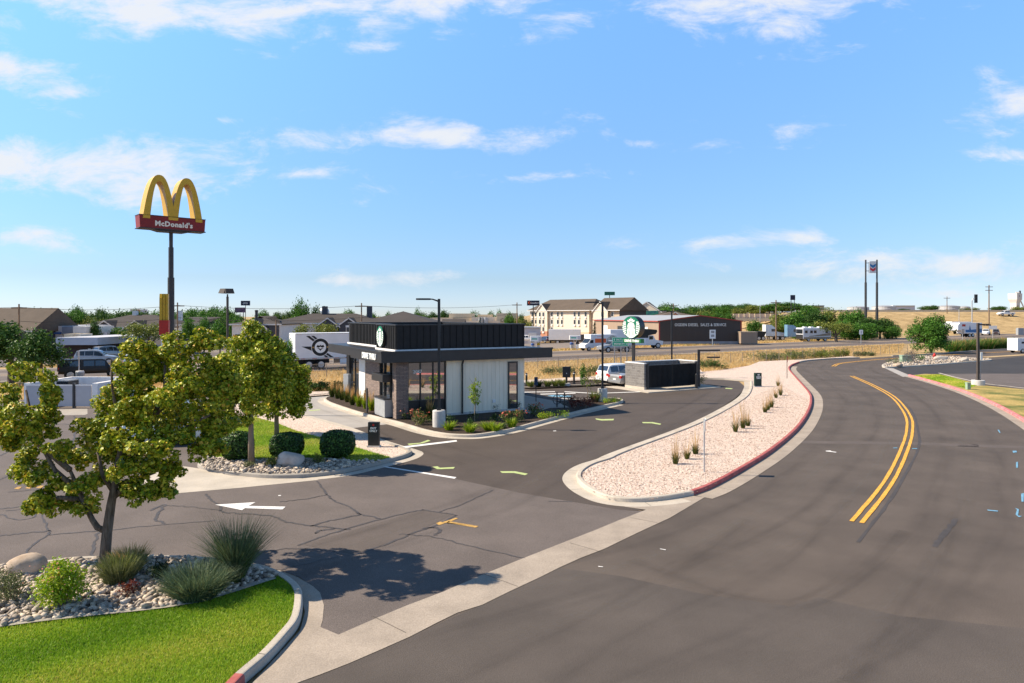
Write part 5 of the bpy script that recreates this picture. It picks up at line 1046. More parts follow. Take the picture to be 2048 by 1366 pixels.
# ---- shrubs in the river rock bed
def shrub(name, label, px, py, w, h, n, size, m, z0=.13, cat='shrub', group=None, dy=.3, thick=.6, tw=True, asp=.5):
    p = G(px, py, z0); p.y += w * dy; t = thing(name, label, cat, p, 0, group)
    lo = [(np.array((rng.normal(0, w * .17), rng.normal(0, w * .17), h * rng.uniform(.42, .6))), np.array((w * .34, w * .34, h * .42))) for _ in range(6)]
    crown('foliage', lo, n, size, m, t, thick, size * .8, .5, .8, 8, asp)
    if tw:
        b = MB()
        for i in range(7): a = i * .9; limb(b, (.02 * cos(a), .02 * sin(a), -.02), (w * .26 * cos(a), w * .26 * sin(a), h * .7), .012, .004, 3, .05, 4)
        b.build('stems', m_bark2, t)
    return t
t = shrub('spirea_shrub', 'bright yellow green spirea shrub dotted with pink flowers', 100, 1229, 1.12, .98, 4200, .07, L_spirea, asp=.45)
v_, q_ = leaves(np.column_stack([rng.normal(-.05, .22, 70), rng.normal(-.25, .15, 70), rng.uniform(.55, .98, 70)]), .05, np.array([0, 0, 1.]), .4, .9); fast_mesh('flower', v_, q_, L_flower, t, np.full(len(v_), .9))
shrub('grey_shrub', 'grey green shrub with faded flower heads at the left frame edge', 4, 1212, .75, .6, 1700, .06, L_sage, asp=.3)
t = thing('ornamental_grass', 'olive ornamental grass tuft right beside the near maple trunk', 'grass tuft', G(238, 1166, .13)); grass_clump('blades', t, 1500, .26, .58, .34, .012, L_sage); grass_clump('seed_heads', t, 260, .22, .68, .3, .016, L_olive)
t = thing('ornamental_grass', 'tawny ornamental grass tuft behind the olive tuft by the near maple', 'grass tuft', G(258, 1146, .13)); grass_clump('blades', t, 1100, .24, .52, .3, .012, L_olive); grass_clump('seed_heads', t, 420, .2, .62, .3, .018, L_tan)
shrub('barberry_shrub', 'small dark green barberry between the grass tufts and the wide bush', 318, 1163, .48, .42, 900, .055, L_conif)
shrub('red_barberry', 'small reddish barberry in the middle of the river stones', 253, 1196, .38, .3, 420, .05, L_red)
t = thing('ornamental_grass', 'wide dark grey green bush of narrow stems spilling over the mow strip', 'shrub', G(396, 1190, .13)); grass_clump('blades', t, 2600, .46, .58, .5, .014, L_blue); grass_clump('seed_heads', t, 700, .44, .52, .5, .018, L_sage)
t = thing('ornamental_grass', 'tall feathery blue green maiden grass at the corner of the rock bed', 'grass tuft', G(472, 1160, .13)); grass_clump('blades', t, 1100, .16, 1.25, .72, .012, L_blue, .7); grass_clump('inner_blades', t, 700, .18, .8, .35, .014, L_dark, .7); grass_clump('fine_blades', t, 900, .14, 1.5, .85, .006, L_sage, .5)
shrub('dwarf_shrub', 'small olive dwarf shrub just left of the pale boulder', 544, 934, .62, .4, 800, .06, L_olive, .12)
shrub('dwarf_shrub', 'small olive dwarf shrub between the two right hedges', 634, 929, .45, .38, 600, .06, L_olive, .12)
shrub('dwarf_shrub', 'low grey dwarf shrub at the slender maple foot', 496, 937, .5, .22, 500, .06, L_sage, .12)
# ---- cafe bed planting
for i, (px, py) in enumerate([(664, 794), (675, 797), (684, 800), (694, 804), (705, 810), (718, 813), (731, 817), (743, 821)]):
    t = thing('feather_reed_grass', 'feather reed grass tuft in the mulch row beside the drive lane', 'grass tuft', G(px, py, .13), 0, 'grass tufts beside the drive lane'); grass_clump('blades', t, 200, .12, .75, .28, .03, L_lime if i in (5, 6, 7) else L_og); grass_clump('plume', t, 60, .06, 1.15, .14, .03, L_tan)
for px, py in ((690, 786), (712, 795), (734, 805)):
    t = thing('upright_shrub', 'narrow dark upright shrub along the brick wall of the cafe', 'shrub', G(px, py, .13), 0, 'upright shrubs along the brick wall')
    crown('foliage', [(np.array((0, 0, .5)), np.array((.2, .2, .5)))], 420, .1, L_conif, t, .8, 0, .4)
RL = ['rose bush with red blooms nearest the brick pier', 'middle rose bush with red blooms before the cafe glazing', 'rose bush with pink blooms left of the near lamp post', 'rose bush left of the pair at the right of the sapling', 'rose bush with coral blooms under the side window', 'large coral rose bush by the corner of the pavement']
for l, (px, py, w, h) in zip(RL, [(812, 838, 1.0, .5), (826, 845, .9, .7), (842, 850, .95, .6), (1012, 846, .8, .6), (1036, 844, .95, .65), (1071, 833, .95, .75)]):
    t = shrub('rose_bush', l, px, py, w, h, 620, .085, L_rose, .13); k = 24
    v_, q_ = leaves(np.column_stack([rng.normal(0, w * .25, k), rng.normal(-.1, w * .2, k), rng.uniform(h * .55, h * 1.05, k)]), .1, np.array([0, -.3, 1.]), .5, .95); fast_mesh('flower', v_, q_, L_flower, t, np.repeat(rng.random(k), 4))
DL = [(898, 860, .75), (940, 864, .8), (976, 860, .95), (990, 862, .8), (1024, 854, .5)]
for i, (px, py, w) in enumerate(DL):
    t = thing('daylily', 'lime green daylily clump in the mulch along the front kerb', 'plant', G(px, py, .13), 0, 'daylily clumps along the front kerb'); grass_clump('blades', t, 190, .18, .5, w * .5, .035, L_lime, 1.)
for i, (px, py, w, h) in enumerate([(901, 848, .5, .45), (943, 842, .5, .45), (988, 842, .45, .4), (942, 852, .4, .35), (1007, 858, .5, .3), (1085, 838, .5, .3), (1100, 837, .7, .3), (1120, 833, .7, .3), (1216, 807, .9, .3), (1232, 804, .8, .25)]):
    shrub('low_green_shrub', 'low bright green shrub in the dark mulch of the cafe bed', px, py, w, h, 320, .08, L_spirea if i > 4 else L_hedge, .13, group='low shrubs in the cafe bed')
for px, py, w, h in ((860, 836, .5, .95), (917, 823, .7, .5), (985, 824, .7, .6), (1030, 821, .8, .6), (1065, 827, .7, .55)):
    shrub('grey_shrub', 'dark shaded shrub at the foot of the white cafe wall', px, py, w, h, 300, .08, L_conif, .13, group='shaded shrubs at the cafe wall')
for px, py, w, h in ((1160, 814, .9, .6), (1172, 816, 1., .7), (1150, 817, .8, .55), (1184, 811, .9, .6), (1145, 808, .7, .6)):
    shrub('red_barberry', 'dark red barberry in the shaded tip of the cafe bed', px, py, w, h, 380, .08, L_red, .13, group='barberries at the tip of the cafe bed')
t = thing('ornamental_grass', 'pale plumed grass in the mulch left of the near lamp base', 'grass tuft', G(860, 838, .13)); grass_clump('blades', t, 160, .12, .8, .3, .03, L_og); grass_clump('plume', t, 70, .08, 1.15, .2, .035, L_tan)
t = thing('ornamental_grass', 'olive grass tuft beside the far lamp base', 'grass tuft', G(1190, 803, .13)); grass_clump('blades', t, 200, .2, .7, .4, .035, L_olive)
def sapling(px, py, h, label, lm, w=.5, n=520):
    t = thing('sapling', label, 'sapling', G(px, py, .13)); b = MB(); limb(b, (0, 0, 0), (.02, 0, h * .9), .035, .01, 6, .02)
    for i in range(12): z = h * (.38 + .05 * i); a = i * 2.4; limb(b, (0, 0, z), (w * .5 * cos(a), w * .5 * sin(a), z + h * .2), .012, .004, 3, .05, 4)
    b.build('trunk', m_bark2, t); crown('crown', [(np.array((w * .25 * cos(a), w * .25 * sin(a), h * (.45 + .055 * i))), np.array((w * .42, w * .42, h * .12))) for i, a in enumerate(np.arange(9) * 2.4)], n, .10, lm, t, .9, .04, .2, .9, 6); return t
sapling(949, 842, 2.3, 'staked sapling with sparse leaves before the white cafe wall', L_lime, .6, 640)
sapling(1175, 803, 2.5, 'thin sapling left of the far lamp base', L_olive, .6, 380)
# order lane strip plants
for px in (1061, 1077, 1095, 1111, 1124):
    t = thing('feather_reed_grass', 'small green grass tuft in the strip by the order lane', 'grass tuft', G(px, 774 - (px - 1060) * .03, .1), 0, 'grass tufts in the order lane strip'); grass_clump('blades', t, 120, .2, .6, .35, .05, L_olive if px != 1077 else L_conif)
t = thing('columnar_shrub', 'dark columnar shrub at the end of the order lane strip', 'shrub', G(1166, 770, .1)); crown('foliage', [(np.array((0, 0, .9)), np.array((.3, .3, .95)))], 700, .12, L_ash, t, .8, 0, .4)
shrub('olive_shrub', 'olive shrub left of the parked white car', 1196, 770, 1., .7, 300, .1, L_olive, .1)
shrub('rose_bush', 'flowering shrub at the foot of the height bar', 1402, 772, 1., 1., 400, .1, L_rose, .1)
# feather reed grass on the pink gravel island
for i, (px, py) in enumerate([(1351, 928), (1374, 918), (1391, 908), (1471, 864), (1486, 857), (1496, 852), (1530, 825), (1536, 820), (1543, 815), (1552, 796), (1561, 791), (1556, 772)]):
    t = thing('feather_reed_grass', 'feather reed grass with a straw plume standing alone in pink gravel', 'grass tuft', G(px, py, .1), 0, 'reed grasses on the pink gravel island')
    s = 1.0 if i not in (3, 4, 5) else 1.15
    s *= random.uniform(.75, 1.15); grass_clump('blades', t, 110, .085, .46 * s, .2 * s, .016, L_og); grass_clump('plume', t, 34, .07, 1.15 * s, .26, .012, L_tan)
# loose pebbles over the pink gravel, denser near the camera
m_peb = leafmat('pink_pebble', [(0, '9a8274'), (.3, 'c0a898'), (.6, 'dac6b8'), (.85, 'e4d6ca'), (1, 'b08c7a')], 0., .9, .2)
mm_st = m_peb; D_near = gp([(1160, 945), (1250, 907), (1403, 847), (1484, 801), (1560, 770), (1618, 800), (1612, 825), (1590, 860), (1545, 900), (1480, 940), (1425, 972), (1388, 986), (1300, 1000), (1220, 997), (1185, 984), (1163, 966)], .1)
stones('gravel_pebbles', D_near, 16000, .03, .06, .098)
# ================================================================ background: tall signs, fence, buildings, trees
m_gold = mat('golden_yellow_panel', (.56, .33, .022), .45, .08, 2.); m_signred = mat('sign_red_panel', (.22, .018, .016), .5, .08, 2.); m_dkgrey = mat('dark_grey_pole', (.045, .043, .045), .5, .12, 3.)
m_cream = mat('cream_letters', (.80, .74, .62), .5, .05, 3.)
# ---- tall double arch sign
Ym = 58.; pm_ = at(342, 700, Ym); ms_ = thing('arch_sign', 'tall pole sign with golden double arches over a dark red name board', 'sign', (pm_.x, pm_.y, 0), R(42))
b = MB(); b.tube([(0, 0, -.05), (0, 0, 9.1)], .26, 16); b.tube([(0, 0, 9.1), (0, 0, 11.6)], .20, 16); b.tube([(0, 0, 11.6), (0, 0, 12.9)], .15, 16); b.build('pole', m_dkgrey, ms_)
zb = 13.0; b = MB(); b.prism([(-2.48, zb), (2.48, zb), (2.55, zb + 1.05), (-2.55, zb + 1.05)], -.62, .62, M=Matrix.Rotation(R(90), 4, 'X')); bd_ = b.build('name_board', m_signred, ms_)
b = MB(); b.prism([(-1.65, zb), (1.65, zb), (.95, zb - .18), (-.95, zb - .18)], -.5, .5, M=Matrix.Rotation(R(90), 4, 'X')); b.build('board_base', m_dkgrey, ms_)
b = MB()
for z in (zb - .0, zb + 1.05): b.box(-2.57, 2.57, -.66, .66, z - .03, z + .03)
b.build('trim', m_dkgrey, bd_)
text('lettering', "McDonald's", .56, m_cream, bd_, (.06, -.628, zb + .42), (R(90), 0, 0), .012, bold=.022, spacing=1.1)
def arch_half(s):
    o = []; i = []
    H, h, cx = 3.6, 3.1, 1.06; ao, ai = 1.24, .70
    for k in range(25):
        a = pi * k / 24; zz = 1 - abs(cos(a)) ** 2.5
        o.append((cx - ao * cos(a) * (1 if True else 1), zz * H)); i.append((cx - ai * cos(a), zz * h))
    cl = lambda p: (max(p[0], 0.0), p[1])
    return [(s * cl(p)[0], p[1]) for p in o], [(s * p[0], p[1]) for p in i]
z0 = zb + .78
for s in (-1, 1):
    o, i = arch_half(s); b = MB(); n = len(o); Y0, Y1 = -.66, .66
    vs = [(x, Y0, z + z0) for x, z in o] + [(x, Y0, z + z0) for x, z in i] + [(x, Y1, z + z0) for x, z in o] + [(x, Y1, z + z0) for x, z in i]
    fs = []
    for k in range(n - 1):
        fs += [(k, k + 1, n + k + 1, n + k), (2 * n + k + 1, 2 * n + k, 3 * n + k, 3 * n + k + 1), (n + k, n + k + 1, 3 * n + k + 1, 3 * n + k)]
        if not (abs(o[k][0]) < 1e-6 and abs(o[k + 1][0]) < 1e-6): fs.append((k + 1, k, 2 * n + k, 2 * n + k + 1))
    fs += [(0, n, 3 * n, 2 * n), (2 * n - 1, n - 1, 3 * n - 1, 4 * n - 1)]
    b.add(vs, fs); a_ = b.build('arch', m_gold, ms_); bm = bmesh.new(); bm.from_mesh(a_.data); bmesh.ops.recalc_face_normals(bm, faces=bm.faces[:]); bm.to_mesh(a_.data); bm.free()
# side-on smaller arch sign on the same lot
p = at(329, 690, 54); sm = thing('arch_sign', 'small yellow and red arch sign seen side on behind the tall pole', 'sign', (p.x, p.y, 0), R(113))
b = MB(); b.box(-.1, .1, -.1, .1, 0, 5.2); b.build('pole', m_dkgrey, sm)
for k in range(3): b = MB(); b.prism([(-.9 + .1 * k, 5.6), (.9 - .1 * k, 5.6), (.85 - .1 * k, 7.3), (.6, 7.62), (-.6, 7.62), (-.85 + .1 * k, 7.3)], -.30 + .2 * k, -.12 + .2 * k, M=Matrix.Rotation(R(90), 4, 'X')); b.build('arch', m_gold, sm)
b = MB(); b.prism([(-.95, 4.5), (.95, 4.5), (.95, 5.6), (-.95, 5.6)], -.32, .32, M=Matrix.Rotation(R(90), 4, 'X')); b.build('red_box', mat('bright_red_panel', (.45, .03, .02), .5, .08, 2.), sm); b = MB(); b.box(-.6, .6, -.2, .2, 3.2, 4.05); b.build('reader_board', m_swhite, sm)
# ---- twin pole fuel sign
p = at(1743, 668, 185); tw = thing('twin_pole_sign', 'tall twin pole sign with a small panel of blue and red chevrons', 'sign', (p.x, p.y, 0), R(-8))
for x in (-1.45, 1.35):
    b = MB(); zt = 20.6; b.tube([(x, 0, -.1), (x, 0, 7.8)], .36, 12); b.tube([(x, 0, 7.8), (x, 0, 14.6)], .29, 12); b.tube([(x, 0, 14.6), (x, 0, zt)], .2, 12); b.build('pole', m_dkgrey, tw)
b = MB(); b.bbox(-.62, 1.12, -.3, .3, 17.1, 20.2, .03); pn = b.build('panel', mat('pale_grey_panel', (.50, .52, .56), .5, .05, 2.), tw)
for m, z, nm in ((mat('chevron_blue', (.02, .13, .33), .5, .1, 2.), 18.85, 'blue_chevron'), (mat('chevron_red', (.42, .03, .05), .5, .1, 2.), 17.9, 'red_chevron')):
    b = MB(); b.prism([(-.45, z + .7), (.25, z + .25), (.95, z + .7), (.95, z + .05), (.25, z - .42), (-.45, z + .05)], .3, .315, M=Matrix.Rotation(R(90), 4, 'X')); b.build(nm, m, pn, tri=True)
for z in (17.6, 19.7): b = MB(); b.box(-1.4, -.62, -.06, .06, z, z + .12); b.build('bracket', m_dkgrey, tw)
# ---- other tall signs
m_navy = mat('navy_panel', (.012, .018, .045), .5, .15, 2.); m_teal = mat('teal_panel', (.02, .13, .09), .5, .3, 2.); m_purp = mat('purple_billboard', (.10, .05, .12), .6, .5, 1.2, col2=(.22, .13, .18))
def hi_sign(label, px0, px1, py0, py1, Y, m, posts, th=.5, rz=0., txt=None, name='tall_sign'):
    a, c = at(px0, py0, Y), at(px1, py1, Y); w = c.x - a.x; t = thing(name, label, 'sign', ((a.x + c.x) / 2, Y, gz((a.x + c.x) / 2, Y)), rz); z0 = t.location.z
    b = MB(); b.bbox(-w / 2, w / 2, -th / 2, th / 2, c.z - z0, a.z - z0, .05); pn = b.build('panel', m, t)
    for x in posts: b = MB(); b.tube([(x * w, .02, 0), (x * w, .02, c.z - z0 + .1)], max(.12, w * .035), 8); b.build('post', m_dkgrey, t)
    if txt: text('lettering', txt[0], txt[1], txt[2], pn, (w * txt[3], -th / 2 - .01, (a.z + c.z) / 2 - z0), (R(90), 0, 0), .01, bold=.01)
    return t
t = hi_sign('navy pole sign with a pale name just left of the hotel roof', 1054, 1079, 601, 611, 230, m_navy, (0,), txt=('Comfort', .75, m_lettr, .1))
b = MB(); b.tube([(-1.25 + .35 * cos(a), -.29, 9.95 - gz(6, 230) - .0 + .35 * sin(a)) for a in [R(40 + i * 28) for i in range(11)]], .09, 6); b.build('logo_ring', m_orange, t)
hi_sign('green pole sign rising over the middle of the hotel roof', 1209, 1229.5, 583.5, 590.5, 300, m_teal, (0,), th=.8)
hi_sign('dark blue billboard on a pole above the left treeline', 482, 500, 601.5, 611, 300, m_navy, (.0,), txt=('((O))', 1.0, m_lettr, 0)); hi_sign('dim purple billboard below the dark blue one', 470, 491, 615, 625, 300, m_purp, (.3,))
hi_sign('small dark blue sign on two posts over the right-hand trees', 1581, 1590, 590, 600, 260, m_navy, (-.35, .35))
# ---- chain-link fence
FP = [Vector(v) for v in ((-26, 61.5), (-20, 66), (-16, 69.4))] + gp([(900, 744), (1104, 737), (1214, 733), (1320, 730.5), (1445, 728), (1503, 724), (1568, 720.3), (1634, 716.5), (1700, 712.2), (1760, 708.5), (1815, 705.5)])
FP = catmull(FP, 10); ln = [0]
for a, c in zip(FP, FP[1:]): ln.append(ln[-1] + (c - a).length)
def along(d):
    for i in range(len(FP) - 1):
        if ln[i + 1] >= d: f = (d - ln[i]) / (ln[i + 1] - ln[i]); return FP[i].lerp(FP[i + 1], f)
    return FP[-1]
fn = thing('chain_link_fence', 'chain-link fence along the dry grass between cafe and highway', 'fence', (FP[0].x, FP[0].y, 0)); o2 = FP[0]
m_fpost = mat('weathered_steel_post', (.26, .22, .18), .7, .2, 3.); m_mesh = mat('wire_mesh', (.34, .31, .27), .6, .2, 5.)
def meshwire(m):      # diamonds of wire: clear between the wires
    t = m.node_tree; nd = t.nodes; uvn = nd.new('ShaderNodeTexCoord'); sx = nd.new('ShaderNodeSeparateXYZ'); t.links.new(uvn.outputs['UV'], sx.inputs[0])
    def ma(op, a, c):
        n = nd.new('ShaderNodeMath'); n.operation = op
        for i, v in enumerate((a, c)):
            if isinstance(v, (int, float)): n.inputs[i].default_value = v
            elif v is not None: t.links.new(v, n.inputs[i])
        return n.outputs[0]
    u = ma('ADD', sx.outputs[0], sx.outputs[1]); v = ma('SUBTRACT', sx.outputs[0], sx.outputs[1]); k = 11.
    w = ma('MAXIMUM', ma('LESS_THAN', ma('FRACT', ma('MULTIPLY', u, k), 0), .09), ma('LESS_THAN', ma('FRACT', ma('MULTIPLY', v, k), 0), .09))
    t.links.new(w, nd['Principled BSDF'].inputs['Alpha'])
meshwire(m_mesh)
tot = ln[-1]; np_ = int(tot / 2.55)
for i in range(np_ + 1):
    p = along(tot * i / np_) - o2; b = MB(); b.tube([(p.x, p.y, -.05), (p.x, p.y, 1.3)], .035, 6); b.build('post', m_fpost, fn)
rp_ = [along(tot * i / 160) - o2 for i in range(161)]
b = MB(); b.tube([(p.x, p.y, 1.27) for p in rp_], .022, 5); b.build('top_rail', m_fpost, fn)
b = MB(); b.add([(p.x, p.y, .03) for p in rp_] + [(p.x, p.y, 1.25) for p in rp_], [(i, i + 1, 162 + i, 161 + i) for i in range(160)]); o = b.build('wire_mesh', m_mesh, fn)
uv = o.data.uv_layers.new(name='uv')
for pl in o.data.polygons:
    for li in pl.loop_indices:
        vi = o.data.loops[li].vertex_index; uv.data[li].uv = ((vi % 161) * tot / 160, 0 if vi < 161 else 1.22)
# ---- dry grass stands
def straw(poly, n, h, w, m, lean=.35, z=-.03, patch=0.):
    p = scatter(poly, n)
    if patch: p = p[(np.sin(p[:, 0] * .9 + p[:, 1] * .6) + np.sin(p[:, 0] * .37 - p[:, 1] * .8) + rng.normal(0, .5, len(p))) > -patch]
    b_ = np.column_stack([p, np.full(len(p), z)]); v, q = blades(b_, h, lean, w); return struct(fast_mesh('dry_grass', v, q, m, None, np.repeat(rng.random(len(p)), 8)), 'stuff')
strip = [p for p in HN if -45 < p.x < 90]
verge = [p + Vector((.3, -1.)) for p in strip] + gp([(1800, 706), (1700, 713), (1568, 721), (1519, 723), (1498, 731), (1443, 737), (1401, 740), (1320, 744.5), (1202, 752), (1049, 760), (685, 782), (600, 785)]) + [Vector((-30, 50)), Vector((-45, 46))]
straw(verge, 42000, .42, .035, L_straw, .4); straw(verge, 5000, .5, .05, L_olive, .4, patch=-.9)
straw([p + Vector((-.3, .4)) for p in offset(HN[16:44], HW)] + [p for p in offset(HN[16:44], HW + 5)[::-1]], 9000, .35, .07, L_straw); straw([p for p in offset(HN[16:44], HW + 1)] + [p for p in offset(HN[16:44], HW + 4.5)[::-1]], 5000, .35, .07, L_olive, patch=-.2)
straw(gp([(1401, 739), (1443, 736), (1498, 730), (1476, 737), (1443, 742), (1405, 746)]), 1400, .55, .04, L_straw); straw([Vector((-40, 56)), Vector((-24, 62)), Vector((-22, 73)), Vector((-38, 65))], 7000, .5, .035, L_straw)
def bushrow(label, px0, px1, py, n, h, m, group):
    for i in range(n):
        px = px0 + (px1 - px0) * (i + .5) / n + random.uniform(-4, 4); y_ = py(px) if callable(py) else py
        p = G(px, y_); t = thing('wild_bush', label, 'bush', p, 0, group); w = h * random.uniform(.9, 1.5)
        lo = [(np.array((rng.normal(0, w * .4), rng.normal(0, w * .25), h * rng.uniform(.3, .55))), np.array((w * .5, w * .5, h * .45))) for _ in range(4)]; crown('foliage', lo, 700, .16, m, t, .7, .08, .4, .9, 8, .4)
        b = MB(); [limb(b, (0, 0, 0), (.4 * cos(a), .4 * sin(a), h * .6), .03, .01, 3, .05, 4) for a in range(5)]; b.build('stems', m_bark2, t)
bushrow('grey olive wild bush growing through the chain-link fence beside the road bend', 1512, 1700, lambda x: 721.5 - (x - 1512) * .046, 15, 1.25, L_olive, 'wild bushes along the fence')
bushrow('low olive weed by the fence end', 1705, 1745, 711, 3, .6, L_sage, 'weeds at the fence end')
bushrow('green weed in the dry grass behind the drive lane strip', 622, 680, 781, 4, .8, L_dark, 'weeds behind the drive lane'); bushrow('tall weed in the dry grass between height bar and gravel', 1412, 1440, 740, 3, 1.2, L_dark, 'weeds beside the height bar'); bushrow('pale weed in the dry grass left of the bin enclosure', 1080, 1230, 748, 5, .8, L_sage, 'weeds in the verge')
# ---- trees: prototypes 1 m tall, copied
def proto(name, label, n, size, m, lobes, trunk, cat='tree'):
    t = thing(name, label, cat); crown('crown', [(np.array(c), np.array(r)) for c, r in lobes], n, size, m, t, .55, size * .9, .3, .8, 8, .6)
    b = MB()
    for a, r0, r1 in trunk: b.tube(a, [r0 + (r1 - r0) * i / (len(a) - 1) for i in range(len(a))], 7)
    b.build('trunk', m_bark, t); return t
def rl(k, cx, cz, sx, sz, r0, r1, sq=.8, seed=0):
    r_ = np.random.default_rng(seed); o = []
    for _ in range(k): d = unit(r_.normal(size=(1, 3)))[0] * r_.uniform(.5, 1); r = r_.uniform(r0, r1); o.append(((cx + d[0] * sx, d[1] * sx, cz + d[2] * sz), (r, r, r * sq)))
    return o
TR = [((0, 0, -.03), (0, 0, .3), (.02, 0, .6)), ((0, 0, .25), (.18, .05, .6)), ((0, 0, .28), (-.2, -.05, .62))]
tr3 = lambda s=1.: [(TR[0], .04 * s, .015), (TR[1], .022 * s, .006), (TR[2], .022 * s, .006)]
PR = [proto('broadleaf_tree', 'x', 4200, .050, L_ash, rl(16, 0, .6, .3, .26, .12, .2, seed=1), tr3()),
      proto('broadleaf_tree', 'x', 4200, .050, L_dark, rl(18, 0, .58, .36, .28, .10, .18, seed=2), tr3()),
      proto('broadleaf_tree', 'x', 2400, .046, L_olive, rl(15, 0, .66, .46, .2, .10, .17, .7, seed=3), tr3(1.3)),
      proto('conifer', 'x', 2000, .045, L_conif, [((0, 0, .16 + .09 * i), (.2 - .02 * i, .2 - .02 * i, .08)) for i in range(9)], [(((0, 0, -.03), (0, 0, .9)), .03, .01)]),
      proto('broadleaf_tree', 'x', 4200, .050, L_olive, rl(22, 0, .46, .34, .36, .1, .2, seed=5), tr3()),
      proto('broadleaf_tree', 'x', 7000, .045, L_ash, rl(30, 0, .44, .38, .36, .14, .22, seed=6), tr3())]
used = [False] * len(PR)
def tree(k, px, ytop, Y, wid, label, group=None, base=None, cat='tree'):
    """stand a tree with its top at pixel row ytop and its crown about wid pixels wide"""
    X = (px - HX) / F * Y; z0 = gz(X, Y) if base is None else base; h = CH - (ytop - HY) / F * Y - z0; w = wid / F * Y / .95
    t = PR[k]; sc = (w, w, h)
    if used[k]: t = dup(t, (X, Y, z0), random.uniform(0, 6), label, sc)
    else: t.location = (X, Y, z0); t.scale = sc; t.rotation_euler = (0, 0, random.uniform(0, 6)); t['label'] = label; used[k] = True
    t['category'] = cat
    if group: t['group'] = group
    elif 'group' in t: del t['group']
    return t
UN = [(1, 22, 634, 62, 165, 'dark spreading tree at the left frame edge behind the near maple'), (1, 82, 650, 59, 110, 'dark leafy tree right of the one at the left frame edge'), (1, 190, 636, 118, 34, 'dense dark tree before the gabled apartments on the left'), (5, 238, 645, 122, 40, 'dark bushy tree between the two apartment gables'),
      (2, 296, 637, 100, 105, 'airy olive tree with visible limbs left of the tall arch sign'), (2, 632, 640, 112, 88, 'light green tree above the white semi trailer'), (0, 600, 598, 215, 48, 'tall dark tree poking above the long apartment roof'), (1, 632, 607, 216, 34, 'dark tree beside the silver dome'), (0, 440, 640, 95, 46, 'green tree directly left of the slender maple top'), (0, 585, 672, 78, 50, 'dark green tree between the maples and the trailer'),
      (3, 1189, 641, 150, 26, 'dark conical evergreen before the hotel'), (2, 1110, 655, 215, 22, 'small olive tree before the hotel ground floor'), (0, 836, 617, 240, 26, 'green tree beside the hip roof behind the cafe'), (3, 960, 630, 235, 22, 'dark evergreen before the beige motel'), (0, 1508, 640, 175, 40, 'round green bush tree at the workshop corner'),
      (2, 1535, 648, 172, 30, 'thin brownish tree by the utility pole'), (4, 1575, 606, 190, 70, 'grey green tree right of the utility pole'), (0, 1612, 611, 195, 60, 'mid green tree behind the coach motorhome'), (1, 1640, 620, 185, 60, 'dark tree behind the right end of the motorhome'), (4, 1668, 600, 195, 60, 'taller grey green tree left of the twin-pole sign'), (2, 1672, 640, 155, 70, 'olive tree leaning over the highway verge'), (0, 1712, 618, 180, 50, 'bright green tree at the foot of the twin-pole sign'), (1, 1748, 632, 176, 70, 'dark shady tree right under the twin-pole sign'), (1, 1775, 640, 178, 44, 'last dark tree of the group by the embankment'),
      ]
for k, px, yt, Y, wd, lb_ in UN: tree(k, px, yt, Y, wd, lb_, base=None)
bb = thing('bush_tree', 'big round dark green bush tree at the road bend', 'bush', G(1862, 706)); wpx = 104 / F
crown('crown', puffs([(np.array(c), np.array(r)) for c, r in rl(30, 0, 2.7, 2.8, 2.6, .9, 1.5, .9, seed=11)] + [(np.array((.6, 0, 5.0)), np.array((1.2, 1.2, .9)))], .5, .5, .9), 15000, .26, L_ash, bb, .5, 0, .5, .6, 1, .6)
b = MB(); [limb(b, (0, 0, -.1), (1.6 * cos(a), 1.6 * sin(a), 3.6), .14, .03, 5, .04, 6) for a in (0, 1.3, 2.5, 3.8, 5)]; b.build('trunk', m_bark, bb)
def row(n, px0, px1, yf, Y0, Y1, w0, w1, label, group, ks=(0, 1, 4)):
    for i in range(n):
        px = px0 + (px1 - px0) * (i + random.random()) / n; Y = random.uniform(Y0, Y1)
        tree(random.choice(ks), px, yf(px) + random.uniform(-4, 5), Y, random.uniform(w0, w1), label, group)
row(74, 60, 470, lambda x: 622 - (6 if 120 < x < 200 else 0) - (4 if x > 380 else 0), 200, 330, 40, 66, 'leafy tree of the far treeline behind the left apartments', 'far treeline on the left')
row(14, 370, 480, lambda x: 634, 150, 220, 28, 44, 'green tree in the clump behind the double floodlight', 'tree clump behind the floodlight', (0, 1, 2))
row(22, 520, 1000, lambda x: 621, 330, 460, 26, 50, 'tree of the distant line behind the long roofs', 'distant trees behind the long roofs'); row(8, 985, 1060, lambda x: 622, 260, 320, 22, 34, 'tree beyond the beige motel', 'trees beyond the motel')
row(22, 1325, 1450, lambda x: 611, 290, 335, 36, 60, 'tree of the far green belt behind the dark workshop', 'far green belt', (0, 1, 4)); row(24, 1440, 1640, lambda x: 606, 290, 335, 36, 62, 'tree of the far green belt behind the dark workshop', 'far green belt', (0, 1, 4)); row(5, 1405, 1470, lambda x: 622, 230, 250, 24, 36, 'tree behind the workshop roof', 'trees behind the workshop', (0, 4))
row(9, 1800, 2048, lambda x: 613, 330, 420, 24, 44, 'bush tree on the plateau behind the freeway embankment', 'plateau bush trees', (1, 4))
def low(n, px0, px1, yf, Y0, Y1, h, label, group, ks=(0, 1)):
    for i in range(n):
        px = px0 + (px1 - px0) * (i + random.random()) / n; Y = random.uniform(Y0, Y1); X = (px - HX) / F * Y; z = gz(X, Y)
        top = HY - (z + h * random.uniform(.8, 1.3) - CH) * F / Y; tree(random.choice(ks), px, top, Y, h * 1.6 * F / Y, label, group, cat='bush')
low(9, 1500, 1800, None, 168, 182, 1.6, 'low bush under the trees by the highway', 'low bushes under the highway trees')
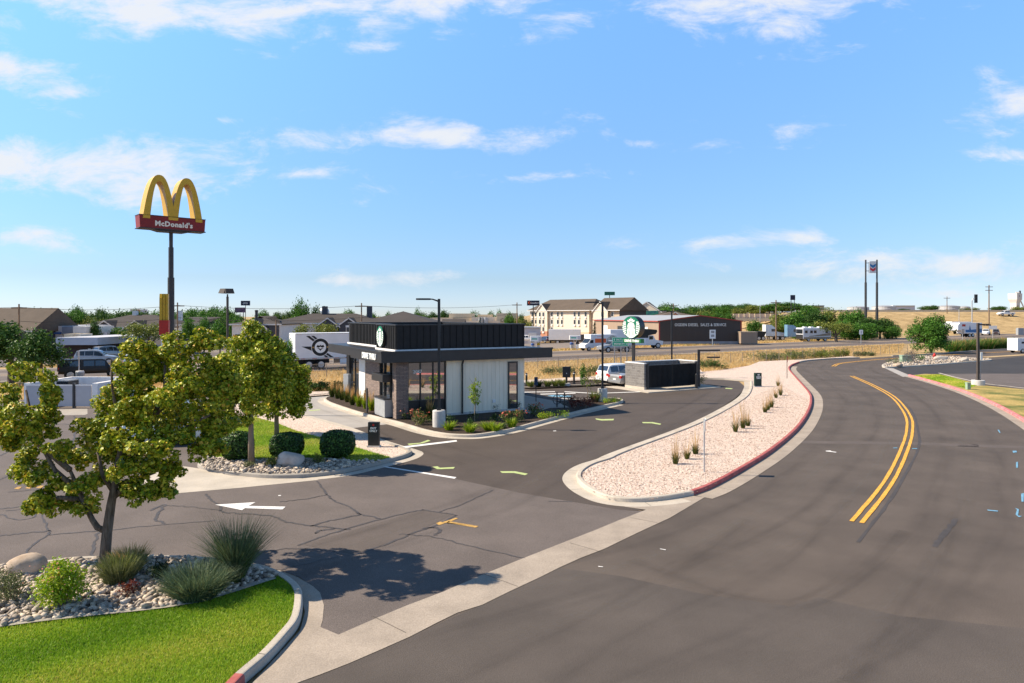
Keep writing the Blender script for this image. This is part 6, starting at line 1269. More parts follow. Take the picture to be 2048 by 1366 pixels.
for i, (k, px, yt, Y, wd) in enumerate([(0, 1590, 622, 178, 60), (5, 1610, 640, 172, 60), (4, 1650, 630, 180, 66), (5, 1690, 636, 170, 66), (0, 1700, 622, 190, 60), (5, 1730, 640, 168, 60), (1, 1760, 634, 180, 56), (5, 1785, 648, 174, 40), (4, 1555, 634, 182, 50), (0, 1630, 612, 200, 60)]):
    tree(k, px, yt, Y, wd, 'leafy tree in the dense group around the twin-pole sign and motorhome', 'dense group around the twin-pole sign')
# reeds at the road bend
for i in range(11):
    px = 1905 + i * 11.5; p = G(px, 702.5 - i * .8 + random.uniform(-1.2, 1.)); p.z = -.1; t = thing('reed_clump', 'tall brown topped reed clump between the side street and the highway', 'reeds', p, 0, 'reed clumps at the road bend')
    grass_clump('blades', t, 480, .9, 1.9, 1.2, .075, L_dark if i % 3 else L_ash); grass_clump('plume', t, 90, .9, 2.1, .9, .07, L_tan)
# small things on the rock island
shrub('lavender_shrub', 'grey lavender shrub beside the pale green transformer box', 1828, 727, 1.7, 1.6, 900, .16, L_lav, .1, asp=.25); shrub('olive_shrub', 'low green shrub right of the lavender on the rock island', 1845, 722, 1.3, .8, 400, .14, L_ash, .1); shrub('olive_shrub', 'low tan shrub left of the transformer box', 1793, 728, 1.2, .7, 300, .14, L_sage, .1)
t = simple('transformer_box', 'pale green utility transformer box on the rock island', 'utility box', 1812, 724, .12, R(-8)); m_tg = mat('pale_green_enamel', (.27, .36, .26), .6, .08, 2.); b = MB(); b.bbox(-.62, .62, -.45, .45, 0, .75, .03); b.build('cabinet_body', m_tg, t); b = MB(); b.bbox(-.66, .66, -.5, .46, .75, .85, .03); b.build('lid', m_tg, t); b = MB(); b.box(.02, .05, -.462, -.45, .08, .7); b.build('door_seam', m_plast, t)
t = simple('fire_hydrant', 'red fire hydrant on the rock island', 'hydrant', 1869, 718.5, .12); b = MB(); b.lathe([(0, 0), (.2, 0), (.2, .06), (.14, .07), (.14, .5), (.18, .52), (.18, .57), (.13, .7), (.05, .78), (.04, .84), (0, .84)], 14); b.build('barrel', m_redl, t)
for a in (0, R(90), R(180)): b = MB(); b.tube([(.1 * cos(a), .1 * sin(a), .42), (.24 * cos(a), .24 * sin(a), .42)], .07, 8); b.build('outlet_cap', m_redl, t)
t = simple('utility_pedestal', 'pale green utility pedestal in the dry part of the right verge', 'utility box', 1936, 779, .12); b = MB(); b.bbox(-.14, .14, -.14, .14, 0, .5, .03); b.build('case', m_tg, t); b = MB(); b.bbox(-.16, .16, -.16, .16, .46, .55, .03); b.build('cap', m_tg, t)
t = simple('utility_cabinet', 'grey roadside cabinet at the far right junction', 'cabinet', 2040, 670, 0.); b = MB(); b.bbox(-.9, .9, -.5, .5, 0, 2.1, .05); b.build('case', m_grey, t); b = MB(); b.box(-.8, .8, -.52, -.5, .2, 1.9); b.build('door', m_grey, t)
# ================================================================ buildings beyond
m_roofg = mat('grey_shingle', (.062, .052, .048), .9, .12, .5, fine=.12, fscale=6.); m_roofb = mat('brown_shingle', (.105, .08, .062), .9, .12, .5, fine=.12, fscale=6.); m_wallw = mat('white_siding', (.62, .61, .60), .8, .05, 1.); m_walld = mat('slate_siding', (.055, .06, .075), .8, .1, 1.)
m_wallt = mat('tan_stucco', (.47, .37, .27), .85, .06, 1.); m_wallc = mat('cream_siding', (.68, .58, .46), .8, .05, 1.); m_wallb = mat('beige_stucco', (.58, .48, .34), .85, .06, 1.); m_rbrick = mat('red_brick_band', (.42, .20, .13), .85, .12, 2.); m_terr = mat('peach_base', (.60, .42, .29), .85, .06, 1.)
m_wdark = mat('workshop_dark_sheet', (.056, .047, .043), .7, .06, .5, stretch=(6, 6, .2)); m_wtan = mat('workshop_tan_sheet', (.30, .22, .16), .75, .06, .5, stretch=(6, 6, .2)); m_metroof = mat('grey_metal_roof', (.33, .34, .36), .55, .06, .5); m_redtrim = mat('red_trim', (.34, .06, .045), .6, .08, 2.); m_found = mat('pale_foundation', (.30, .30, .32), .9, .1, 1.)
m_win = glassmat('far_window', (.05, .055, .065), .1); m_door = mat('white_roller_door', (.72, .71, .69), .6, .05, 2., stretch=(.5, .5, 8)); m_blueb = mat('blue_fascia', (.04, .10, .30), .6, .1, 2.); m_lav2 = mat('lavender_grey_fascia', (.50, .50, .54), .8, .06, 1.); m_brownw = mat('brown_shop_wall', (.075, .05, .042), .85, .25, 1.5)
def hroof(t, x0, x1, y0, y1, ze, zr, hip, m, ov=.5, th=.18, wall=None, name='roof'):
    x0 -= ov; x1 += ov; y0 -= ov; y1 += ov; ym = (y0 + y1) / 2; i = (y1 - y0) / 2 * hip
    P = [(x0, y0, ze), (x1, y0, ze), (x1, y1, ze), (x0, y1, ze), (x0 + i, ym, zr), (x1 - i, ym, zr)]; Q = [(a, c, z - th) for a, c, z in P[:4]]
    b = MB(); b.add(P + Q, [(0, 1, 5, 4), (2, 3, 4, 5), (1, 2, 5), (3, 0, 4), (7, 6, 1 + 4 + 1, 7) if False else (9, 8, 7, 6), (0, 6, 7, 1), (1, 7, 8, 2), (2, 8, 9, 3), (3, 9, 6, 0)]); r = b.build(name, m, t)
    b = MB(); b.box(x0 - .02, x1 + .02, y0 - .06, y0 - .01, ze - th - .08, ze + .02); b.build('fascia', m_wallw, r)
    if not hip and wall:
        for x in (x0 + ov, x1 - ov): b = MB(); b.add([(x, y0 + ov, ze - .05), (x, y1 - ov, ze - .05), (x, ym, zr - .15)], [(0, 1, 2)]); b.build('gable_wall', wall, t)
    return r
def win(t, x, z, w, h, y=0., fr=m_wallw, nm='window'):
    b = MB(); b.box(x - w / 2, x + w / 2, y - .05, y + .02, z, z + h); o = b.build(nm, m_win, t)
    b = MB(); b.box(x - w / 2 - .12, x - w / 2, y - .09, y + .01, z - .1, z + h + .1); b.box(x + w / 2, x + w / 2 + .12, y - .09, y + .01, z - .1, z + h + .1); b.box(x - w / 2, x + w / 2, y - .09, y + .01, z + h, z + h + .12); b.box(x - w / 2, x + w / 2, y - .09, y + .01, z - .12, z); b.build('frame', fr, o); return o
def gable_front(t, x, w, z0, ze, zr, proj, m, roofm=None, trim=m_wallw):
    b = MB(); b.add([(x - w / 2, -proj, z0), (x + w / 2, -proj, z0), (x + w / 2, -proj, ze), (x, -proj, zr), (x - w / 2, -proj, ze), (x - w / 2, .0, z0), (x + w / 2, .0, z0), (x + w / 2, 0, ze), (x - w / 2, 0, ze)], [(0, 1, 2, 3, 4), (5, 0, 4, 8), (1, 6, 7, 2)]); g = b.build('gable_bay', m, t)
    b = MB(); q = .35; k = (zr - ze) / (w / 2); bk = (zr - ze) * 2.0
    for s in (-1, 1): b.add([(x + s * (w / 2 + q), -proj - q, ze - q * k), (x, -proj - q, zr + .02), (x, bk, zr + .02), (x + s * (w / 2 + q), .6, ze - q * k)], [(0, 1, 2, 3) if s < 0 else (3, 2, 1, 0)])
    b.build('gable_roof', roofm or m_roofg, g)
    b = MB()
    for s in (-1, 1):
        A = Vector((x + s * (w / 2 + q), -proj - q - .02, ze - q * k)); B = Vector((x, -proj - q - .02, zr + .05)); d = Vector((0, 0, -.35)); b.add([A, B, B + d, A + d], [(0, 1, 2, 3) if s > 0 else (3, 2, 1, 0)])
    b.build('verge_board', trim, g); return g
def house(name, label, px0, px1, Y, ye, yr, depth, hip, wallm, roofm, cat='building', rz=0., wins=(), gables=(), base=None, wz=None):
    a, c = at(px0, ye, Y), at(px1, ye, Y); w = (c.x - a.x) / cos(rz); z0 = gz((a.x + c.x) / 2, Y) if base is None else base
    t = thing(name, label, cat, (a.x, Y, z0), rz); ze = a.z - z0; zr = CH - (yr - HY) / F * (Y + depth / 2) - z0
    b = MB(); b.box(0, w, 0, depth, -.3, ze - .2); b.build('wall', wallm, t); hroof(t, 0, w, 0, depth, ze, zr, hip, roofm, wall=wallm)
    for f, gw, gm in gables: gable_front(t, f * w, gw, 0, ze - .6, ze + gw * .24, 1.0, gm); win(t, f * w, ze - 2.2, 1.2, 1.4, -1.0)
    for f, z in wins: win(t, f * w, z, 1.1, 1.4)
    return t, w, ze
# left side
house('brown_roof_house', 'tall steep brown roof at the left frame edge', -60, 62, 112, 661, 616, 12, 0, m_walld, m_roofb); house('grey_roof_house', 'low dark grey roof right of the steep brown one', 70, 130, 125, 664, 650, 11, 1, m_wallw, m_roofg)
t, w, ze = house('apartment_block', 'long grey roofed apartment block with two slate gables left of the arch sign', 150, 345, 165, 654, 629.5, 17, 1, m_wallw, m_roofg, wins=[(.05, 3.), (.15, 3.), (.45, 3.), (.9, 3.)], gables=[(.33, 6.5, m_walld), (.64, 6.5, m_walld)])
for f in (.42, .9): b = MB(); b.box(f * w - .5, f * w + .5, 8, 9.0, ze + 1.5, ze + 3.9); b.build('chimney', m_wallw, t)
house('apartment_block', 'white apartment block with a grey hip roof right of the tall sign pole', 358, 406, 160, 649, 634, 14, 1, m_wallw, m_roofg, wins=[(.2, 2.6), (.5, 2.6), (.8, 2.6)])
t, w, ze = house('apartment_block', 'white and slate apartment block with a grey roof behind the maple tops', 464, 560, 150, 648, 632, 14, 1, m_wallw, m_roofg, wins=[(.12, 2.8), (.3, 2.8), (.82, 2.8)], gables=[(.5, 5., m_wallw)]); b = MB(); b.box(.62 * w, .98 * w, -.2, .0, .2, ze - .3); b.build('slate_panel', m_walld, t)
t, w, ze = house('apartment_block', 'very long grey roofed apartment block with slate gables behind the trailer', 540, 762, 172, 646, 627, 16, 1, m_wallw, m_roofg, wins=[(.1, 3.), (.25, 3.), (.45, 3.), (.63, 3.)], gables=[(.53, 5.5, m_walld), (.72, 5.5, m_walld)])
for f in (.42, .84): b = MB(); b.box(f * w - .6, f * w + .6, 7, 8.2, ze + 1., ze + 4.2); b.build('chimney', m_walld, t)
house('hip_roof_building', 'beige building with a broad grey hip roof directly behind the cafe', 700, 878, 105, 651, 622.5, 17, .8, m_wallb, m_roofg, wins=[(.06, 1.5)])
house('shed_row', 'long low grey roofed row behind the parked cars on the left', 196, 330, 104, 689, 675, 9, 0, m_wallw, m_roofg, wins=[(.05, .8), (.6, .8)]); house('grey_roof_house', 'small pale gable roof house right of the cafe hip roof', 885, 925, 190, 650, 638, 10, 0, m_wallb, m_roofg)
def blocks(name, label, boxes, cat='building', rz=0.):
    x, Y = boxes[0][0], boxes[0][4]; X = (x - HX) / F * Y; z0 = gz(X, Y); t = thing(name, label, cat, (X, Y, z0), rz)
    for px0, px1, yt, yb, Yb, d, m, nm in boxes:
        a = at(px0, yt, Yb); c = at(px1, yb, Yb); bt_ = c.z - z0 if yb is not None else 0; b = MB(); b.box(a.x - X, c.x - X, Yb - Y, Yb - Y + d, min(bt_, a.z - z0 - .1), a.z - z0); b.build(nm, m, t)
    return t
t = blocks('corner_shop', 'low brown walled shop with a pale fascia behind the silver crossover', [(116, 194, 690.5, 722, 97.0, 12, m_brownw, 'wall'), (114, 195, 675, 690, 95.6, 14, m_lav2, 'fascia'), (112, 117, 676, 722, 95.2, 1, m_lav2, 'column'), (128, 141, 668, 675, 100, 3, m_wallb, 'roof_unit'), (145, 160, 668, 675, 101, 3, m_wallc, 'roof_unit'), (176, 181, 697, 699, 96.9, .05, m_swhite, 'wall_sign')])
blocks('awning_shop', 'pale flat roofed shop with a blue base stripe behind the dark left trees', [(28, 124, 652, 690, 118, 14, m_lav2, 'wall'), (28, 120, 664.5, 668.5, 117.6, .4, m_blueb, 'blue_stripe'), (124, 147, 653, 668, 117.7, 3, mat('slate_blue_panel', (.17, .20, .27), .7, .1, 1.), 'sign_panel'), (146, 173, 653, 666, 116, 8, m_wallw, 'white_box')])
blocks('beige_shed', 'small beige shed with a dark window beside the pale fascia shop', [(187, 207, 688, 714, 106, 6, m_wallb, 'wall'), (192, 201, 691, 695, 105.9, .1, m_win, 'window')])
blocks('delivery_box', 'white cargo container box beside the small beige shed', [(207, 236, 687, 712, 103, 2.5, m_box, 'box'), (219, 222, 692, 696, 102.95, .05, m_orange, 'mark')], 'container')
blocks('low_garage', 'white low garage row left of the tall arch sign foot', [(276, 332, 686, 706, 108, 8, m_wallw, 'wall'), (285, 300, 690, 706, 107.9, .1, m_door, 'door')])
t = blocks('motel', 'beige flat roofed motel of stepped blocks far behind the cafe roof', [(898, 945, 627, 690, 300, 20, m_wallb, 'block'), (860, 905, 636, 690, 296, 14, m_wallc, 'block'), (943, 996, 634, 690, 298, 20, m_wallc, 'block'), (955, 985, 629, 636, 305, 8, m_wallb, 'block'), (993, 1036, 626.5, 690, 297, 20, m_wallb, 'block'), (900, 1000, 642, 646, 293, 3, m_wallc, 'canopy')])
text('lettering', 'Comfort', 2.0, mat('brown_lettering', (.16, .07, .03), .6, .1, 2.), t, (25.6, -3.06, 8.3), (R(90), 0, 0), .03)
for px in (962, 972): b = MB(); p = at(px, 640, 292); b.tube([(p.x - t.location.x, -8, 3), (p.x - t.location.x, -8, p.z - t.location.z + 1)], 1.0, 10); b.build('roof_tank', m_galv, t)
blocks('grey_shed', 'grey metal shed with a pale door left of the hotel', [(1042, 1081, 655.5, 690, 200, 14, m_lav2, 'wall'), (1057, 1073, 665, 690, 199.8, .2, m_door, 'roller_door'), (1041, 1082, 654.5, 655.8, 199.6, 15, m_metroof, 'roof')])
blocks('far_tower_block', 'small far office block over the left treeline', [(260, 277, 618.5, 640, 600, 15, m_lav2, 'wall'), (272, 277.5, 618.6, 640, 598, 2, m_rbrick, 'side_panel')])
# hotel
ht = thing('hotel', 'four storey cream hotel with brown roof and gabled front', 'hotel', (6.8, 265, -3.6), R(-47.8)); HE = 11.3; HRz = R(-47.8)
def hx(px): k = (px - HX) / F; cx, sx = cos(HRz), sin(HRz); return (k * 265 - 6.8) / (cx - k * sx)
SEG = [(1060, 1077, 0, m_wallt, m_wallt), (1077, 1098, -.9, m_wallc, m_rbrick), (1098, 1178, 0, m_wallc, m_terr), (1178, 1190, .9, m_wallt, m_wallt), (1190, 1219, -.9, m_wallc, m_rbrick), (1219, 1240, 0, m_wallt, m_wallt)]
for a, c, y, m, mb2 in SEG:
    x0, x1 = hx(a), hx(c); b = MB(); b.box(x0, x1, y, 14, 3.6, HE); b.build('wall', m, ht); b = MB(); b.box(x0, x1, y - .06, 13.9, 0, 3.6); b.build('base_wall', mb2, ht)
HL = hx(1240)
b = MB(); b.add([(HL + .02, -.3, 0), (HL + .02, 14.2, 0), (HL + .02, 14.2, HE), (HL + .02, 7, 15.6), (HL + .02, -.3, HE)], [(0, 1, 2, 3, 4)]); b.build('dark_end_wall', m_wdark, ht)
hroof(ht, 0, hx(1184), -.3, 14, HE, 15.4, .6, m_roofb, .7); hroof(ht, hx(1186), HL, -.3, 14, HE, 15.6, 0, m_roofb, .7, wall=m_wdark)
for a, c in ((1077, 1098), (1190, 1219)):
    x0, x1 = hx(a), hx(c); w = x1 - x0; gable_front(ht, (x0 + x1) / 2, w, 3.6, HE - .2, HE + w * .45, .95, m_wallc, m_roofb)
m_acu = mat('white_ac_unit', (.7, .68, .64), .6, .05, 2.)
for px, y in ((1065, 0), (1072, 0), (1083.5, -.95), (1090.5, -.95), (1104, 0), (1116, 0), (1124, 0), (1149.5, 0), (1158, 0), (1171.5, 0), (1186, .9), (1208.5, -.95), (1225, 0)):
    for r in range(3 if px < 1180 else 2):
        if r == 2 and px > 1110: continue
        z = 9.1 - r * 2.75; o = win(ht, hx(px), z, 1.0, 1.5, y, m_acu); b = MB(); b.bbox(hx(px) - .45, hx(px) + .45, y - .3, y, z - .75, z - .25, .03); b.build('air_unit', m_acu, o)
hw_ = thing('hotel_wing', 'beige gabled hotel wing with a blue wall sign right of the dark end wall', 'hotel', (45.8, 267, -3.0), R(-20)); b = MB(); b.box(0, 11, 0, 14, 0, 10.6); b.build('wall', m_wallt, hw_)
gable_front(hw_, 5.5, 11, 7, 10.4, 14.0, .3, m_wallc, m_roofb); win(hw_, 2.2, 8.3, 1.2, 1.8, -.3); b = MB(); b.box(5., 10, -.6, -.32, 7.6, 10.6); b.build('blue_sign', mat('blue_green_sign', (.02, .06, .22), .5, .6, 1., col2=(.03, .2, .12)), hw_)
for nm, px0, px1, Y, ye, yr, lb_ in (('brown_roof_house', 1318, 1395, 215, 633, 622, 'brown hip roofs behind the ridge of the dark workshop'),): house(nm, lb_, px0, px1, Y, ye, yr, 16, .8, m_wallt, m_roofb, gables=[(.4, 6, m_rbrick)])
# workshop
og = thing('diesel_workshop', 'wide dark workshop with white name letters, red trim and tan side wall', 'workshop', (29.8, 142, -.12), R(4)); Wd = 17.2; Hh = 4.9; Hp = 6.0; Dp = 36; sk = -.30
def P2(x, y): return x + sk * y * .6
b = MB(); fr = [(0, 0), (Wd, 0), (Wd, Hh), (Wd / 2, Hp), (0, Hh)]
b.add([(x, 0, z) for x, z in fr], [(0, 1, 2, 3, 4)]); b.build('front_wall', m_wdark, og, tri=True)
b = MB(); b.add([(0, 0, 0), (P2(0, Dp), Dp, 0), (P2(0, Dp), Dp, Hh), (0, 0, Hh)], [(0, 1, 2, 3)]); sdw = b.build('side_wall', m_wtan, og)
b = MB(); b.add([(Wd, 0, 0), (P2(Wd, Dp), Dp, 0), (P2(Wd, Dp), Dp, Hh), (Wd, 0, Hh)], [(3, 2, 1, 0)]); b.build('side_wall', m_wdark, og)
b = MB(); b.add([(-.3, -.15, Hh + .02), (Wd / 2, -.15, Hp + .08), (P2(Wd / 2, Dp), Dp, Hp + .08), (P2(-.3, Dp), Dp, Hh + .02), (Wd + .3, -.15, Hh + .02), (P2(Wd + .3, Dp), Dp, Hh + .02)], [(0, 1, 2, 3), (1, 4, 5, 2)]); rf = b.build('roof', m_metroof, og)
b = MB()
for A, B in (((-.3, Hh), (Wd / 2, Hp + .06)), ((Wd / 2, Hp + .06), (Wd + .3, Hh))): b.add([(A[0], -.2, A[1] - .16), (B[0], -.2, B[1] - .16), (B[0], -.2, B[1] + .05), (A[0], -.2, A[1] + .05)], [(0, 1, 2, 3)])
b.add([(-.34, -.2, Hh - .16), (P2(-.34, Dp), Dp, Hh - .16), (P2(-.34, Dp), Dp, Hh + .05), (-.34, -.2, Hh + .05)], [(0, 1, 2, 3)]); b.build('roof_trim', m_redtrim, rf)
b = MB(); b.box(-.06, .22, -.05, -.0, 0, Hh - .1); b.box(Wd - .2, Wd + .05, -.05, 0, 0, Hh - .1); b.build('corner_trim', m_redtrim, og); b = MB(); b.box(.22, Wd - .2, -.06, -.003, 0, .75); b.build('foundation', m_found, og)
text('lettering', 'OGDEN DIESEL  SALES & SERVICE', .84, m_lettr, og, (Wd * .5, -.05, 4.1), (R(90), 0, R(0)), .03, bold=.0, sx=.82, spacing=1.06)
for y, w in ((5, 3.2), (13, 3.2), (18, 3.0), (27, 3.5)):
    b = MB(); b.add([(P2(-.06, y), y, 0), (P2(-.06, y + w), y + w, 0), (P2(-.06, y + w), y + w, 3.6), (P2(-.06, y), y, 3.6)], [(0, 1, 2, 3)]); b.build('roller_door', m_door if y != 18 else m_win, sdw)
blocks('tan_container', 'brown storage container at the right end of the dark workshop', [(1482, 1515, 664.5, 687, 141, 3, m_wtan, 'box'), (1481.5, 1515.5, 663.6, 664.7, 140.9, 3.2, m_wallt, 'lid')], 'container')
# retaining wall, warehouses, tanks, tower
t = blocks('sound_wall', 'long beige panelled wall on the rise behind the workshop', [(1462, 1556, 627.5, 642, 262, .6, mat('pale_peach_wall', (.56, .42, .33), .85, .06, .5), 'panel_wall'), (1466, 1556, 637, 642.5, 258, 3, m_wallb, 'footing')], 'wall')
for i in range(9): p = at(1468 + i * 10.6, 640, 261.8); b = MB(); b.box(p.x - t.location.x - .2, p.x - t.location.x + .2, -.35, .0, 6.4 - t.location.z - 3, 6.45 - t.location.z); b.build('pillar', m_wallb, t)
blocks('warehouse', 'long grey warehouse roof above the right-hand trees', [(1600, 1648, 611.5, 622, 420, 20, m_metroof, 'wall'), (1599, 1649, 610.8, 612, 419, 22, m_wdark, 'roof_edge')]); blocks('warehouse', 'white warehouse edge on the plateau behind the storage tanks', [(1786, 1830, 611.5, 622, 460, 20, m_lav2, 'wall'), (1786, 1830, 610.8, 611.8, 459, 21, m_wallw, 'roof_edge')])
TL = ['broad pale storage tank just right of the twin-pole sign', 'grey storage tank right of the plateau bush', 'widest pale storage tank on the plateau', 'storage tank at the right of the tank row', 'low grey storage tank left behind the twin-pole sign']
for l, (px, w, yt, Y) in zip(TL, [(1768, 44, 612, 420), (1862, 32, 612.5, 430), (1896, 42, 611.5, 415), (1928, 22, 613, 440), (1716, 40, 613.5, 440)]):
    p = at(px, yt, Y); z0 = gz(p.x, Y); r = w / 2 / F * Y; t = thing('storage_tank', l, 'tank', (p.x, Y, z0)); h = p.z - z0; b = MB(); b.lathe([(0, 0), (r, 0), (r, h - .4)], 28); b.build('shell', mat('tank_paint', (.42, .41, .40), .6, .08, .3), t, smooth=False); b = MB(); b.lathe([(r * 1.01, h - .45), (r * 1.01, h - .3), (r * .5, h + .3), (0, h + .45)], 28); b.build('roof', m_metroof, t); b = MB(); b.lathe([(r * 1.008, h * .55), (r * 1.02, h * .57), (r * 1.008, h * .6)], 28); b.build('stiffening_ring', m_lav2, t)
Yt = 430; p = at(2030, 612, Yt); z0 = gz(p.x, Yt); ct = thing('concrete_plant_tower', 'pale silo tower with a flared top at the right end of the skyline', 'tower', (p.x, Yt, z0), R(25)); m_tow = mat('pale_tower', (.56, .53, .50), .8, .06, .3)
b = MB(); ztop = CH + 45 / F * Yt - z0
for x0, x1, y0, y1 in ((-2.5, -1.3, -2.5, 2.5), (1.3, 2.5, -2.5, 2.5)): b.box(x0, x1, y0, y1, 0, 4.6)
b.build('leg', m_tow, ct)
def frust(a, za, c, zc): return [(-a, -a, za), (a, -a, za), (a, a, za), (-a, a, za), (-c, -c, zc), (c, -c, zc), (c, c, zc), (-c, c, zc)], [(3, 2, 1, 0), (4, 5, 6, 7), (0, 1, 5, 4), (1, 2, 6, 5), (2, 3, 7, 6), (3, 0, 4, 7)]
b = MB(); b.add(*frust(2.5, 4.6, 2.6, ztop * .5)); b.build('shaft', m_tow, ct); b = MB(); b.add(*frust(2.6, ztop * .5, 3.6, ztop * .66)); b.add(*frust(3.6, ztop * .66, 3.7, ztop - .6)); b.build('flared_hopper', m_tow, ct)
for i in range(4): b = MB(); b.box(-3.2 + i * 1.8, -2.3 + i * 1.8, -3., -2.0, ztop - .6, ztop + .3 + (i == 3) * .8); b.build('roof_unit', m_tow if i < 3 else m_plast, ct)
ct.scale = (.72, .72, 1.)
text('lettering', 'A', 1.6, m_navy, ct, (0, -3.72, ztop * .83), (R(90), 0, 0), .02); b = MB(); b.tube([(3.4, 0, ztop - 1), (16, 2, ztop - 9)], .5, 6); b.build('conveyor', m_tow, ct)
p = at(648, 614, 340); z0 = gz(p.x, 340); dm = thing('silver_dome', 'silver water tank dome above the long apartment roof', 'tank', (p.x, 340, z0)); r = 10.5 / F * 340; zt = p.z - z0; b = MB(); b.lathe([(0, 0), (r * .98, 0), (r, zt - r)] + [(r * cos(a), zt - r + r * sin(a)) for a in (.3, .6, .9, 1.2, 1.45)] + [(0, zt)], 24); b.build('dome', m_galv, dm, smooth=True); b = MB(); b.lathe([(0, zt - .1), (.4, zt - .1), (.4, zt + .5), (0, zt + .5)], 8); b.build('vent', m_dkgrey, dm)
p = at(513, 648, 100); t = thing('flue_pipe', 'thick black flue pipe standing over the maple tops', 'pipe', (p.x, 100, 0)); b = MB(); b.tube([(0, 0, 0), (0, 0, at(513, 621, 100).z)], .21, 10); b.build('pipe', m_black, t); b = MB(); b.lathe([(.23, at(513, 622, 100).z - .1), (.25, at(513, 621, 100).z + .05), (0, at(513, 621, 100).z + .08)], 10); b.build('cap', m_black, t)
# white bin enclosure on the left lot
we = thing('bin_enclosure', 'white walled bin enclosure with two pale metal gates on the left lot', 'enclosure', G(48, 816), R(0)); we.location.z = 0; k_ = 8400 / 186; q_ = lambda px: (px - 48) / F * k_
m_wgate = mat('pale_gate_metal', (.42, .41, .43), .6, .06, 1.)
b = MB(); b.box(0, .3, 0, 4.8, 0, 1.6); b.build('side_wall', m_flash, we); b = MB(); b.box(q_(186), q_(197), -.1, 4.8, 0, 1.6); b.build('side_wall', m_flash, we); b = MB(); b.box(.3, q_(186), 4.5, 4.8, 0, 1.6); b.build('back_wall', m_flash, we)
for a, c in ((54, 96), (98, 147), (152.5, 184)): b = MB(); b.box(q_(a), q_(c), -.08, .0, .12, 1.48); g_ = b.build('gate', m_wgate, we); b = MB(); b.box(q_(a), q_(c), -.11, -.08, 1.44, 1.52); b.build('gate_rail', m_flash, g_)
for a in (97, 149.5): b = MB(); b.box(q_(a) - .06, q_(a) + .06, -.15, .05, 0, 1.62); b.build('gate_post', m_dkgrey, we)
b = MB(); b.bbox(q_(88), q_(112), 1.2, 2.4, .1, 1.6, .04); dp = thing('rubbish_skip', 'dark skip with a ribbed grey lid inside the white enclosure', 'skip', we.location); o = b.build('bin_body', m_plast, dp)
for i in range(6): b = MB(); b.box(q_(88) + .02 + i * .13, q_(88) + .1 + i * .13, 1.15, 2.45, 1.6, 1.67); b.build('lid_rib', m_grey, dp)
t = thing('plastic_barrel', 'white barrel with a grey band behind the white enclosure', 'barrel', gv(160, 764)); b = MB(); b.lathe([(0, 0), (.33, 0), (.34, .95), (.3, 1.0), (0, 1.0)], 16); b.build('drum', m_flash, t); b = MB(); b.lathe([(.345, .55), (.36, .57), (.36, .85), (.345, .87)], 16); b.build('band', m_grey, t)
t = thing('marker_post', 'thin white marker post behind the white enclosure', 'post', gv(158, 760)); b = MB(); b.tube([(0, 0, 0), (0, 0, 2.7)], .05, 6); b.build('post', m_flash, t); b = MB(); b.box(-.1, .1, -.06, -.05, 1.9, 2.7); b.build('plate', m_flash, t)
# pay stations and vacuum posts beyond the highway
def paystation(px0, px1, y0, y1, Y, label):
    a, c = at(px0, y0, Y), at(px1, y1, Y); w = c.x - a.x; z0 = gz(a.x, Y); t = thing('canopy_sign', label, 'sign', ((a.x + c.x) / 2, Y, z0)); b = MB(); b.bbox(-w / 2, w / 2, -.4, .4, c.z - z0, a.z - z0, .03); pn = b.build('sign_box', m_swhite, t)
    b = MB(); b.box(w * .22, w / 2 + .005, -.41, -.4, c.z - z0 + .05, a.z - z0 - .05); b.build('grey_panel', m_lav2, pn); b = MB(); b.box(-w * .4, w * .1, -.41, -.4, (c.z + a.z) / 2 - z0 - .12, (c.z + a.z) / 2 - z0 + .08); b.build('green_print', m_sgreen, pn)
    for x in (-.1 * w, .15 * w): b = MB(); b.box(x - .07, x + .07, -.07, .07, 0, c.z - z0 + .02); b.build('post', m_galv, t)
paystation(1061, 1083, 672, 683, 128, 'left white canopy sign over the vacuum posts'); paystation(1139, 1161, 671, 679.5, 122, 'right white canopy sign beside the rental van')
for px, py, Y, m, l in ((1065, 686, 128, m_blueb, 'vacuum post with a blue cap under the left canopy sign'), (1077, 685.5, 128, m_gold, 'vacuum post with a yellow cap under the left canopy sign'), (1143, 684, 122, m_blueb, 'vacuum post with a blue cap under the right canopy sign'), (1155, 683, 122, m_dkgrey, 'white arched air station under the right canopy sign')):
    p = at(px, py, Y); z0 = gz(p.x, Y); t = thing('vacuum_post', l, 'vacuum', (p.x, Y, z0)); h = p.z - z0; b = MB(); b.lathe([(0, 0), (.26, 0), (.26, h - .3), (0, h - .3)], 10); b.build('drum', m_swhite if m is m_dkgrey else m_galv, t); b = MB(); b.lathe([(.3, h - .45), (.32, h - .2), (.15, h), (0, h)], 10); b.build('cap', m, t)
# ---- utility poles and wires, street lights, traffic signal
m_wood = mat('weathered_pole_wood', (.20, .135, .09), .9, .2, 2., stretch=(4, 4, .4))
def upole(px, yt, Y, label, arms=1, r=.16, alamp=False):
    X = (px - HX) / F * Y; z0 = gz(X, Y); h = CH - (yt - HY) / F * Y - z0; t = thing('utility_pole', label, 'utility pole', (X, Y, z0)); b = MB(); b.tube([(0, 0, 0), (0, 0, h)], [r, r * .7], 8); b.build('pole', m_wood, t)
    for i in range(arms): b = MB(); b.box(-1.2, 1.2, -.08, .08, h - .7 - i * 1.1, h - .52 - i * 1.1); b.build('crossarm', m_wood, t)
    if alamp: b = MB(); b.tube([(0, 0, h * .62), (1.2, 0, h * .7), (2.6, 0, h * .71)], .05, 6); a = b.build('lamp_arm', m_galv, t); b = MB(); b.bbox(2.4, 3.2, -.15, .15, h * .69, h * .72, .03); b.build('lamp_head', m_galv, a)
    return Vector((X, Y, z0 + h - .5))
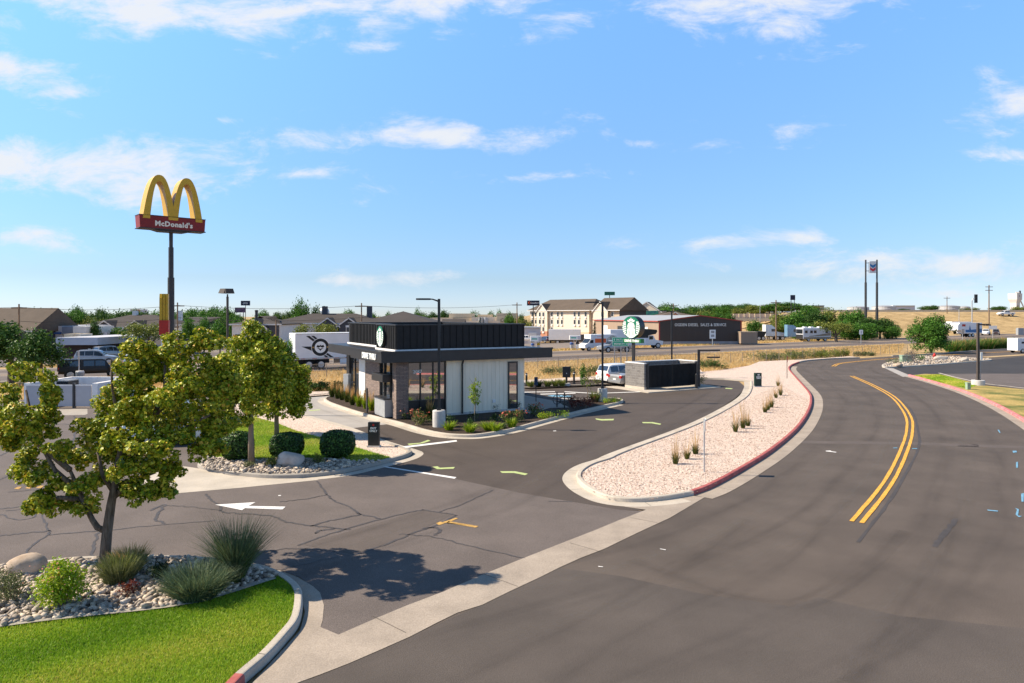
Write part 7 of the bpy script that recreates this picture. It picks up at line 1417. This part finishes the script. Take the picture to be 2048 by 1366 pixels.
w0 = upole(38, 608, 110, 'wooden utility pole before the steep brown roof'); w1 = upole(355, 605, 125, 'wooden utility pole right of the tall sign pole'); w2 = upole(723, 606, 130, 'wooden utility pole over the long apartment roof'); w3 = upole(1034, 605, 170, 'wooden utility pole left of the hotel'); upole(1347, 607, 200, 'wooden utility pole at the hotel wing'); upole(1552, 600, 165, 'light wooden utility pole with a lamp arm by the highway trees', 1, .2, True); w4 = upole(1894, 593, 260, 'dark utility pole on the embankment slope left of the signal'); upole(1978, 570, 225, 'tall brown utility pole with two crossarms at the right', 2, .22)
upole(552 + 0, 640, 128, 'short brown pole beside the slate apartment wall', 0)
for i, (a, c) in enumerate(((w0 + Vector((-60, -10, 0)), w0), (w0, w1), (w1, w2), (w2, w3))):
    for dz in (0, -2.2):
        b = MB(); pts = [a.lerp(c, k / 12) + Vector((0, 0, dz - 4 * .6 * (k / 12) * (1 - k / 12))) for k in range(13)]; b.tube(pts, .03, 4); tag(b.build('power_line', m_dkgrey), 'thin sagging power line between the wooden utility poles', 'cable', 'power lines')
Yq = 205; p = at(1944, 626, Yq); z0 = gz(p.x, Yq); t = thing('traffic_signal', 'traffic signal head on a curved grey arm at the right skyline', 'traffic light', (p.x, Yq, z0)); zt = at(1944, 597, Yq).z - z0; b = MB(); b.tube([(0, 0, 0), (0, 0, zt - .6), (.3, 0, zt - .1), (.9, 0, zt)], .14, 8); b.build('pole', m_galv, t)
b = MB(); b.bbox(.75, 1.55, -.2, .2, zt - 1.3, zt + 1.2, .04); hd = b.build('signal_head', m_black, t)
for i, z in enumerate((.75, 0, -.75)): b = MB(); b.lathe([(0, 0), (.25, 0), (.25, .03), (0, .03)], 12, M=Matrix.Translation((1.15, -.2, zt + z - .05)) @ Matrix.Rotation(R(90), 4, 'X')); b.build('lens', m_plast, hd)
for px, yt, Y, l in ((1520, 611, 250, 'slim grey street light on the rise behind the workshop'), (1918, 617, 215, 'small grey marker post on the embankment')):
    X = (px - HX) / F * Y; z0 = gz(X, Y); h = CH - (yt - HY) / F * Y - z0; t = thing('street_light', l, 'street light', (X, Y, z0)); b = MB(); b.tube([(0, 0, 0), (0, 0, h - .3), (.5, 0, h), (1.5, 0, h)], .08, 6); b.build('pole', m_galv, t); b = MB(); b.bbox(1.3, 2., -.12, .12, h - .1, h + .04, .02); b.build('lamp_head', m_galv, t)
# guard rail and barrier line on the freeway crest
gr = thing('barrier', 'pale concrete barrier along the freeway crest on the right', 'barrier', (100, 261, gz(100, 261)))
b = MB(); pts = [(x, 261 + .12 * (x - 60) + (3 if x > 60 else 0)) for x in range(92, 330, 8)]
b.add([(x - 100, y - 261, gz(x, y) - gr.location.z - .2) for x, y in pts] + [(x - 100, y - 261, gz(x, y) - gr.location.z + .75) for x, y in pts], [(i, i + 1, len(pts) + i + 1, len(pts) + i) for i in range(len(pts) - 1)]); md_ = b.build('wall', m_wallb, gr); sm_ = md_.modifiers.new('thick', 'SOLIDIFY'); sm_.thickness = .4
